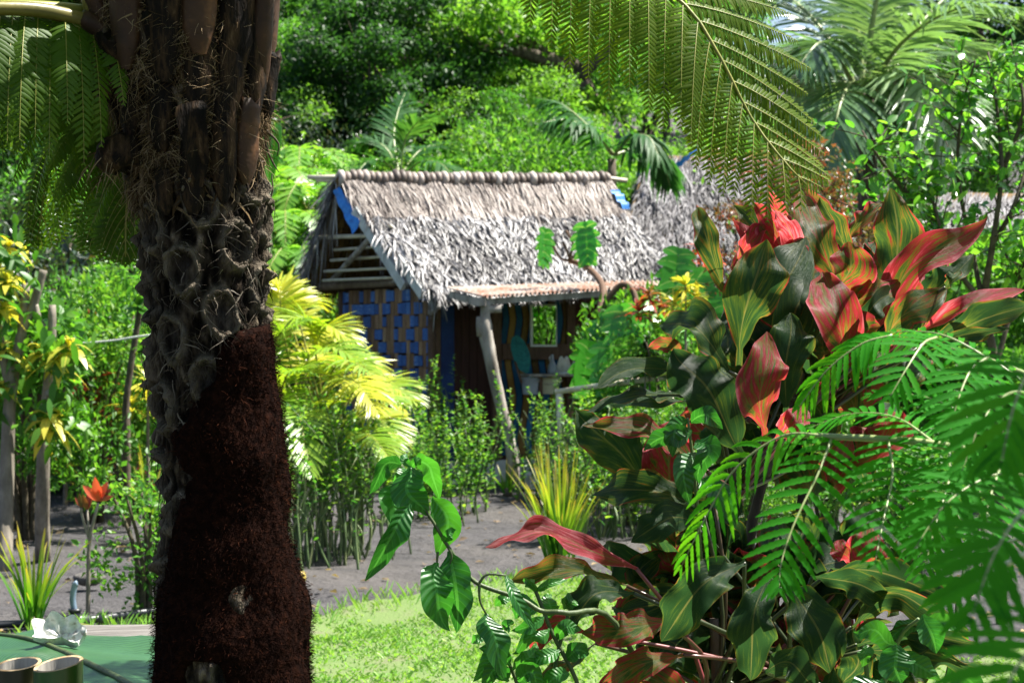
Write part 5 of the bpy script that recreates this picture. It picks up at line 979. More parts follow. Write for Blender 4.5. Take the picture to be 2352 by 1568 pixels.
p = np.where((mask[iz, ip] > .05)[:, None], Vm[iz, ip], V[iz, ip]) + r.normal(0, .004, (k, 3)); o = np.stack([np.cos(PH[ip]), np.sin(PH[ip]), 0 * PH[ip]], -1); d = nrm(o * .9 + r.normal(0, .75, (k, 3)) + [0, 0, .25]); L = r.uniform(.005, .011, k) * (1 + 1.0 * (r.random(k) < .06)); tt = np.linspace(0, 1, 3)
Cn = p[:, None] + d[:, None] * (L[:, None] * tt)[..., None] - np.array([0, 0, 1]) * (.25 * L[:, None] * tt ** 2)[..., None]; W = nrm(np.cross(d, o + r.normal(0, .6, (k, 3)))); f = MB()
ribbons(f, Cn, W[:, None], np.full((k, 1), .00065) * np.array([1, .8, .3]), None, 0, 2, r.random(k) ** 1.6)
M['mantle_fib'] = plain('root_fibre', [(.25, (.004, .0016, .0012)), (.5, (.010, .0034, .002)), (.70, (.030, .0095, .0048)), (.84, (.060, .021, .010)), (.97, (.20, .155, .13))], 7, .95, .03, 0, use_rnd=.5)
f.build('root_fibres', M['mantle_fib'], man)
# fibres and hanging shreds on the trunk
M['shred'] = plain('dry_fibre', [(.2, (.018, .014, .010)), (.5, (.055, .044, .032)), (.8, (.14, .118, .092)), (.95, (.26, .23, .19))], 30, .9, .06, 0, use_rnd=.75)
M['tan_fib'] = plain('tan_fibre', [(.2, (.04, .024, .011)), (.5, (.12, .08, .04)), (.8, (.28, .21, .13))], 30, .9, .06, 0, use_rnd=.75)
def fibres(n_, z0, z1, Lr, hw, mat, name, seed, rimw=True, out_=.5, hang=.6, clus=0, par=None):
    r = rng_(seed); f = MB()
    if clus: cz_, cp_ = r.uniform(z0, z1, clus), r.uniform(-1.7, 1.7, clus); id_ = r.integers(0, clus, n_); z = cz_[id_] + r.normal(0, .018, n_); pc = cp_[id_] + r.normal(0, .10, n_)
    else: z = r.uniform(z0, z1, n_); pc = r.uniform(-1.75, 1.75, n_)
    i_ = np.clip(((z - Zg[0]) / (Zg[1] - Zg[0])).astype(int), 0, nz_ - 1); ph = (pc + 1.5 * PI) % (2 * PI); j_ = (ph / (2 * PI) * nph).astype(int) % nph
    if rimw: ok = (r.random(n_) < .12 + rim[i_, j_]) & (mask[i_, j_] < .1)
    else: ok = mask[i_, j_] < .0
    z, pc, ph, i_, j_ = z[ok], pc[ok], ph[ok], i_[ok], j_[ok]; k = len(z); p = V[i_, j_] + r.normal(0, .003, (k, 3)); o = np.stack([np.cos(ph), np.sin(ph), 0 * ph], -1); tg = np.stack([-np.sin(ph), np.cos(ph), 0 * ph], -1)
    d = nrm(o * out_ + tg * r.normal(0, .8, k)[:, None] + np.array([0, 0, 1.0]) * r.normal(-.25, .7, k)[:, None]); L = r.uniform(*Lr, k); tt = np.linspace(0, 1, 8); cu = r.normal(0, .6, k); wg = r.uniform(4, 11, k)[:, None] * tt + r.uniform(0, 6, k)[:, None]
    Cn = p[:, None] + tg[:, None] * (.13 * L[:, None] * np.sin(wg) * tt)[..., None] + o[:, None] * (.07 * L[:, None] * np.cos(wg * 1.3) * tt)[..., None] + d[:, None] * (L[:, None] * tt)[..., None] - np.array([0, 0, 1]) * (hang * L[:, None] * tt ** 2)[..., None] + tg[:, None] * ((cu * L)[:, None] * tt ** 2)[..., None] - o[:, None] * ((out_ * .35 * L)[:, None] * tt ** 2)[..., None]
    W = nrm(np.cross(d, o + r.normal(0, .8, (k, 3)))); ribbons(f, Cn, W[:, None], (hw * r.uniform(.4, 1.3, k))[:, None] * np.array([.8, 1, 1, .9, .8, .6, .4, .2]), None, 0, 2, r.random(k)); return f.build(name, mat, par or trunk)
fibres(6500, zv(1420), zv(360), (.010, .036), .0011, M['shred'], 'bark_fibres', 710, out_=.14)
fibres(9000, zv(440), zv(-60), (.015, .055), .0008, M['tan_fib'], 'crown_fibres', 712, rimw=False, clus=85, hang=.5, out_=.28)
fibres(110, zv(470), zv(40), (.02, .06), .004, M['tan_fib'], 'crown_shreds', 713, rimw=False, clus=60, hang=.6, out_=.1)
# old stalk bases on the crown
M['stipe_dark'] = plain('dark_stalk_base', [(.32, (.0025, .0018, .0015)), (.50, (.009, .006, .004)), (.62, (.045, .026, .013)), (.78, (.15, .10, .055))], 14, .7, .10, .5, (3, 3, .6))
M['stipe_orange'] = plain('orange_stalk_base', [(.3, (.018, .008, .004)), (.55, (.05, .022, .008)), (.72, (.16, .07, .022))], 9, .6, .3, .25)
M['stipe_green'] = plain('yellow_green_stalk', [(.3, (.09, .082, .013)), (.6, (.17, .145, .028)), (.8, (.22, .18, .05))], 5, .42, .45, .1, (2, 2, 2))
def stipe(ph_deg, v0, v1, rad, lean, mat, name='stalk_base', flat=.65, tw=0.0):
    ph = math.radians(ph_deg - 90); z0, z1 = zv(v0), zv(v1); cx_, r0 = trunk_cr(np.array([z0])); o = np.array([math.cos(ph), math.sin(ph), 0]); c0 = np.array([cx_[0], DT, z0]) + o * (r0[0] + .006)
    c = crv([c0 - [0, 0, .03], c0 + o * .004 + [0, 0, (z1 - z0) * .45], c0 + o * lean + [tw, 0, z1 - z0]], 12); tg = np.array([-o[1], o[0], 0]); f = MB()
    rr = rad * np.interp(np.linspace(0, 1, 12), [0, .15, .5, .85, 1], [.35, .9, 1.1, .95, .8]); th = np.linspace(0, 2 * PI, 12, endpoint=False)
    V_ = c[:, None] + (rr[:, None] * np.cos(th))[..., None] * tg + (rr[:, None] * flat * np.sin(th))[..., None] * o; V_ = V_ + rng_(int(v0 + ph_deg) % 9999).normal(0, .0012, V_.shape); n_ = 12
    q_ = [(a_ * n_ + b_, a_ * n_ + (b_ + 1) % n_, (a_ + 1) * n_ + (b_ + 1) % n_, (a_ + 1) * n_ + b_) for a_ in range(11) for b_ in range(n_)]
    V_[-1] += rng_(int(v0 * 3 + ph_deg) % 9999).normal(0, .007, (12, 1)) * [0, 0, 1]; V_ = np.concatenate([V_.reshape(-1, 3), [c[-1] - [0, 0, .012]]]); f.add(V_, [(132 + b_, 132 + (b_ + 1) % 12, 144) for b_ in range(12)], q_); return f.build(name, mat, trunk)
for a_ in ((-18, 330, 60, .030, .035, 'stipe_dark'), (12, 300, -60, .032, .03, 'stipe_dark'), (38, 260, -80, .030, .03, 'stipe_dark'), (62, 250, -120, .032, .035, 'stipe_dark'), (-45, 300, 110, .032, .06, 'stipe_dark'), (28, 440, 225, .026, .012, 'stipe_dark'),
           (-4, 180, -120, .034, .03, 'stipe_dark'), (80, 250, 128, .026, .018, 'stipe_dark'), (50, 400, 250, .026, .014, 'stipe_orange'), (-60, 200, -30, .030, .05, 'stipe_orange'), (-30, 150, -140, .034, .045, 'stipe_orange'), (20, 120, -150, .034, .05, 'stipe_orange'), (75, 130, -140, .034, .03, 'stipe_orange'), (-70, 340, 215, .024, .05, 'stipe_dark'), (2, 470, 330, .024, .012, 'stipe_dark'), (48, 140, -150, .03, .05, 'stipe_dark'), (-22, 470, 400, .02, .012, 'stipe_dark')):
    stipe(*a_[:5], M[a_[5]])
# broken stub at left
f = MB(); c = crv([P(340, 380, DT - .05), P(300, 350, DT - .08), P(262, 360, DT - .1), P(232, 388, DT - .1)], 10); tube(f, c, [.045, .047, .046, .044, .042, .040, .037, .033, .027, .016], 12, jit=.35, seed=5); f.build('broken_stub', M['stipe_dark'], trunk)
r = rng_(720); k = 160; s_ = r.integers(2, 10, k); p = c[s_] + nrm(r.normal(0, 1, (k, 3))) * .036; d = nrm(r.normal(0, .7, (k, 3)) + [-.6, -.1, -.5]); L = r.uniform(.015, .05, k); tt = np.linspace(0, 1, 4); f = MB()
ribbons(f, p[:, None] + d[:, None] * (L[:, None] * tt)[..., None] - np.array([0, 0, 1]) * (.5 * L[:, None] * tt ** 2)[..., None], nrm(np.cross(d, r.normal(0, 1, (k, 3))))[:, None], np.full((k, 1), .0009) * np.array([1, 1, .7, .2]), None, 0, 2, r.random(k)); f.build('stub_fibres', M['tan_fib'], trunk)
f = MB(); c = crv([P(458, 232, DT - .19), P(440, 260, DT - .20), P(452, 330, DT - .185), P(462, 430, DT - .16)], 12); ribbons(f, c[None], np.array([1, .25, 0]), np.array([[.006, .018, .026, .028, .028, .027, .026, .024, .022, .02, .012, .003]]), np.array([0, -1.0, 0]), .5, 5); f.build('dead_stalk_flap', M['stipe_dark'], trunk)
f = MB()
for a_ in ([(608, 330), (625, 370), (640, 395)], [(612, 300), (640, 330), (636, 360)], [(330, 500), (318, 470), (312, 440)], [(610, 470), (626, 440), (624, 400)]): tube(f, crv([P(x_, y_, DT - .02) for x_, y_ in a_], 7), np.linspace(.003, .001, 7), 5)
f.build('loose_fibres', M['twig'], trunk)

def bipinnate(mb, rb, pts, npn, Lp, lp, wp_, seed, start=.1, up=(0, 0, 1), ang=(75, 35), hangL=.6, hangR=.3, rr=.009, prof=None, dens=.0085, prr=.0013, sideL=1.0, sideR=1.0, tlo=0, thi=1, rndb=.4):
    "tree fern frond: rachis, pinnae on both sides, each feathered with narrow pinnules"
    r = rng_(seed); n = 40; c = crv(pts, 240); al_ = np.concatenate([[0], np.cumsum(np.linalg.norm(np.diff(c, axis=0), axis=1))]); c = np.array([np.interp(np.linspace(0, al_[-1], n), al_, c[:, j]) for j in range(3)]).T; tube(rb, c, np.linspace(rr, rr * .2, n), 8, r.random()); T = tang(c); Cs, Ds, Us, Ls, Rn = [], [], [], [], []
    for k in range(npn):
        x = (k + .5) / npn
        if x < tlo or x > thi: continue
        t_ = start + (1 - start) * x; ii = t_ * (n - 1); i0 = min(int(ii), n - 2); p = lerp(c[i0], c[i0 + 1], ii - i0); Tt = nrm(lerp(T[i0], T[i0 + 1], ii - i0)); S = nrm(np.cross(Tt, np.asarray(up, float))); U = np.cross(S, Tt)
        pf = ((np.sin(PI * min(.30 + .70 * x, 1)) ** .75) if prof is None else prof(x)); a = math.radians(ang[0] + (ang[1] - ang[0]) * x)
        for sg, hg, sl_ in ((-1, hangL, sideL), (1, hangR, sideR)):
            L = Lp * pf * sl_ * r.uniform(.93, 1.06)
            if L < .02: continue
            d = nrm(Tt * math.cos(a) + S * math.sin(a) * sg + U * r.normal(.08, .05)); s_ = np.linspace(0, 1, 12)[:, None]; h_ = hg * r.uniform(.8, 1.2)
            cc = p + d * L * s_ * (1 - .45 * h_ * s_) - np.array([0, 0, 1]) * (h_ * L * (s_ ** 1.5)); tube(rb, cc, np.linspace(prr, prr * .3, 12), 5, r.random(), cap=False); Tc = tang(cc)
            m_ = max(5, int(L / dens)); u_ = np.linspace(.05, 1, m_) * 11; q0 = np.clip(u_.astype(int), 0, 10); fr = (u_ - q0)[:, None]; pp = cc[q0] * (1 - fr) + cc[q0 + 1] * fr; tt_ = nrm(Tc[q0] * (1 - fr) + Tc[q0 + 1] * fr); Sp = nrm(np.cross(tt_, U + [0, 0, .001])); Up = np.cross(Sp, tt_); lf = lp * (np.sin(PI * np.clip(.22 + .76 * u_ / 11, 0, 1)) ** .6) * (.6 + .4 * pf)
            for s2 in (-1, 1):
                aa = np.radians(72 - 25 * u_ / 11)[:, None] + r.normal(0, .06, (m_, 1)); Cs.append(pp); Ds.append(nrm(tt_ * np.cos(aa) + Sp * np.sin(aa) * s2 - Up * .18 + r.normal(0, .05, (m_, 3)))); Us.append(Up); Ls.append(lf * r.uniform(.9, 1.08, m_)); Rn.append(np.clip(rndb + .35 * (u_ / 11) ** 3 + r.normal(0, .1, m_) + r.normal(0, .08), 0, 1))
    p, d, U, L, R = np.vstack(Cs), np.vstack(Ds), np.vstack(Us), np.concatenate(Ls), np.concatenate(Rn); tt = np.linspace(0, 1, 4)
    Cn = p[:, None] + d[:, None] * (L[:, None] * tt)[..., None] - U[:, None] * (.22 * L[:, None] * tt ** 2)[..., None]; W = nrm(np.cross(d, U))
    ribbons(mb, Cn, W[:, None], (wp_ * .5 * (L / lp) ** .5)[:, None] * np.array([.75, 1, .85, .12]), U[:, None], -.25, 3, R)
def tf_frond(pts, mat, *a, par=tf_, **kw):
    mb, rb = MB(), MB(); bipinnate(mb, rb, pts, *a, **kw); o = mb.build('frond', M[mat], par); rb.build('rachis', M['rachis'], o); return o
# the frond that arches over the scene
tf_frond([P(470, -60, 3.8), P(700, -330, 3.75), P(1050, -330, 3.65), P(1330, -165, 3.6), P(1560, 0, 3.55), P(1650, 125, 3.53), P(1725, 270, 3.52), P(1800, 370, 3.5), P(1852, 425, 3.5)], 'fern', 29, .205, .037, .0066, 800, start=.2, up=(.25, -.8, .75), ang=(80, 42), hangL=.18, hangR=.78, rr=.009, dens=.0068, prof=lambda x: np.interp(x, [0, .2, .6, .7, .8, .89, .95, 1], [.5, .9, 1.1, 1, .82, .62, .40, .14]), rndb=.45, sideL=1.25)
# fronds behind the trunk at left
g = dict(start=.12, dens=.0095, prr=.0014)
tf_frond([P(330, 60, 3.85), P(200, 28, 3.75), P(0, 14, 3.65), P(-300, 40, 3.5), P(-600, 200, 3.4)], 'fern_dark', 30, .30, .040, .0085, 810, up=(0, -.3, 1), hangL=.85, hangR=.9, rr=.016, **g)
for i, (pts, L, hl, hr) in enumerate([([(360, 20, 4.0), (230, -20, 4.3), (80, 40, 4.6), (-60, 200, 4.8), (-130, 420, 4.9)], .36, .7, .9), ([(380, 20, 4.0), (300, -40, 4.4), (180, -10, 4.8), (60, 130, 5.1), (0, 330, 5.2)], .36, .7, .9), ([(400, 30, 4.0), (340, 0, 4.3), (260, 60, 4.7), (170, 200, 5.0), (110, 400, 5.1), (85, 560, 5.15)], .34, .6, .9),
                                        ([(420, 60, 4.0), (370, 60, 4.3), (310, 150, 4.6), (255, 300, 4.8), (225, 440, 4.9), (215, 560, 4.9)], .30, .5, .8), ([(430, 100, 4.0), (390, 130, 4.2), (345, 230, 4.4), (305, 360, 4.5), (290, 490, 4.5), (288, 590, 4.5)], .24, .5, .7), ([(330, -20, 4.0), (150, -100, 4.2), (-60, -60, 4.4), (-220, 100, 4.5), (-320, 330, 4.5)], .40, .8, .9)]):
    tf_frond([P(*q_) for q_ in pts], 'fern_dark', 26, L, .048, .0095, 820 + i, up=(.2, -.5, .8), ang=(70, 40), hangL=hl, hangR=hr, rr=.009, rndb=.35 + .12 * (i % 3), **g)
# yellow-green stalks
M_st = M['stipe_green']
f = MB(); c = crv([P(240, 66, 3.72), P(150, 36, 3.66), P(40, 20, 3.6), P(-200, 24, 3.5)], 20); tube(f, c, np.linspace(.0165, .013, 20), 12); f.build('frond_stalk', M_st, tf_)
f = MB(); tube(f, crv([P(262, 110, 3.7), P(235, 70, 3.7), P(185, 40, 3.68)], 8), [.026, .027, .025, .023, .022, .021, .019, .017], 12, jit=.06); f.build('stalk_sheath', M['stipe_orange'], tf_)
f = MB(); tube(f, crv([P(235, 95, 3.75), P(215, 30, 3.72), P(190, -80, 3.7)], 10), .018, 10); f.build('frond_stalk', M['stipe_green'], tf_); f = MB(); tube(f, crv([P(590, 215, 3.75), P(598, 60, 3.72), P(612, -120, 3.7)], 10), [.016, .021, .024, .025, .025, .024, .024, .023, .023, .022], 10); f.build('stalk_base', M['stipe_orange'], tf_)
# crown fronds above the frame; they shade the trunk
cr_ = np.array([P(430, -160, DT)[0], DT, zv(-170)])
for k in range(1, 9):
    an = [20, 46, 90, 125, 160, 195, 230, 265, 300, 335, 5][k] * PI / 180; dd = np.array([math.cos(an), math.sin(an), 0]); L = 1.25
    tf_frond([cr_ + dd * .06, cr_ + dd * .45 * L + [0, 0, .42], cr_ + dd * 1.0 * L + [0, 0, .50], cr_ + dd * 1.5 * L + [0, 0, .34 if an > PI * 1.1 else .22]], 'fern', 26, .34, .045, .011, 850 + k, start=.12, dens=.0125, hangL=.25, hangR=.25, rr=.012)

# ------------------------------------------------------------------ red cordyline
m, t, bs, out = newmat('cordyline_leaf'); s = lvsep(t)
cmb = t.nodes.new("ShaderNodeCombineXYZ"); t.links.new(math_(t, 'ADD', math_(t, 'MULTIPLY', s[0], .9), math_(t, 'MULTIPLY', math_(t, 'SUBTRACT', math_(t, 'ABSOLUTE', s[0]), s[1]), 2.2)), cmb.inputs[0]); t.links.new(math_(t, 'MULTIPLY', s[1], 1.3), cmb.inputs[1]); t.links.new(math_(t, 'MULTIPLY', s[2], 37.0), cmb.inputs[2])
ns = noisef(t, 3.0, 5, .62, cmb.outputs[0], .4); cm2 = t.nodes.new("ShaderNodeCombineXYZ"); t.links.new(math_(t, 'ADD', math_(t, 'MULTIPLY', s[0], 2.0), math_(t, 'MULTIPLY', math_(t, 'SUBTRACT', math_(t, 'ABSOLUTE', s[0]), math_(t, 'MULTIPLY', s[1], .9)), 24.0)), cm2.inputs[0]); t.links.new(math_(t, 'MULTIPLY', s[1], 2.8), cm2.inputs[1]); t.links.new(math_(t, 'MULTIPLY', s[2], 91.0), cm2.inputs[2])
nf2 = noisef(t, 3.0, 2, .5, cm2.outputs[0]); ae = math_(t, 'ABSOLUTE', s[0]); ed = math_(t, 'POWER', ae, 9.0)
fac = math_(t, 'ADD', math_(t, 'ADD', math_(t, 'MULTIPLY', ns, 1.75), math_(t, 'MULTIPLY', math_(t, 'FRACT', s[2]), .95)), math_(t, 'ADD', math_(t, 'MULTIPLY', ed, .35), -.87))
col = ramp(t, [(.10, (.012, .038, .011)), (.36, (.040, .075, .012)), (.48, (.115, .095, .013)), (.60, (.16, .020, .016)), (.82, (.27, .022, .036)), (1.0, (.38, .10, .12))], math_(t, 'ADD', fac, math_(t, 'MULTIPLY', math_(t, 'SUBTRACT', nf2, .5), .42), True))
rb_ = math_(t, 'MULTIPLY', math_(t, 'LESS_THAN', ae, .04), .5); col = mixc(t, rb_, col, (.13, .13, .04))
t.links.new(col, bs.inputs['Base Color']); bs.inputs['Roughness'].default_value = .40; bs.inputs['Specular IOR Level'].default_value = .22
bump(t, bs, nf2, .45, .006); tr = t.nodes.new("ShaderNodeBsdfTranslucent"); t.links.new(mixc(t, 1.0, col, (2.0, 1.8, 1.5), 'MULTIPLY'), tr.inputs[0])
mx = t.nodes.new("ShaderNodeMixShader"); mx.inputs[0].default_value = .5; t.links.new(bs.outputs[0], mx.inputs[1]); t.links.new(tr.outputs[0], mx.inputs[2]); t.links.new(mx.outputs[0], out.inputs[0]); M['cordy'] = m

def bigleaf(mb, p0, p1, p2, wd, roll=0.0, red=.3, fold=.22, wav=.05, pet=.12, K=30, across=11, seed=0, peak=.48, curl=0.0, mi=0):
    "one broad blade from p0 through p1 to p2; the face looks at the camera, turned about its length by roll degrees"
    r = rng_(seed); c = crv([p0, p1, p2], K); T = tang(c); vd = nrm(np.array([0, 0, CH]) - c); W0_ = nrm(np.cross(T, vd)); N0 = np.cross(W0_, T)
    tt = np.linspace(0, 1, K); ro = np.radians(roll + curl * (tt - .4) * 100)[:, None]; W = W0_ * np.cos(ro) + N0 * np.sin(ro); N = nrm(np.cross(W, T)); N = N * np.sign(np.sum(N * N0, 1, keepdims=True) + 1e-6); N = np.where(np.abs(N) < 9, N, N)
    x = np.clip((tt - pet) / (1 - pet), 0, 1); g = math.log(.5) / math.log(peak); hw = .53 * wd * np.maximum(np.sin(PI * x ** g), 0) ** np.where(x < peak, r.uniform(.58, .72), r.uniform(.80, 1.0)) * (1 + .05 * np.sin(tt * r.uniform(14, 22) + r.uniform(0, 6))); hw = np.where(tt < pet, wd * .07, np.maximum(hw, wd * .06 * (1 - x))); hw[-1] = .0006
    js = np.linspace(-1, 1, across); env = np.sin(PI * np.clip(x, 0, 1)) ** .5
    c = c + W * (wd * .10 * r.normal(0, 1) * np.sin(tt * r.uniform(4, 7) + r.uniform(0, 6)) * env)[:, None]
    V = np.zeros((K, across, 3))
    for q_, sd in ((0, js < 0), (1, js >= 0)):
        ef = 1 + .10 * env * np.sin(tt * r.uniform(10, 17) + r.uniform(0, 6)); fl = fold + r.normal(0, .28) + .35 * env * np.sin(tt * r.uniform(5, 9) + r.uniform(0, 6)); ew = wav * wd * np.sin(tt * r.uniform(16, 26) + r.uniform(0, 6)) * env
        ja = np.abs(js[sd])[None]; V[:, sd] = c[:, None] + W[:, None] * ((hw * ef)[:, None] * js[sd][None])[..., None] + N[:, None] * ((hw * fl)[:, None] * ja ** 1.3 * .8 + ew[:, None] * ja ** 2)[..., None]
    lv = np.stack([np.broadcast_to(js, (K, across)), np.broadcast_to(tt[:, None], (K, across)), np.full((K, across), red)], -1); i_ = (np.arange(K - 1) * across)[:, None]; j_ = np.arange(across - 1)[None]
    mb.add(V.reshape(-1, 3), None, np.stack([i_ + j_, i_ + j_ + 1, i_ + across + j_ + 1, i_ + across + j_], -1).reshape(-1, 4), lv.reshape(-1, 3), mi)
CORD = []
def z5(x, y): return 1263 + x / 2.16, 402 + y / 2.16
def z6(x, y): return 1033.6 + x / 1.784, 976 + y / 1.784
S5, S6 = F * 2.16, F * 1.784
# conv, base, mid, tip, width px (zoom), D, red, roll, petiole
tallL = [((880, 620), (785, 340), (735, 160), 110, 4.7, .28, 20, .05), ((930, 1060), (965, 640), (1078, 318), 245, 4.35, .22, -8, .24), ((930, 420), (990, 330), (1072, 235), 95, 4.6, .75, 25, .05), ((1190, 560), (1060, 300), (910, 150), 120, 4.75, .30, 10, .05), ((1215, 520), (1125, 320), (1015, 138), 150, 4.7, .80, 15, .05), ((1240, 430), (1190, 280), (1118, 172), 100, 4.6, .92, 15, .05), ((1220, 330), (1150, 190), (1090, 75), 62, 4.72, .70, 30, .05),
         ((1215, 920), (1165, 600), (1272, 308), 235, 4.5, .02, 20, .10), ((1200, 900), (1240, 680), (1335, 480), 235, 4.45, .06, -10, .10), ((1425, 560), (1330, 300), (1232, 92), 165, 4.6, .42, -15, .05), ((1485, 420), (1385, 220), (1270, 68), 95, 4.75, .55, 25, .05), ((1500, 480), (1420, 260), (1340, 110), 120, 4.7, .30, 25, .05), ((1405, 590), (1490, 460), (1480, 330), 190, 4.5, .55, -20, .05), ((1475, 340), (1560, 215), (1680, 140), 95, 4.75, .48, 40, .05),
         ((1680, 780), (1725, 400), (1690, 62), 225, 4.6, .30, 5, .16), ((1590, 800), (1860, 440), (2172, 205), 170, 4.5, .66, 12, .08), ((1480, 920), (1440, 720), (1350, 480), 215, 4.4, .62, -10, .06), ((1470, 700), (1600, 600), (1735, 520), 150, 4.45, .52, 10, .05), ((1500, 740), (1600, 660), (1722, 570), 105, 4.4, .05, -25, .05), ((1640, 820), (1790, 700), (1975, 550), 165, 4.35, .36, -12, .06), ((1960, 560), (1990, 520), (2035, 480), 55, 4.3, .25, 30, .02), ((1800, 800), (2050, 660), (2356, 570), 95, 4.4, .72, 35, .05), ((1860, 830), (2120, 730), (2420, 640), 135, 4.35, .15, -30, .05), ((1900, 850), (2060, 790), (2280, 760), 70, 4.3, .10, -30, .05), ((1500, 900), (1560, 770), (1640, 750), 150, 4.3, .55, 5, .05), ((1540, 720), (1600, 640), (1590, 480), 90, 4.65, .85, 20, .05), ((1330, 460), (1300, 380), (1275, 280), 90, 4.75, .95, 20, .05), ((1240, 1000), (1290, 880), (1330, 720), 130, 4.6, .10, 10, .08), ((1390, 900), (1350, 850), (1330, 700), 150, 4.55, .35, 10, .08), ((1750, 820), (1620, 560), (1560, 420), 80, 4.72, .9, 30, .1), ((1850, 350), (1820, 340), (1800, 335), 35, 4.7, .3, 30, .02),
         ((985, 1440), (770, 1090), (612, 860), 250, 4.2, .04, -22, .12), ((890, 980), (740, 760), (545, 745), 150, 4.25, .12, -45, .05), ((650, 880), (590, 835), (490, 855), 75, 4.2, .50, 20, .05), ((1070, 1310), (1050, 1060), (1078, 775), 230, 4.05, .62, -6, .12), ((1170, 1220), (1180, 920), (1195, 682), 210, 4.3, .05, 10, .12), ((1120, 1310), (1190, 1240), (1275, 1150), 130, 4.1, .78, 15, .05), ((660, 970), (430, 955), (235, 1055), 95, 4.3, .04, -50, .06), ((740, 1090), (450, 1090), (180, 1175), 80, 4.25, .10, -50, .06), ((760, 1130), (500, 1120), (260, 1130), 70, 4.3, .06, -55, .06),
         ((790, 1480), (500, 1275), (162, 1240), 110, 4.1, .48, -35, .05), ((500, 1560), (300, 1340), (128, 1165), 210, 4.25, .10, -30, .05), ((600, 1620), (590, 1400), (630, 1190), 230, 4.3, .60, 10, .05), ((900, 1500), (840, 1330), (800, 1180), 160, 4.4, .08, 15, .05), ((1000, 1000), (900, 880), (860, 760), 120, 4.5, .15, 15, .05), ((960, 1000), (800, 960), (540, 1000), 90, 4.4, .2, -40, .05), ((1300, 1400), (1330, 1250), (1290, 1100), 150, 4.5, .2, 10, .05), ((1000, 1560), (950, 1400), (860, 1260), 150, 4.45, .05, 10, .05), ((1500, 1080), (1560, 960), (1700, 880), 130, 4.5, .4, 10, .05)]
lowL = [((770, 590), (430, 445), (145, 500), 75, 4.0, .82, -40, .04), ((730, 660), (480, 590), (245, 640), 70, 4.0, .38, -40, .05), ((1045, 370), (820, 255), (582, 288), 120, 4.15, .16, -35, .05), ((1020, 400), (880, 385), (742, 480), 130, 4.1, .03, -30, .05), ((1090, 330), (1000, 240), (940, 260), 140, 4.2, .3, 10, .08), ((760, 690), (600, 690), (488, 835), 120, 4.0, .06, -30, .05), ((900, 810), (720, 830), (538, 850), 140, 3.95, .50, -20, .05), ((570, 850), (430, 840), (298, 985), 90, 4.0, .68, -20, .06), ((600, 890), (450, 1000), (340, 1070), 75, 4.0, .36, -20, .06), ((960, 940), (770, 990), (600, 1090), 120, 3.95, .50, -15, .08), ((1210, 560), (1030, 660), (866, 885), 185, 3.9, .03, 0, .06), ((1310, 615), (1240, 800), (1232, 1045), 175, 3.92, .02, 5, .06), ((1390, 640), (1490, 810), (1565, 1025), 205, 3.95, .08, -5, .06), ((1290, 1010), (1400, 980), (1510, 1080), 130, 3.95, .04, 10, .06),
        ((1560, 590), (1780, 605), (2080, 730), 120, 4.0, .08, -35, .05), ((1690, 620), (1705, 520), (1725, 400), 150, 4.1, .58, 0, .05), ((1660, 600), (1620, 530), (1590, 470), 90, 4.2, .7, 15, .05), ((1480, 620), (1650, 640), (1790, 720), 110, 3.95, .05, -20, .06), ((1640, 830), (1830, 700), (2160, 860), 95, 4.0, .16, -40, .06), ((1660, 900), (1900, 850), (2170, 900), 120, 4.0, .08, -40, .06), ((1700, 920), (1950, 930), (2250, 1030), 130, 3.95, .10, -30, .05), ((1800, 560), (1850, 520), (1900, 430), 120, 4.3, .1, 10, .05), ((850, 860), (950, 900), (1080, 960), 180, 4.2, .04, 20, .08), ((1150, 880), (1000, 900), (820, 980), 170, 4.25, .04, 0, .08), ((1100, 760), (900, 730), (700, 760), 120, 4.15, .10, -20, .08), ((900, 620), (700, 560), (590, 520), 130, 4.25, .03, -10, .08), ((960, 640), (900, 560), (880, 480), 130, 4.3, .62, 10, .06), ((860, 680), (760, 600), (890, 520), 110, 4.25, .20, 10, .06),
        ((1400, 1100), (1320, 1010), (1280, 900), 150, 4.2, .1, 10, .06), ((1600, 1080), (1650, 960), (1660, 830), 140, 4.2, .12, 10, .06), ((1000, 1150), (850, 1040), (640, 1010), 120, 4.0, .48, -20, .06), ((900, 1130), (780, 1060), (900, 1000), 120, 4.05, .42, 0, .06), ((1620, 1130), (1580, 1060), (1560, 1010), 130, 4.0, .06, 0, .06), ((1760, 1100), (1880, 990), (1920, 930), 150, 4.1, .15, 10, .06), ((1250, 700), (1150, 640), (1100, 560), 150, 4.35, .08, 10, .06), ((1480, 720), (1560, 620), (1600, 520), 150, 4.35, .1, 10, .06)]
nT, nL = len(tallL), len(lowL)
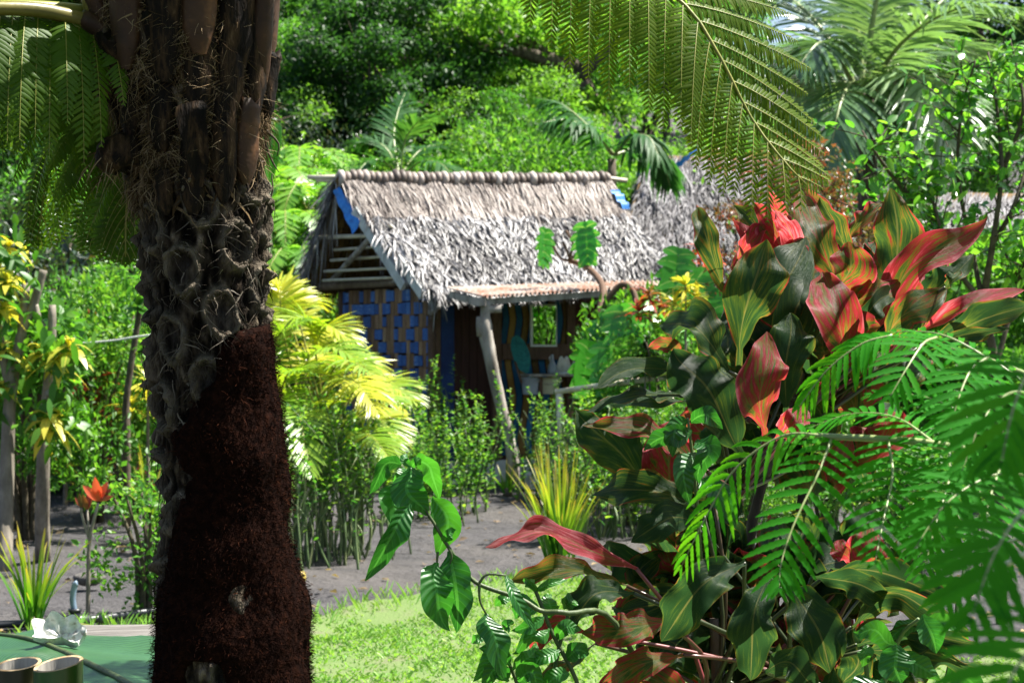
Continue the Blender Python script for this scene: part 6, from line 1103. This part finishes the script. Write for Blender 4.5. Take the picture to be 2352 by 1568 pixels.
def cordy(name, label, lst, conv, SZ, base, stems, seed, nset, cat='plant'):
    t = thing(name, label, cat, base); f = MB()
    for a_ in stems: tube(f, crv([P(*q_) for q_ in a_], 14), np.linspace(.015, .011, 14), 9, jit=.12)
    f.build('stem', M['bark'], t); r = rng_(seed); pb = MB()
    for k, (a_, b_, c_, wd, D, red, roll, pet) in enumerate(lst):
        D = D + r.normal(0, .03); dd = r.normal(0, .05, 3); p0, p1, p2 = P(*conv(*a_), D + .08 + dd[0]), P(*conv(*b_), D - .03), P(*conv(*c_), D + .02 + dd[1])
        f = MB(); bigleaf(f, p0, p1, p2, wd * (1.0 if k < nset else 1.15) * D / SZ / max(math.cos(math.radians(roll)), .6), roll, min(red * .98 + .005, .985), r.uniform(.05, .5), r.uniform(.10, .20), pet, seed=seed + k, peak=r.uniform(.45, .60), curl=r.normal(0, .30))
        f.build('leaf', M['cordy'], t)
        sx = P(*stems[k % len(stems)][-1 if a_[1] < 700 and conv is z5 else -2]); 
        if k < nset: tube(pb, crv([p0 + nrm(p1 - p0) * .004, lerp(p0, sx, .45) - nrm(p1 - p0) * .03, sx + r.normal(0, .02, 3)], 8), np.linspace(.0042, .006, 8), 7, red)
    M.setdefault('petiole', plain('red_petiole', [(.2, (.03, .042, .013)), (.5, (.09, .035, .024)), (.8, (.22, .05, .055))], 8, .35, .5, .05, use_rnd=.8)); pb.build('petioles', M['petiole'], t); return t
r = rng_(930)
for k in range(60):
    x0, y0 = r.uniform(800, 1600), r.uniform(900, 1600); an = r.uniform(-2.6, -.5); L = r.uniform(220, 400); x2, y2 = x0 + math.cos(an) * L, y0 + math.sin(an) * L
    tallL.append(((x0, y0), ((x0 + x2) / 2 + r.normal(0, 40), (y0 + y2) / 2 + r.normal(0, 30)), (x2, max(y2, 620)), r.uniform(110, 190), r.uniform(4.65, 4.95), r.choice([.05, .15, .35, .6]), r.normal(0, 25), .08))
for k in range(40):
    x0, y0 = r.uniform(1100, 1750), r.uniform(640, 900); an = -1.57 + (x0 - 1420) / 560 + r.normal(0, .25); L = r.uniform(300, 560); x2, y2 = x0 + math.cos(an) * L, y0 + math.sin(an) * L
    tallL.append(((x0, y0), ((x0 + x2) / 2 + r.normal(0, 40), (y0 + y2) / 2), (x2, max(y2, 170)), r.uniform(80, 140), r.uniform(4.7, 4.95), r.choice([.15, .3, .5, .75, .9]), r.normal(0, 28), .06))
for k in range(85):
    x0, y0 = r.uniform(860, 1750), r.uniform(560, 1060); an = r.choice([r.uniform(-3.3, -.2), r.uniform(.4, 2.7)]); L = r.uniform(200, 330); x2, y2 = x0 + math.cos(an) * L, y0 + math.sin(an) * L
    lowL.append(((x0, y0), ((x0 + x2) / 2, (y0 + y2) / 2 - 40), (x2, y2), r.uniform(90, 160), r.uniform(4.3, 4.55), r.choice([.03, .08, .2, .5]), r.normal(0, 30), .08))
cb = P(1690, 784, 4.6) * [1, 1, 0]
cordy('cordyline', 'tall cordyline with big red, pink and dark green streaked leaves in the right foreground', tallL, z5, S5, cb, [[(1700, 2230, 4.6), (1710, 1700, 4.6), (1720, 1250, 4.6), (1790, 1000, 4.6), (1850, 830, 4.6)], [(1690, 2230, 4.6), (1680, 1700, 4.5), (1670, 1350, 4.45), (1680, 1120, 4.4), (1700, 960, 4.4)], [(1720, 2230, 4.65), (1800, 1500, 4.7), (1850, 1100, 4.7), (1880, 920, 4.7), (1900, 840, 4.7)]], 900, nT)
cordy('cordyline', 'low spreading dark green and maroon cordyline at the foot of the tall red one', lowL, z6, S6, P(1700, 784, 4.25) * [1, 1, 0], [[(1700, 2330, 4.25), (1690, 1900, 4.2), (1650, 1600, 4.2), (1640, 1420, 4.2)], [(1720, 2330, 4.25), (1760, 1800, 4.2), (1840, 1550, 4.2), (1880, 1420, 4.2)]], 960, nL)

# ------------------------------------------------------------------ bright fern at lower right
fb = P(2520, 784, 2.7) * [1, 1, 0]; fn = thing('bright_fern', 'bright green fern with long feathery fronds spilling in from the right edge', 'fern', fb)
f = MB(); tube(f, [fb - [0, 0, .1], P(2560, 1500, 2.7), P(2560, 1250, 2.7)], [.07, .06, .05], 10); f.build('trunk', M['bark'], fn)
def pinna(pts, L, wd, nl, seed, rr=.0026, ang=(70, 32), up=(.1, -.5, .85), dr=.16, start=.02, rnd=.5, prof=None, mat='fern_bright', par=None):
    mb, rb = MB(), MB(); pinnate(mb, rb, [P(*q_) for q_ in pts], nl, L, wd, ang, up, .05, dr, rr, seed, start, 15, prof if prof else (lambda x: np.interp(x, [0, .15, .6, .9, 1], [.75, 1, .95, .55, .25])), .25, .10, 3, rnd, .2)
    o = mb.build('frond', M[mat], par or fn); rb.build('rachis', M['rachis_pale'], o); return o
f = MB()
for a_ in ([(2560, 1250, 2.7), (2352, 1080, 2.75), (2150, 1020, 2.8), (1905, 1002, 2.85), (1800, 1000, 2.9)], [(2560, 1250, 2.7), (2450, 930, 2.75), (2330, 850, 2.8), (2180, 800, 2.9)], [(2560, 1250, 2.7), (2480, 1000, 2.3), (2380, 900, 2.0)], [(2560, 1250, 2.7), (2420, 1250, 2.4), (2300, 1300, 2.1)]): tube(f, crv([P(*q_) for q_ in a_], 24), np.linspace(.008, .0035, 24), 8)
f.build('main_rachis', M['rachis_pale'], fn)
PN = [([(1905, 1002, 2.85), (1800, 1000, 2.87), (1690, 1075, 2.88), (1620, 1190, 2.88), (1565, 1300, 2.9)], .062, .0090, 30, .7), ([(1911, 1004, 2.85), (1880, 1085, 2.8), (1825, 1200, 2.75), (1795, 1290, 2.72), (1790, 1350, 2.7)], .075, .0098, 26, .3), ([(2040, 1012, 2.82), (2050, 1090, 2.75), (2030, 1190, 2.68), (2010, 1290, 2.62)], .078, .0095, 24, .25), ([(2050, 770, 2.85), (1980, 790, 2.85), (1900, 850, 2.85), (1835, 935, 2.86)], .055, .0085, 30, .75), ([(2330, 860, 2.75), (2180, 775, 2.8), (2080, 762, 2.85), (2000, 775, 2.9)], .06, .009, 28, .7),
      ([(2150, 775, 2.8), (2120, 790, 2.75), (2080, 850, 2.7), (2045, 910, 2.68)], .07, .009, 20, .5), ([(2270, 820, 2.7), (2230, 850, 2.66), (2200, 920, 2.62), (2180, 1000, 2.6)], .07, .0095, 22, .35), ([(2150, 1020, 2.8), (2060, 960, 2.85), (1960, 950, 2.9), (1850, 985, 2.92)], .06, .009, 28, .6), ([(2180, 1022, 2.78), (2180, 1100, 2.68), (2150, 1200, 2.6), (2120, 1320, 2.55)], .078, .0098, 26, .3), ([(2300, 1060, 2.7), (2220, 960, 2.72), (2120, 910, 2.75), (2000, 905, 2.8)], .065, .009, 28, .55), ([(2300, 1065, 2.7), (2270, 1160, 2.6), (2260, 1280, 2.5)], .08, .010, 24, .3),
      ([(2420, 930, 2.6), (2330, 900, 2.5), (2260, 960, 2.4), (2210, 1080, 2.35)], .075, .010, 26, .4), ([(2460, 880, 2.0), (2380, 840, 1.8), (2330, 930, 1.72), (2300, 1060, 1.7)], .085, .0115, 24, .55), ([(2460, 1160, 1.9), (2370, 1160, 1.75), (2290, 1260, 1.66), (2230, 1420, 1.62)], .085, .0115, 24, .3), ([(2420, 1260, 2.4), (2330, 1240, 2.3), (2240, 1290, 2.25), (2160, 1390, 2.2)], .075, .010, 26, .45), ([(2470, 1430, 1.7), (2400, 1460, 1.6), (2330, 1540, 1.55), (2290, 1660, 1.52)], .08, .012, 20, .6), ([(2400, 1100, 2.5), (2290, 1090, 2.45), (2180, 1150, 2.4), (2100, 1260, 2.36)], .075, .010, 28, .4)]
for i, (pts, L, wd, nl, rn) in enumerate(PN): pinna(pts, L, wd * 1.05, int(nl * .62), 1000 + i, rnd=rn, dr=.16 + .3 * (rn > .6))

shade_top = P(2560, 1250, 2.7); shade_top = np.array([1.48, 1.9, 2.6]); f = MB(); tube(f, crv([P(2560, 1250, 2.7), [1.4, 2.3, 2.05], shade_top], 10), np.linspace(.05, .03, 10), 9); f.build('trunk', M['bark'], fn)  # unseen trunk and frond crown added to shade the near right fronds
for k in range(9):
    an = k * .7 + .2; dd = np.array([math.cos(an), math.sin(an), 0]); L = .62
    tf_frond([shade_top, shade_top + dd * .45 * L + [0, 0, .22], shade_top + dd * .9 * L + [0, 0, .2], shade_top + dd * 1.3 * L + [0, 0, .02]], 'fern_bright', 24, .30, .05, .015, 1060 + k, par=fn, start=.1, dens=.013, hangL=.2, hangR=.2, rr=.010)
# ------------------------------------------------------------------ broad leaved branch in the foreground
def z4(x, y): return 631.6 + x / 2.218, 861 + y / 2.218
DB = 3.85; S4 = F * 2.218
bl = thing('broad_leaf_shrub', 'shrub sending a bent green stem with big drooping leaves out over the lawn', 'shrub', P(1560, 784, 4.0) * [1, 1, 0])
f = MB(); c = crv([P(1600, 2300, 4.1), P(1560, 1800, 4.05), P(1420, 1440, 3.95)] + [P(*z4(*q_), DB) for q_ in ((1490, 1212), (1360, 1202), (1250, 1140), (1040, 1065), (960, 985), (880, 870), (820, 770), (760, 670), (692, 480))], 60); tube(f, c, np.linspace(.0066, .0028, 60), 9, .6)
for a_ in ([(1040, 1070), (1045, 1150), (1075, 1215)], [(1040, 1060), (1080, 1015), (1180, 1020)], [(885, 880), (900, 920), (892, 960)], [(830, 900), (826, 940), (826, 965)]): tube(f, crv([P(*z4(*q_), DB - .01) for q_ in a_], 8), np.linspace(.0035, .002, 8), 6, .7)
for a_ in ([(1320, 1080), (1360, 1180), (1420, 1330), (1540, 1570), (1560, 1800)], [(1180, 1440), (1230, 1560), (1300, 1800)], [(1500, 1200), (1440, 1420), (1400, 1700)]): tube(f, crv([P(*z4(*q_), DB + .1) for q_ in a_], 16), np.linspace(.004, .005, 16), 7, .6)
f.build('stem', M['branch'], bl)
BLV = [((690, 468), (695, 580), (772, 718), 165, 0, .35, 0), ((700, 440), (805, 480), (835, 632), 125, -30, .8, .02), ((645, 455), (560, 465), (482, 605), 95, 25, .15, .03), ((672, 575), (610, 680), (658, 842), 150, 10, .75, .03), ((690, 655), (600, 810), (458, 1048), 120, 20, .2, -.04), ((800, 622), (880, 745), (828, 925), 140, -10, .85, .03), ((862, 855), (880, 810), (922, 788), 55, 0, .4, 0), ((825, 955), (800, 1100), (890, 1302), 165, 5, .55, -.02), ((888, 895), (930, 1080), (925, 1312), 165, -10, .12, 0), ((1075, 1215), (1100, 1340), (1180, 1560), 130, 25, .1, -.02), ((1180, 1020), (1220, 1130), (1330, 1312), 80, 35, .1, -.02), ((700, 470), (660, 430), (672, 400), 40, 0, .6, -.02), ((690, 480), (640, 520), (598, 540), 60, 20, .8, .03), ((690, 470), (720, 440), (745, 455), 45, 10, .7, 0),
       ((1325, 1100), (1400, 1062), (1492, 1040), 45, 20, .8, .1), ((1320, 1090), (1290, 1060), (1262, 1045), 40, 10, .8, .1), ((1330, 1110), (1310, 1060), (1320, 1040), 40, 0, .9, .1), ((1400, 1240), (1390, 1170), (1410, 1115), 95, 0, .8, .12), ((1350, 1190), (1270, 1170), (1222, 1240), 90, 10, .5, .1), ((1470, 1190), (1500, 1150), (1550, 1120), 80, 10, .85, .14), ((1120, 1175), (1160, 1140), (1215, 1130), 50, 20, .8, .06), ((1370, 1230), (1300, 1280), (1205, 1300), 70, 10, .6, .06), ((1400, 1290), (1320, 1340), (1210, 1420), 80, 0, .75, .06), ((1430, 1350), (1480, 1280), (1560, 1300), 80, 0, .7, .1), ((1450, 1400), (1360, 1440), (1260, 1500), 80, -10, .7, .06), ((1190, 1450), (1100, 1440), (1010, 1560), 95, 15, .5, .05), ((1200, 1480), (1130, 1400), (1040, 1390), 90, 10, .35, .05), ((1180, 1440), (1150, 1360), (1090, 1330), 70, 0, .6, .05), ((1210, 1500), (1290, 1440), (1330, 1360), 80, 0, .8, .06), ((1060, 1330), (1030, 1350), (1002, 1362), 45, 0, .8, .05), ((1240, 1560), (1310, 1530), (1370, 1600), 100, 0, .5, .06), ((1480, 1450), (1540, 1400), (1600, 1420), 90, 0, .4, .1), ((1500, 1520), (1420, 1540), (1330, 1620), 90, 0, .7, .08), ((1190, 1560), (1120, 1500), (1050, 1620), 90, 0, .3, .05), ((1160, 1290), (1190, 1270), (1198, 1275), 60, 0, .2, .0)]
for k, (a_, b_, c_, wd, roll, rn, dd) in enumerate(BLV):
    f = MB(); bigleaf(f, P(*z4(*a_), DB + dd), P(*z4(*b_), DB + dd - .02), P(*z4(*c_), DB + dd), wd * DB / S4, roll, rn, .22, .06, .04, 18, 7, 1100 + k, .45); f.build('leaf', M['broad'], bl)
# more leaves of the same kind among the cordyline, and a second plant at lower right
s2 = thing('broad_leaf_shrub', 'second green broad leaved shrub low at right, behind the fern', 'shrub', P(2080, 784, 4.0) * [1, 1, 0])
f = MB()
for a_ in ([(1980, 2300, 4.1), (2010, 1700, 4.0), (2060, 1480, 3.95), (2110, 1420, 3.9)], [(2100, 2300, 4.2), (2150, 1700, 4.2), (2190, 1480, 4.2), (2200, 1340, 4.2)], [(2010, 1700, 4.0), (1990, 1540, 3.98), (1990, 1480, 3.95)]): tube(f, crv([P(*q_) for q_ in a_], 14), np.linspace(.007, .0035, 14), 7, .6)
f.build('stem', M['stem'], s2)
for k, (a_, b_, c_, wd, rn, D) in enumerate([((2110, 1425), (2080, 1440), (2040, 1470), 45, .85, 3.95), ((2120, 1410), (2140, 1440), (2150, 1500), 70, .2, 3.85), ((2060, 1480), (2040, 1520), (2070, 1570), 95, .15, 3.85), ((2060, 1480), (2010, 1440), (1960, 1450), 60, .7, 3.9), ((2200, 1340), (2240, 1330), (2290, 1360), 80, .8, 4.2), ((2190, 1360), (2160, 1330), (2130, 1350), 60, .7, 4.2), ((2200, 1420), (2190, 1440), (2200, 1490), 70, .9, 4.1), ((2110, 1430), (2170, 1420), (2210, 1440), 50, .8, 3.95), ((1990, 1480), (2000, 1500), (1980, 1530), 40, .9, 3.9), ((2060, 1500), (2110, 1520), (2160, 1560), 60, .8, 3.95), ((2180, 1520), (2220, 1540), (2250, 1600), 80, .6, 4.1), ((2030, 1560), (1990, 1580), (1950, 1640), 80, .3, 3.9), ((1640, 920), (1600, 960), (1590, 1030), 60, .2, 4.0)][:12]):
    f = MB(); bigleaf(f, P(*a_, D), lerp((P(*a_, D) + P(*c_, D)) / 2, P(*b_, D - .02), .3), P(*c_, D), .8 * wd * D / F, 5, rn, .22, .06, .04, 16, 7, 1150 + k, .45); f.build('leaf', M['broad'], s2)
s3 = thing('broad_leaf_shrub', 'dark green broad leaved sprig growing up between the cordyline leaves', 'shrub', P(1640, 784, 4.4) * [1, 1, 0])
f = MB(); tube(f, crv([P(1640, 2250, 4.4), P(1620, 1500, 4.3), P(1600, 1150, 4.15), P(1580, 960, 4.1)], 20), np.linspace(.007, .003, 20), 7, .6); f.build('stem', M['stem'], s3)
for k, (a_, b_, c_, wd, rn) in enumerate([((1580, 965), (1550, 990), (1545, 1050), 45, .1), ((1590, 990), (1540, 1000), (1478, 1035), 50, .1), ((1600, 1010), (1620, 1040), (1605, 1110), 52, .2), ((1600, 1040), (1570, 1080), (1585, 1160), 50, .25), ((1585, 970), (1625, 950), (1660, 985), 40, .15), ((1605, 1100), (1650, 1130), (1690, 1210), 52, .2)]):
    f = MB(); bigleaf(f, P(*a_, 4.1), P(*b_, 4.06), P(*c_, 4.08), wd * 4.1 / F, 5, rn, .22, .06, .04, 16, 7, 1180 + k, .45); f.build('leaf', M['broad'], s3)

# ------------------------------------------------------------------ table with leaf, shell and cups
tz_ = .705; M['grey_plank'] = plain('weathered_plank', [(.3, (.06, .054, .048)), (.5, (.125, .115, .105)), (.75, (.21, .198, .185))], 7, .8, .25, .45, (.5, 9, 4))
tb_ = thing('plank_table', 'weathered grey plank table at the lower left corner', 'table', (-1.5, 4.3, 0)); f = MB()
yy = 3.35
for k in range(6):
    w_ = .30; x1 = [-.80, -.79, -.82, -.80, -.815, -.83][k]; 
    if k == 5: w_ = .36
    quad_c = np.array([(-2.4 + x1) / 2, yy + w_ / 2, tz_ - .02]); box(f, quad_c, (x1 + 2.4) / 2, w_ / 2 - .004, .02, None, 0, .17 * k); yy += w_
f.build('table_top', M['grey_plank'], tb_, smooth=False)
for x_, y_ in ((-1.0, 3.5), (-1.0, 5.0), (-2.2, 3.5), (-2.2, 5.0)): f = MB(); tube(f, [(x_, y_, 0), (x_, y_, tz_ - .04)], .05, 10); f.build('leg', M['pole_brown'], tb_)
q0 = np.array([-.98, 5.05, tz_ + .018]); f = MB(); an = -.12; box(f, q0, .26, .09, .012, np.array([[math.cos(an), math.sin(an), .03], [-math.sin(an), math.cos(an), .06], [-.03, -.06, 1]]), 0, .4); bd = f.build('weathered_board', M['grey_plank'], loc=q0, smooth=False); tag(bd, 'loose weathered grey board on the far end of the table beside the trunk', 'board')
# banana leaf laid over the planks
def TP(u, v, dz=0.0): # point on the table top plane
    D = F * (CH - tz_ - dz) / (v - 784); return P(u, v, D)
mid = crv([TP(-60, 1452, .03), TP(60, 1466, .035), TP(140, 1494, .035), TP(225, 1534, .03), TP(290, 1568, .025), TP(400, 1640, .02)], 40); T_ = tang(mid); side = nrm(np.cross(T_, [0, 0, 1.0]))
f = MB(); K = 40; js = np.linspace(-1, 1, 15); tt = np.linspace(0, 1, K); wl = .20 * np.sin(PI * np.clip(tt * .55 + .40, 0, 1)) ** .5 + .02; wr_ = .36 * np.sin(PI * np.clip(tt * .75 + .2, 0, 1)) ** .6
off = np.where(js[None] < 0, wr_[:, None] * js[None], wl[:, None] * js[None]); zz3 = -.028 * np.abs(js[None]) ** .8 + .024 * np.sin(tt[:, None] * 17 + js[None] * 5) * np.abs(js[None]) + .007 * np.sin(tt[:, None] * 43 + js[None] * 9) * np.abs(js[None]) + .03 * np.clip(-js[None] - .55, 0, 1) * np.sin(tt[:, None] * 7)
Vb = mid[:, None] + side[:, None] * off[..., None]; Vb[..., 2] = np.maximum(Vb[..., 2] + zz3, tz_ + .004)
i = (np.arange(K - 1) * 15)[:, None]; j = np.arange(14)[None]; lvb = np.stack([np.broadcast_to(js, (K, 15)), np.broadcast_to(tt[:, None], (K, 15)), np.full((K, 15), .3)], -1)
f.add(Vb, None, np.stack([i + j, i + 15 + j, i + 16 + j, i + 1 + j], -1).reshape(-1, 4), lvb)
m, t, bs, out = newmat('laid_banana_leaf'); s = lvsep(t); wv_ = t.nodes.new("ShaderNodeTexWave"); wv_.wave_type = 'BANDS'; wv_.bands_direction = 'X'; cm = t.nodes.new("ShaderNodeCombineXYZ")
t.links.new(math_(t, 'ADD', s[1], math_(t, 'MULTIPLY', math_(t, 'ABSOLUTE', s[0]), -.10)), cm.inputs[0]); wv_.inputs['Scale'].default_value = 30; wv_.inputs['Distortion'].default_value = 0.6; t.links.new(cm.outputs[0], wv_.inputs[0])
c = ramp(t, [(.3, (.010, .042, .014)), (.7, (.026, .085, .026))], noisef(t, 5, 3)); c = mixc(t, math_(t, 'MULTIPLY', wv_.outputs[1], .55), c, (.04, .12, .04)); c = mixc(t, math_(t, 'LESS_THAN', math_(t, 'ABSOLUTE', s[0]), .03), c, (.16, .26, .07))
c = mixc(t, math_(t, 'POWER', math_(t, 'ABSOLUTE', s[0]), 14.0), c, (.12, .13, .02)); t.links.new(c, bs.inputs['Base Color']); bs.inputs['Roughness'].default_value = .36; bs.inputs['Specular IOR Level'].default_value = .6; bump(t, bs, wv_.outputs[1], .25, .004); M['laidleaf'] = m
bleaf = f.build('banana_leaf', M['laidleaf'], loc=TP(150, 1500)); tag(bleaf, 'big green banana leaf laid flat over the plank table', 'banana leaf')
f = MB(); tube(f, mid + [0, 0, .001], np.linspace(.006, .009, 40), 8); f.build('midrib', M['branch'], bleaf)
# giant clam shell
q = TP(138, 1486, .03); f = MB(); nu, nv = 140, 34; u = np.linspace(0, 1, nu)[:, None]; v = np.linspace(0, 1, nv)[None]
th = np.radians(205 - 235 * u); rib = np.cos(u * 2 * PI * 4.6 + .6); ro = v * (.060 + .006 * np.sin(u * 9)) * (1 + .07 * rib * v ** 3); ex, ey, ez = np.array([1, .12, -.08]), np.array([.05, .55, .80]), np.array([-.1, -.75, .62])
dep = .030 * (v ** 2.2) + .0075 * rib * v ** 1.2 - .004; nz4 = np.array([[mnoise.noise(Vector((a_ * 9, b_ * 4, 1))) for b_ in v[0]] for a_ in u[:, 0]])
A = ex * (np.cos(th) * ro * .98)[..., None] + ey * (np.sin(th) * ro * .88 + .012)[..., None] + ez * (dep + .004 * nz4)[..., None] + q + [0, 0, .018]
Bk = A - ez * (.012 + .022 * (1 - v) ** .8 * (1 + 0 * u))[..., None] - ey * .004
i = (np.arange(nu - 1) * nv)[:, None]; j = np.arange(nv - 1)[None]; qq = np.stack([i + j, i + nv + j, i + nv + j + 1, i + j + 1], -1).reshape(-1, 4); f.add(A, None, qq); f.add(Bk, None, qq[:, ::-1])
for e1, e2 in ((A[:, -1], Bk[:, -1]), (A[:, 0], Bk[:, 0]), (A[0], Bk[0]), (A[-1], Bk[-1])): k = len(e1); f.add(np.concatenate([e1, e2]), None, [(a_, a_ + 1, k + a_ + 1, k + a_) for a_ in range(k - 1)])
m, t, bs, out = newmat('clam_shell'); c = ramp(t, [(.32, (.24, .20, .16)), (.44, (.62, .60, .56)), (.62, (.80, .79, .77))], noisef(t, 40, 5, .65)); c = mixc(t, ramp(t, [(.66, (0, 0, 0)), (.74, (1, 1, 1))], noisef(t, 60, 3)), c, (.45, .24, .22)); t.links.new(c, bs.inputs['Base Color']); bs.inputs['Roughness'].default_value = .5; bump(t, bs, noisef(t, 90, 4), .35, .004)
tag(f.build('clam_shell', m, loc=q), 'white fluted giant clam shell standing on the banana leaf', 'shell')
# bamboo cups
m, t, bs, out = newmat('bamboo_skin'); nzv = noisef(t, 9, 4, .6, scalev(t, 1, 1, .25)); c = ramp(t, [(.35, (.012, .055, .008)), (.55, (.03, .10, .012)), (.68, (.10, .11, .02)), (.74, (.36, .30, .17))], nzv); t.links.new(c, bs.inputs['Base Color']); bs.inputs['Roughness'].default_value = .3; bs.inputs['Specular IOR Level'].default_value = .55; M['bskin'] = m
M['bskin2'] = plain('dark_bamboo_skin', [(.3, (.012, .014, .006)), (.6, (.035, .035, .012)), (.8, (.07, .055, .02))], 7, .35, .5, .1, (1, 1, .3)); M['brim'] = plain('cut_bamboo', [(.3, (.24, .15, .07)), (.7, (.55, .42, .26))], 40, .7, .25, .3); M['bin'] = plain('bamboo_inside', [(.3, (.26, .24, .21)), (.7, (.46, .43, .38))], 40, .7, .25, .2, (1, 1, .1))
def cup(label, u, v, D, wpx, slope, mat, dth):
    top = P(u, v, D); R = wpx / 2 * D / F; base = np.array([top[0], top[1], tz_ + .004]); t_ = thing('bamboo_cup', label, 'cup', base); n_ = 40; th = np.linspace(0, 2 * PI, n_, endpoint=False); Rin = R - .0075
    def ring(rad, z, sl): return np.stack([base[0] + rad * np.cos(th), base[1] + rad * np.sin(th), z + sl * np.cos(th) * rad + (.14 * np.sin(th) * rad if sl else 0)], -1)
    def shell(mb, rings):
        for a_, b_ in zip(rings[:-1], rings[1:]):
            k = np.arange(n_); mb.add(np.concatenate([a_, b_]), None, np.stack([k, (k + 1) % n_, n_ + (k + 1) % n_, n_ + k], -1))
    f = MB(); shell(f, [ring(R * .99, base[2], 0), ring(R, base[2] + .03, 0), ring(R, top[2] - .02, slope * .3), ring(R, top[2], slope)]); k = np.arange(n_); c0 = ring(R * .99, base[2], 0); f.add(np.concatenate([c0, [base]]), np.stack([(k + 1) % n_, k, 0 * k + n_], -1)); f.build('outside', mat, t_)
    f = MB(); shell(f, [ring(R, top[2], slope), ring(R - .001, top[2] + .0012, slope), ring(Rin + .001, top[2] + .0008, slope), ring(Rin, top[2], slope)]); f.build('rim', M['brim'], t_)
    f = MB(); shell(f, [ring(Rin, top[2], slope), ring(Rin, base[2] + .02, 0)]); c0 = ring(Rin, base[2] + .02, 0); f.add(np.concatenate([c0, [base + [0, 0, .02]]]), np.stack([k, (k + 1) % n_, 0 * k + n_], -1)); f.build('inside', M['bin'], t_)
cup('green cut bamboo cup with slanted rim on the banana leaf', 134, 1524, 3.86, 112, .16, M['bskin'], 0)
cup('dark brown cut bamboo cup in the lower left corner', 42, 1524, 3.96, 104, .08, M['bskin2'], 0)

for o in list(bpy.data.objects):
    if '_o' in o.keys(): del o['_o']
for o in [o_ for o_ in bpy.data.objects if o_.type == 'EMPTY' and o_.parent is None and 'label' not in o_.keys()]:   # a prototype that was never placed
    for ch in list(o.children_recursive): bpy.data.objects.remove(ch)
    bpy.data.objects.remove(o)
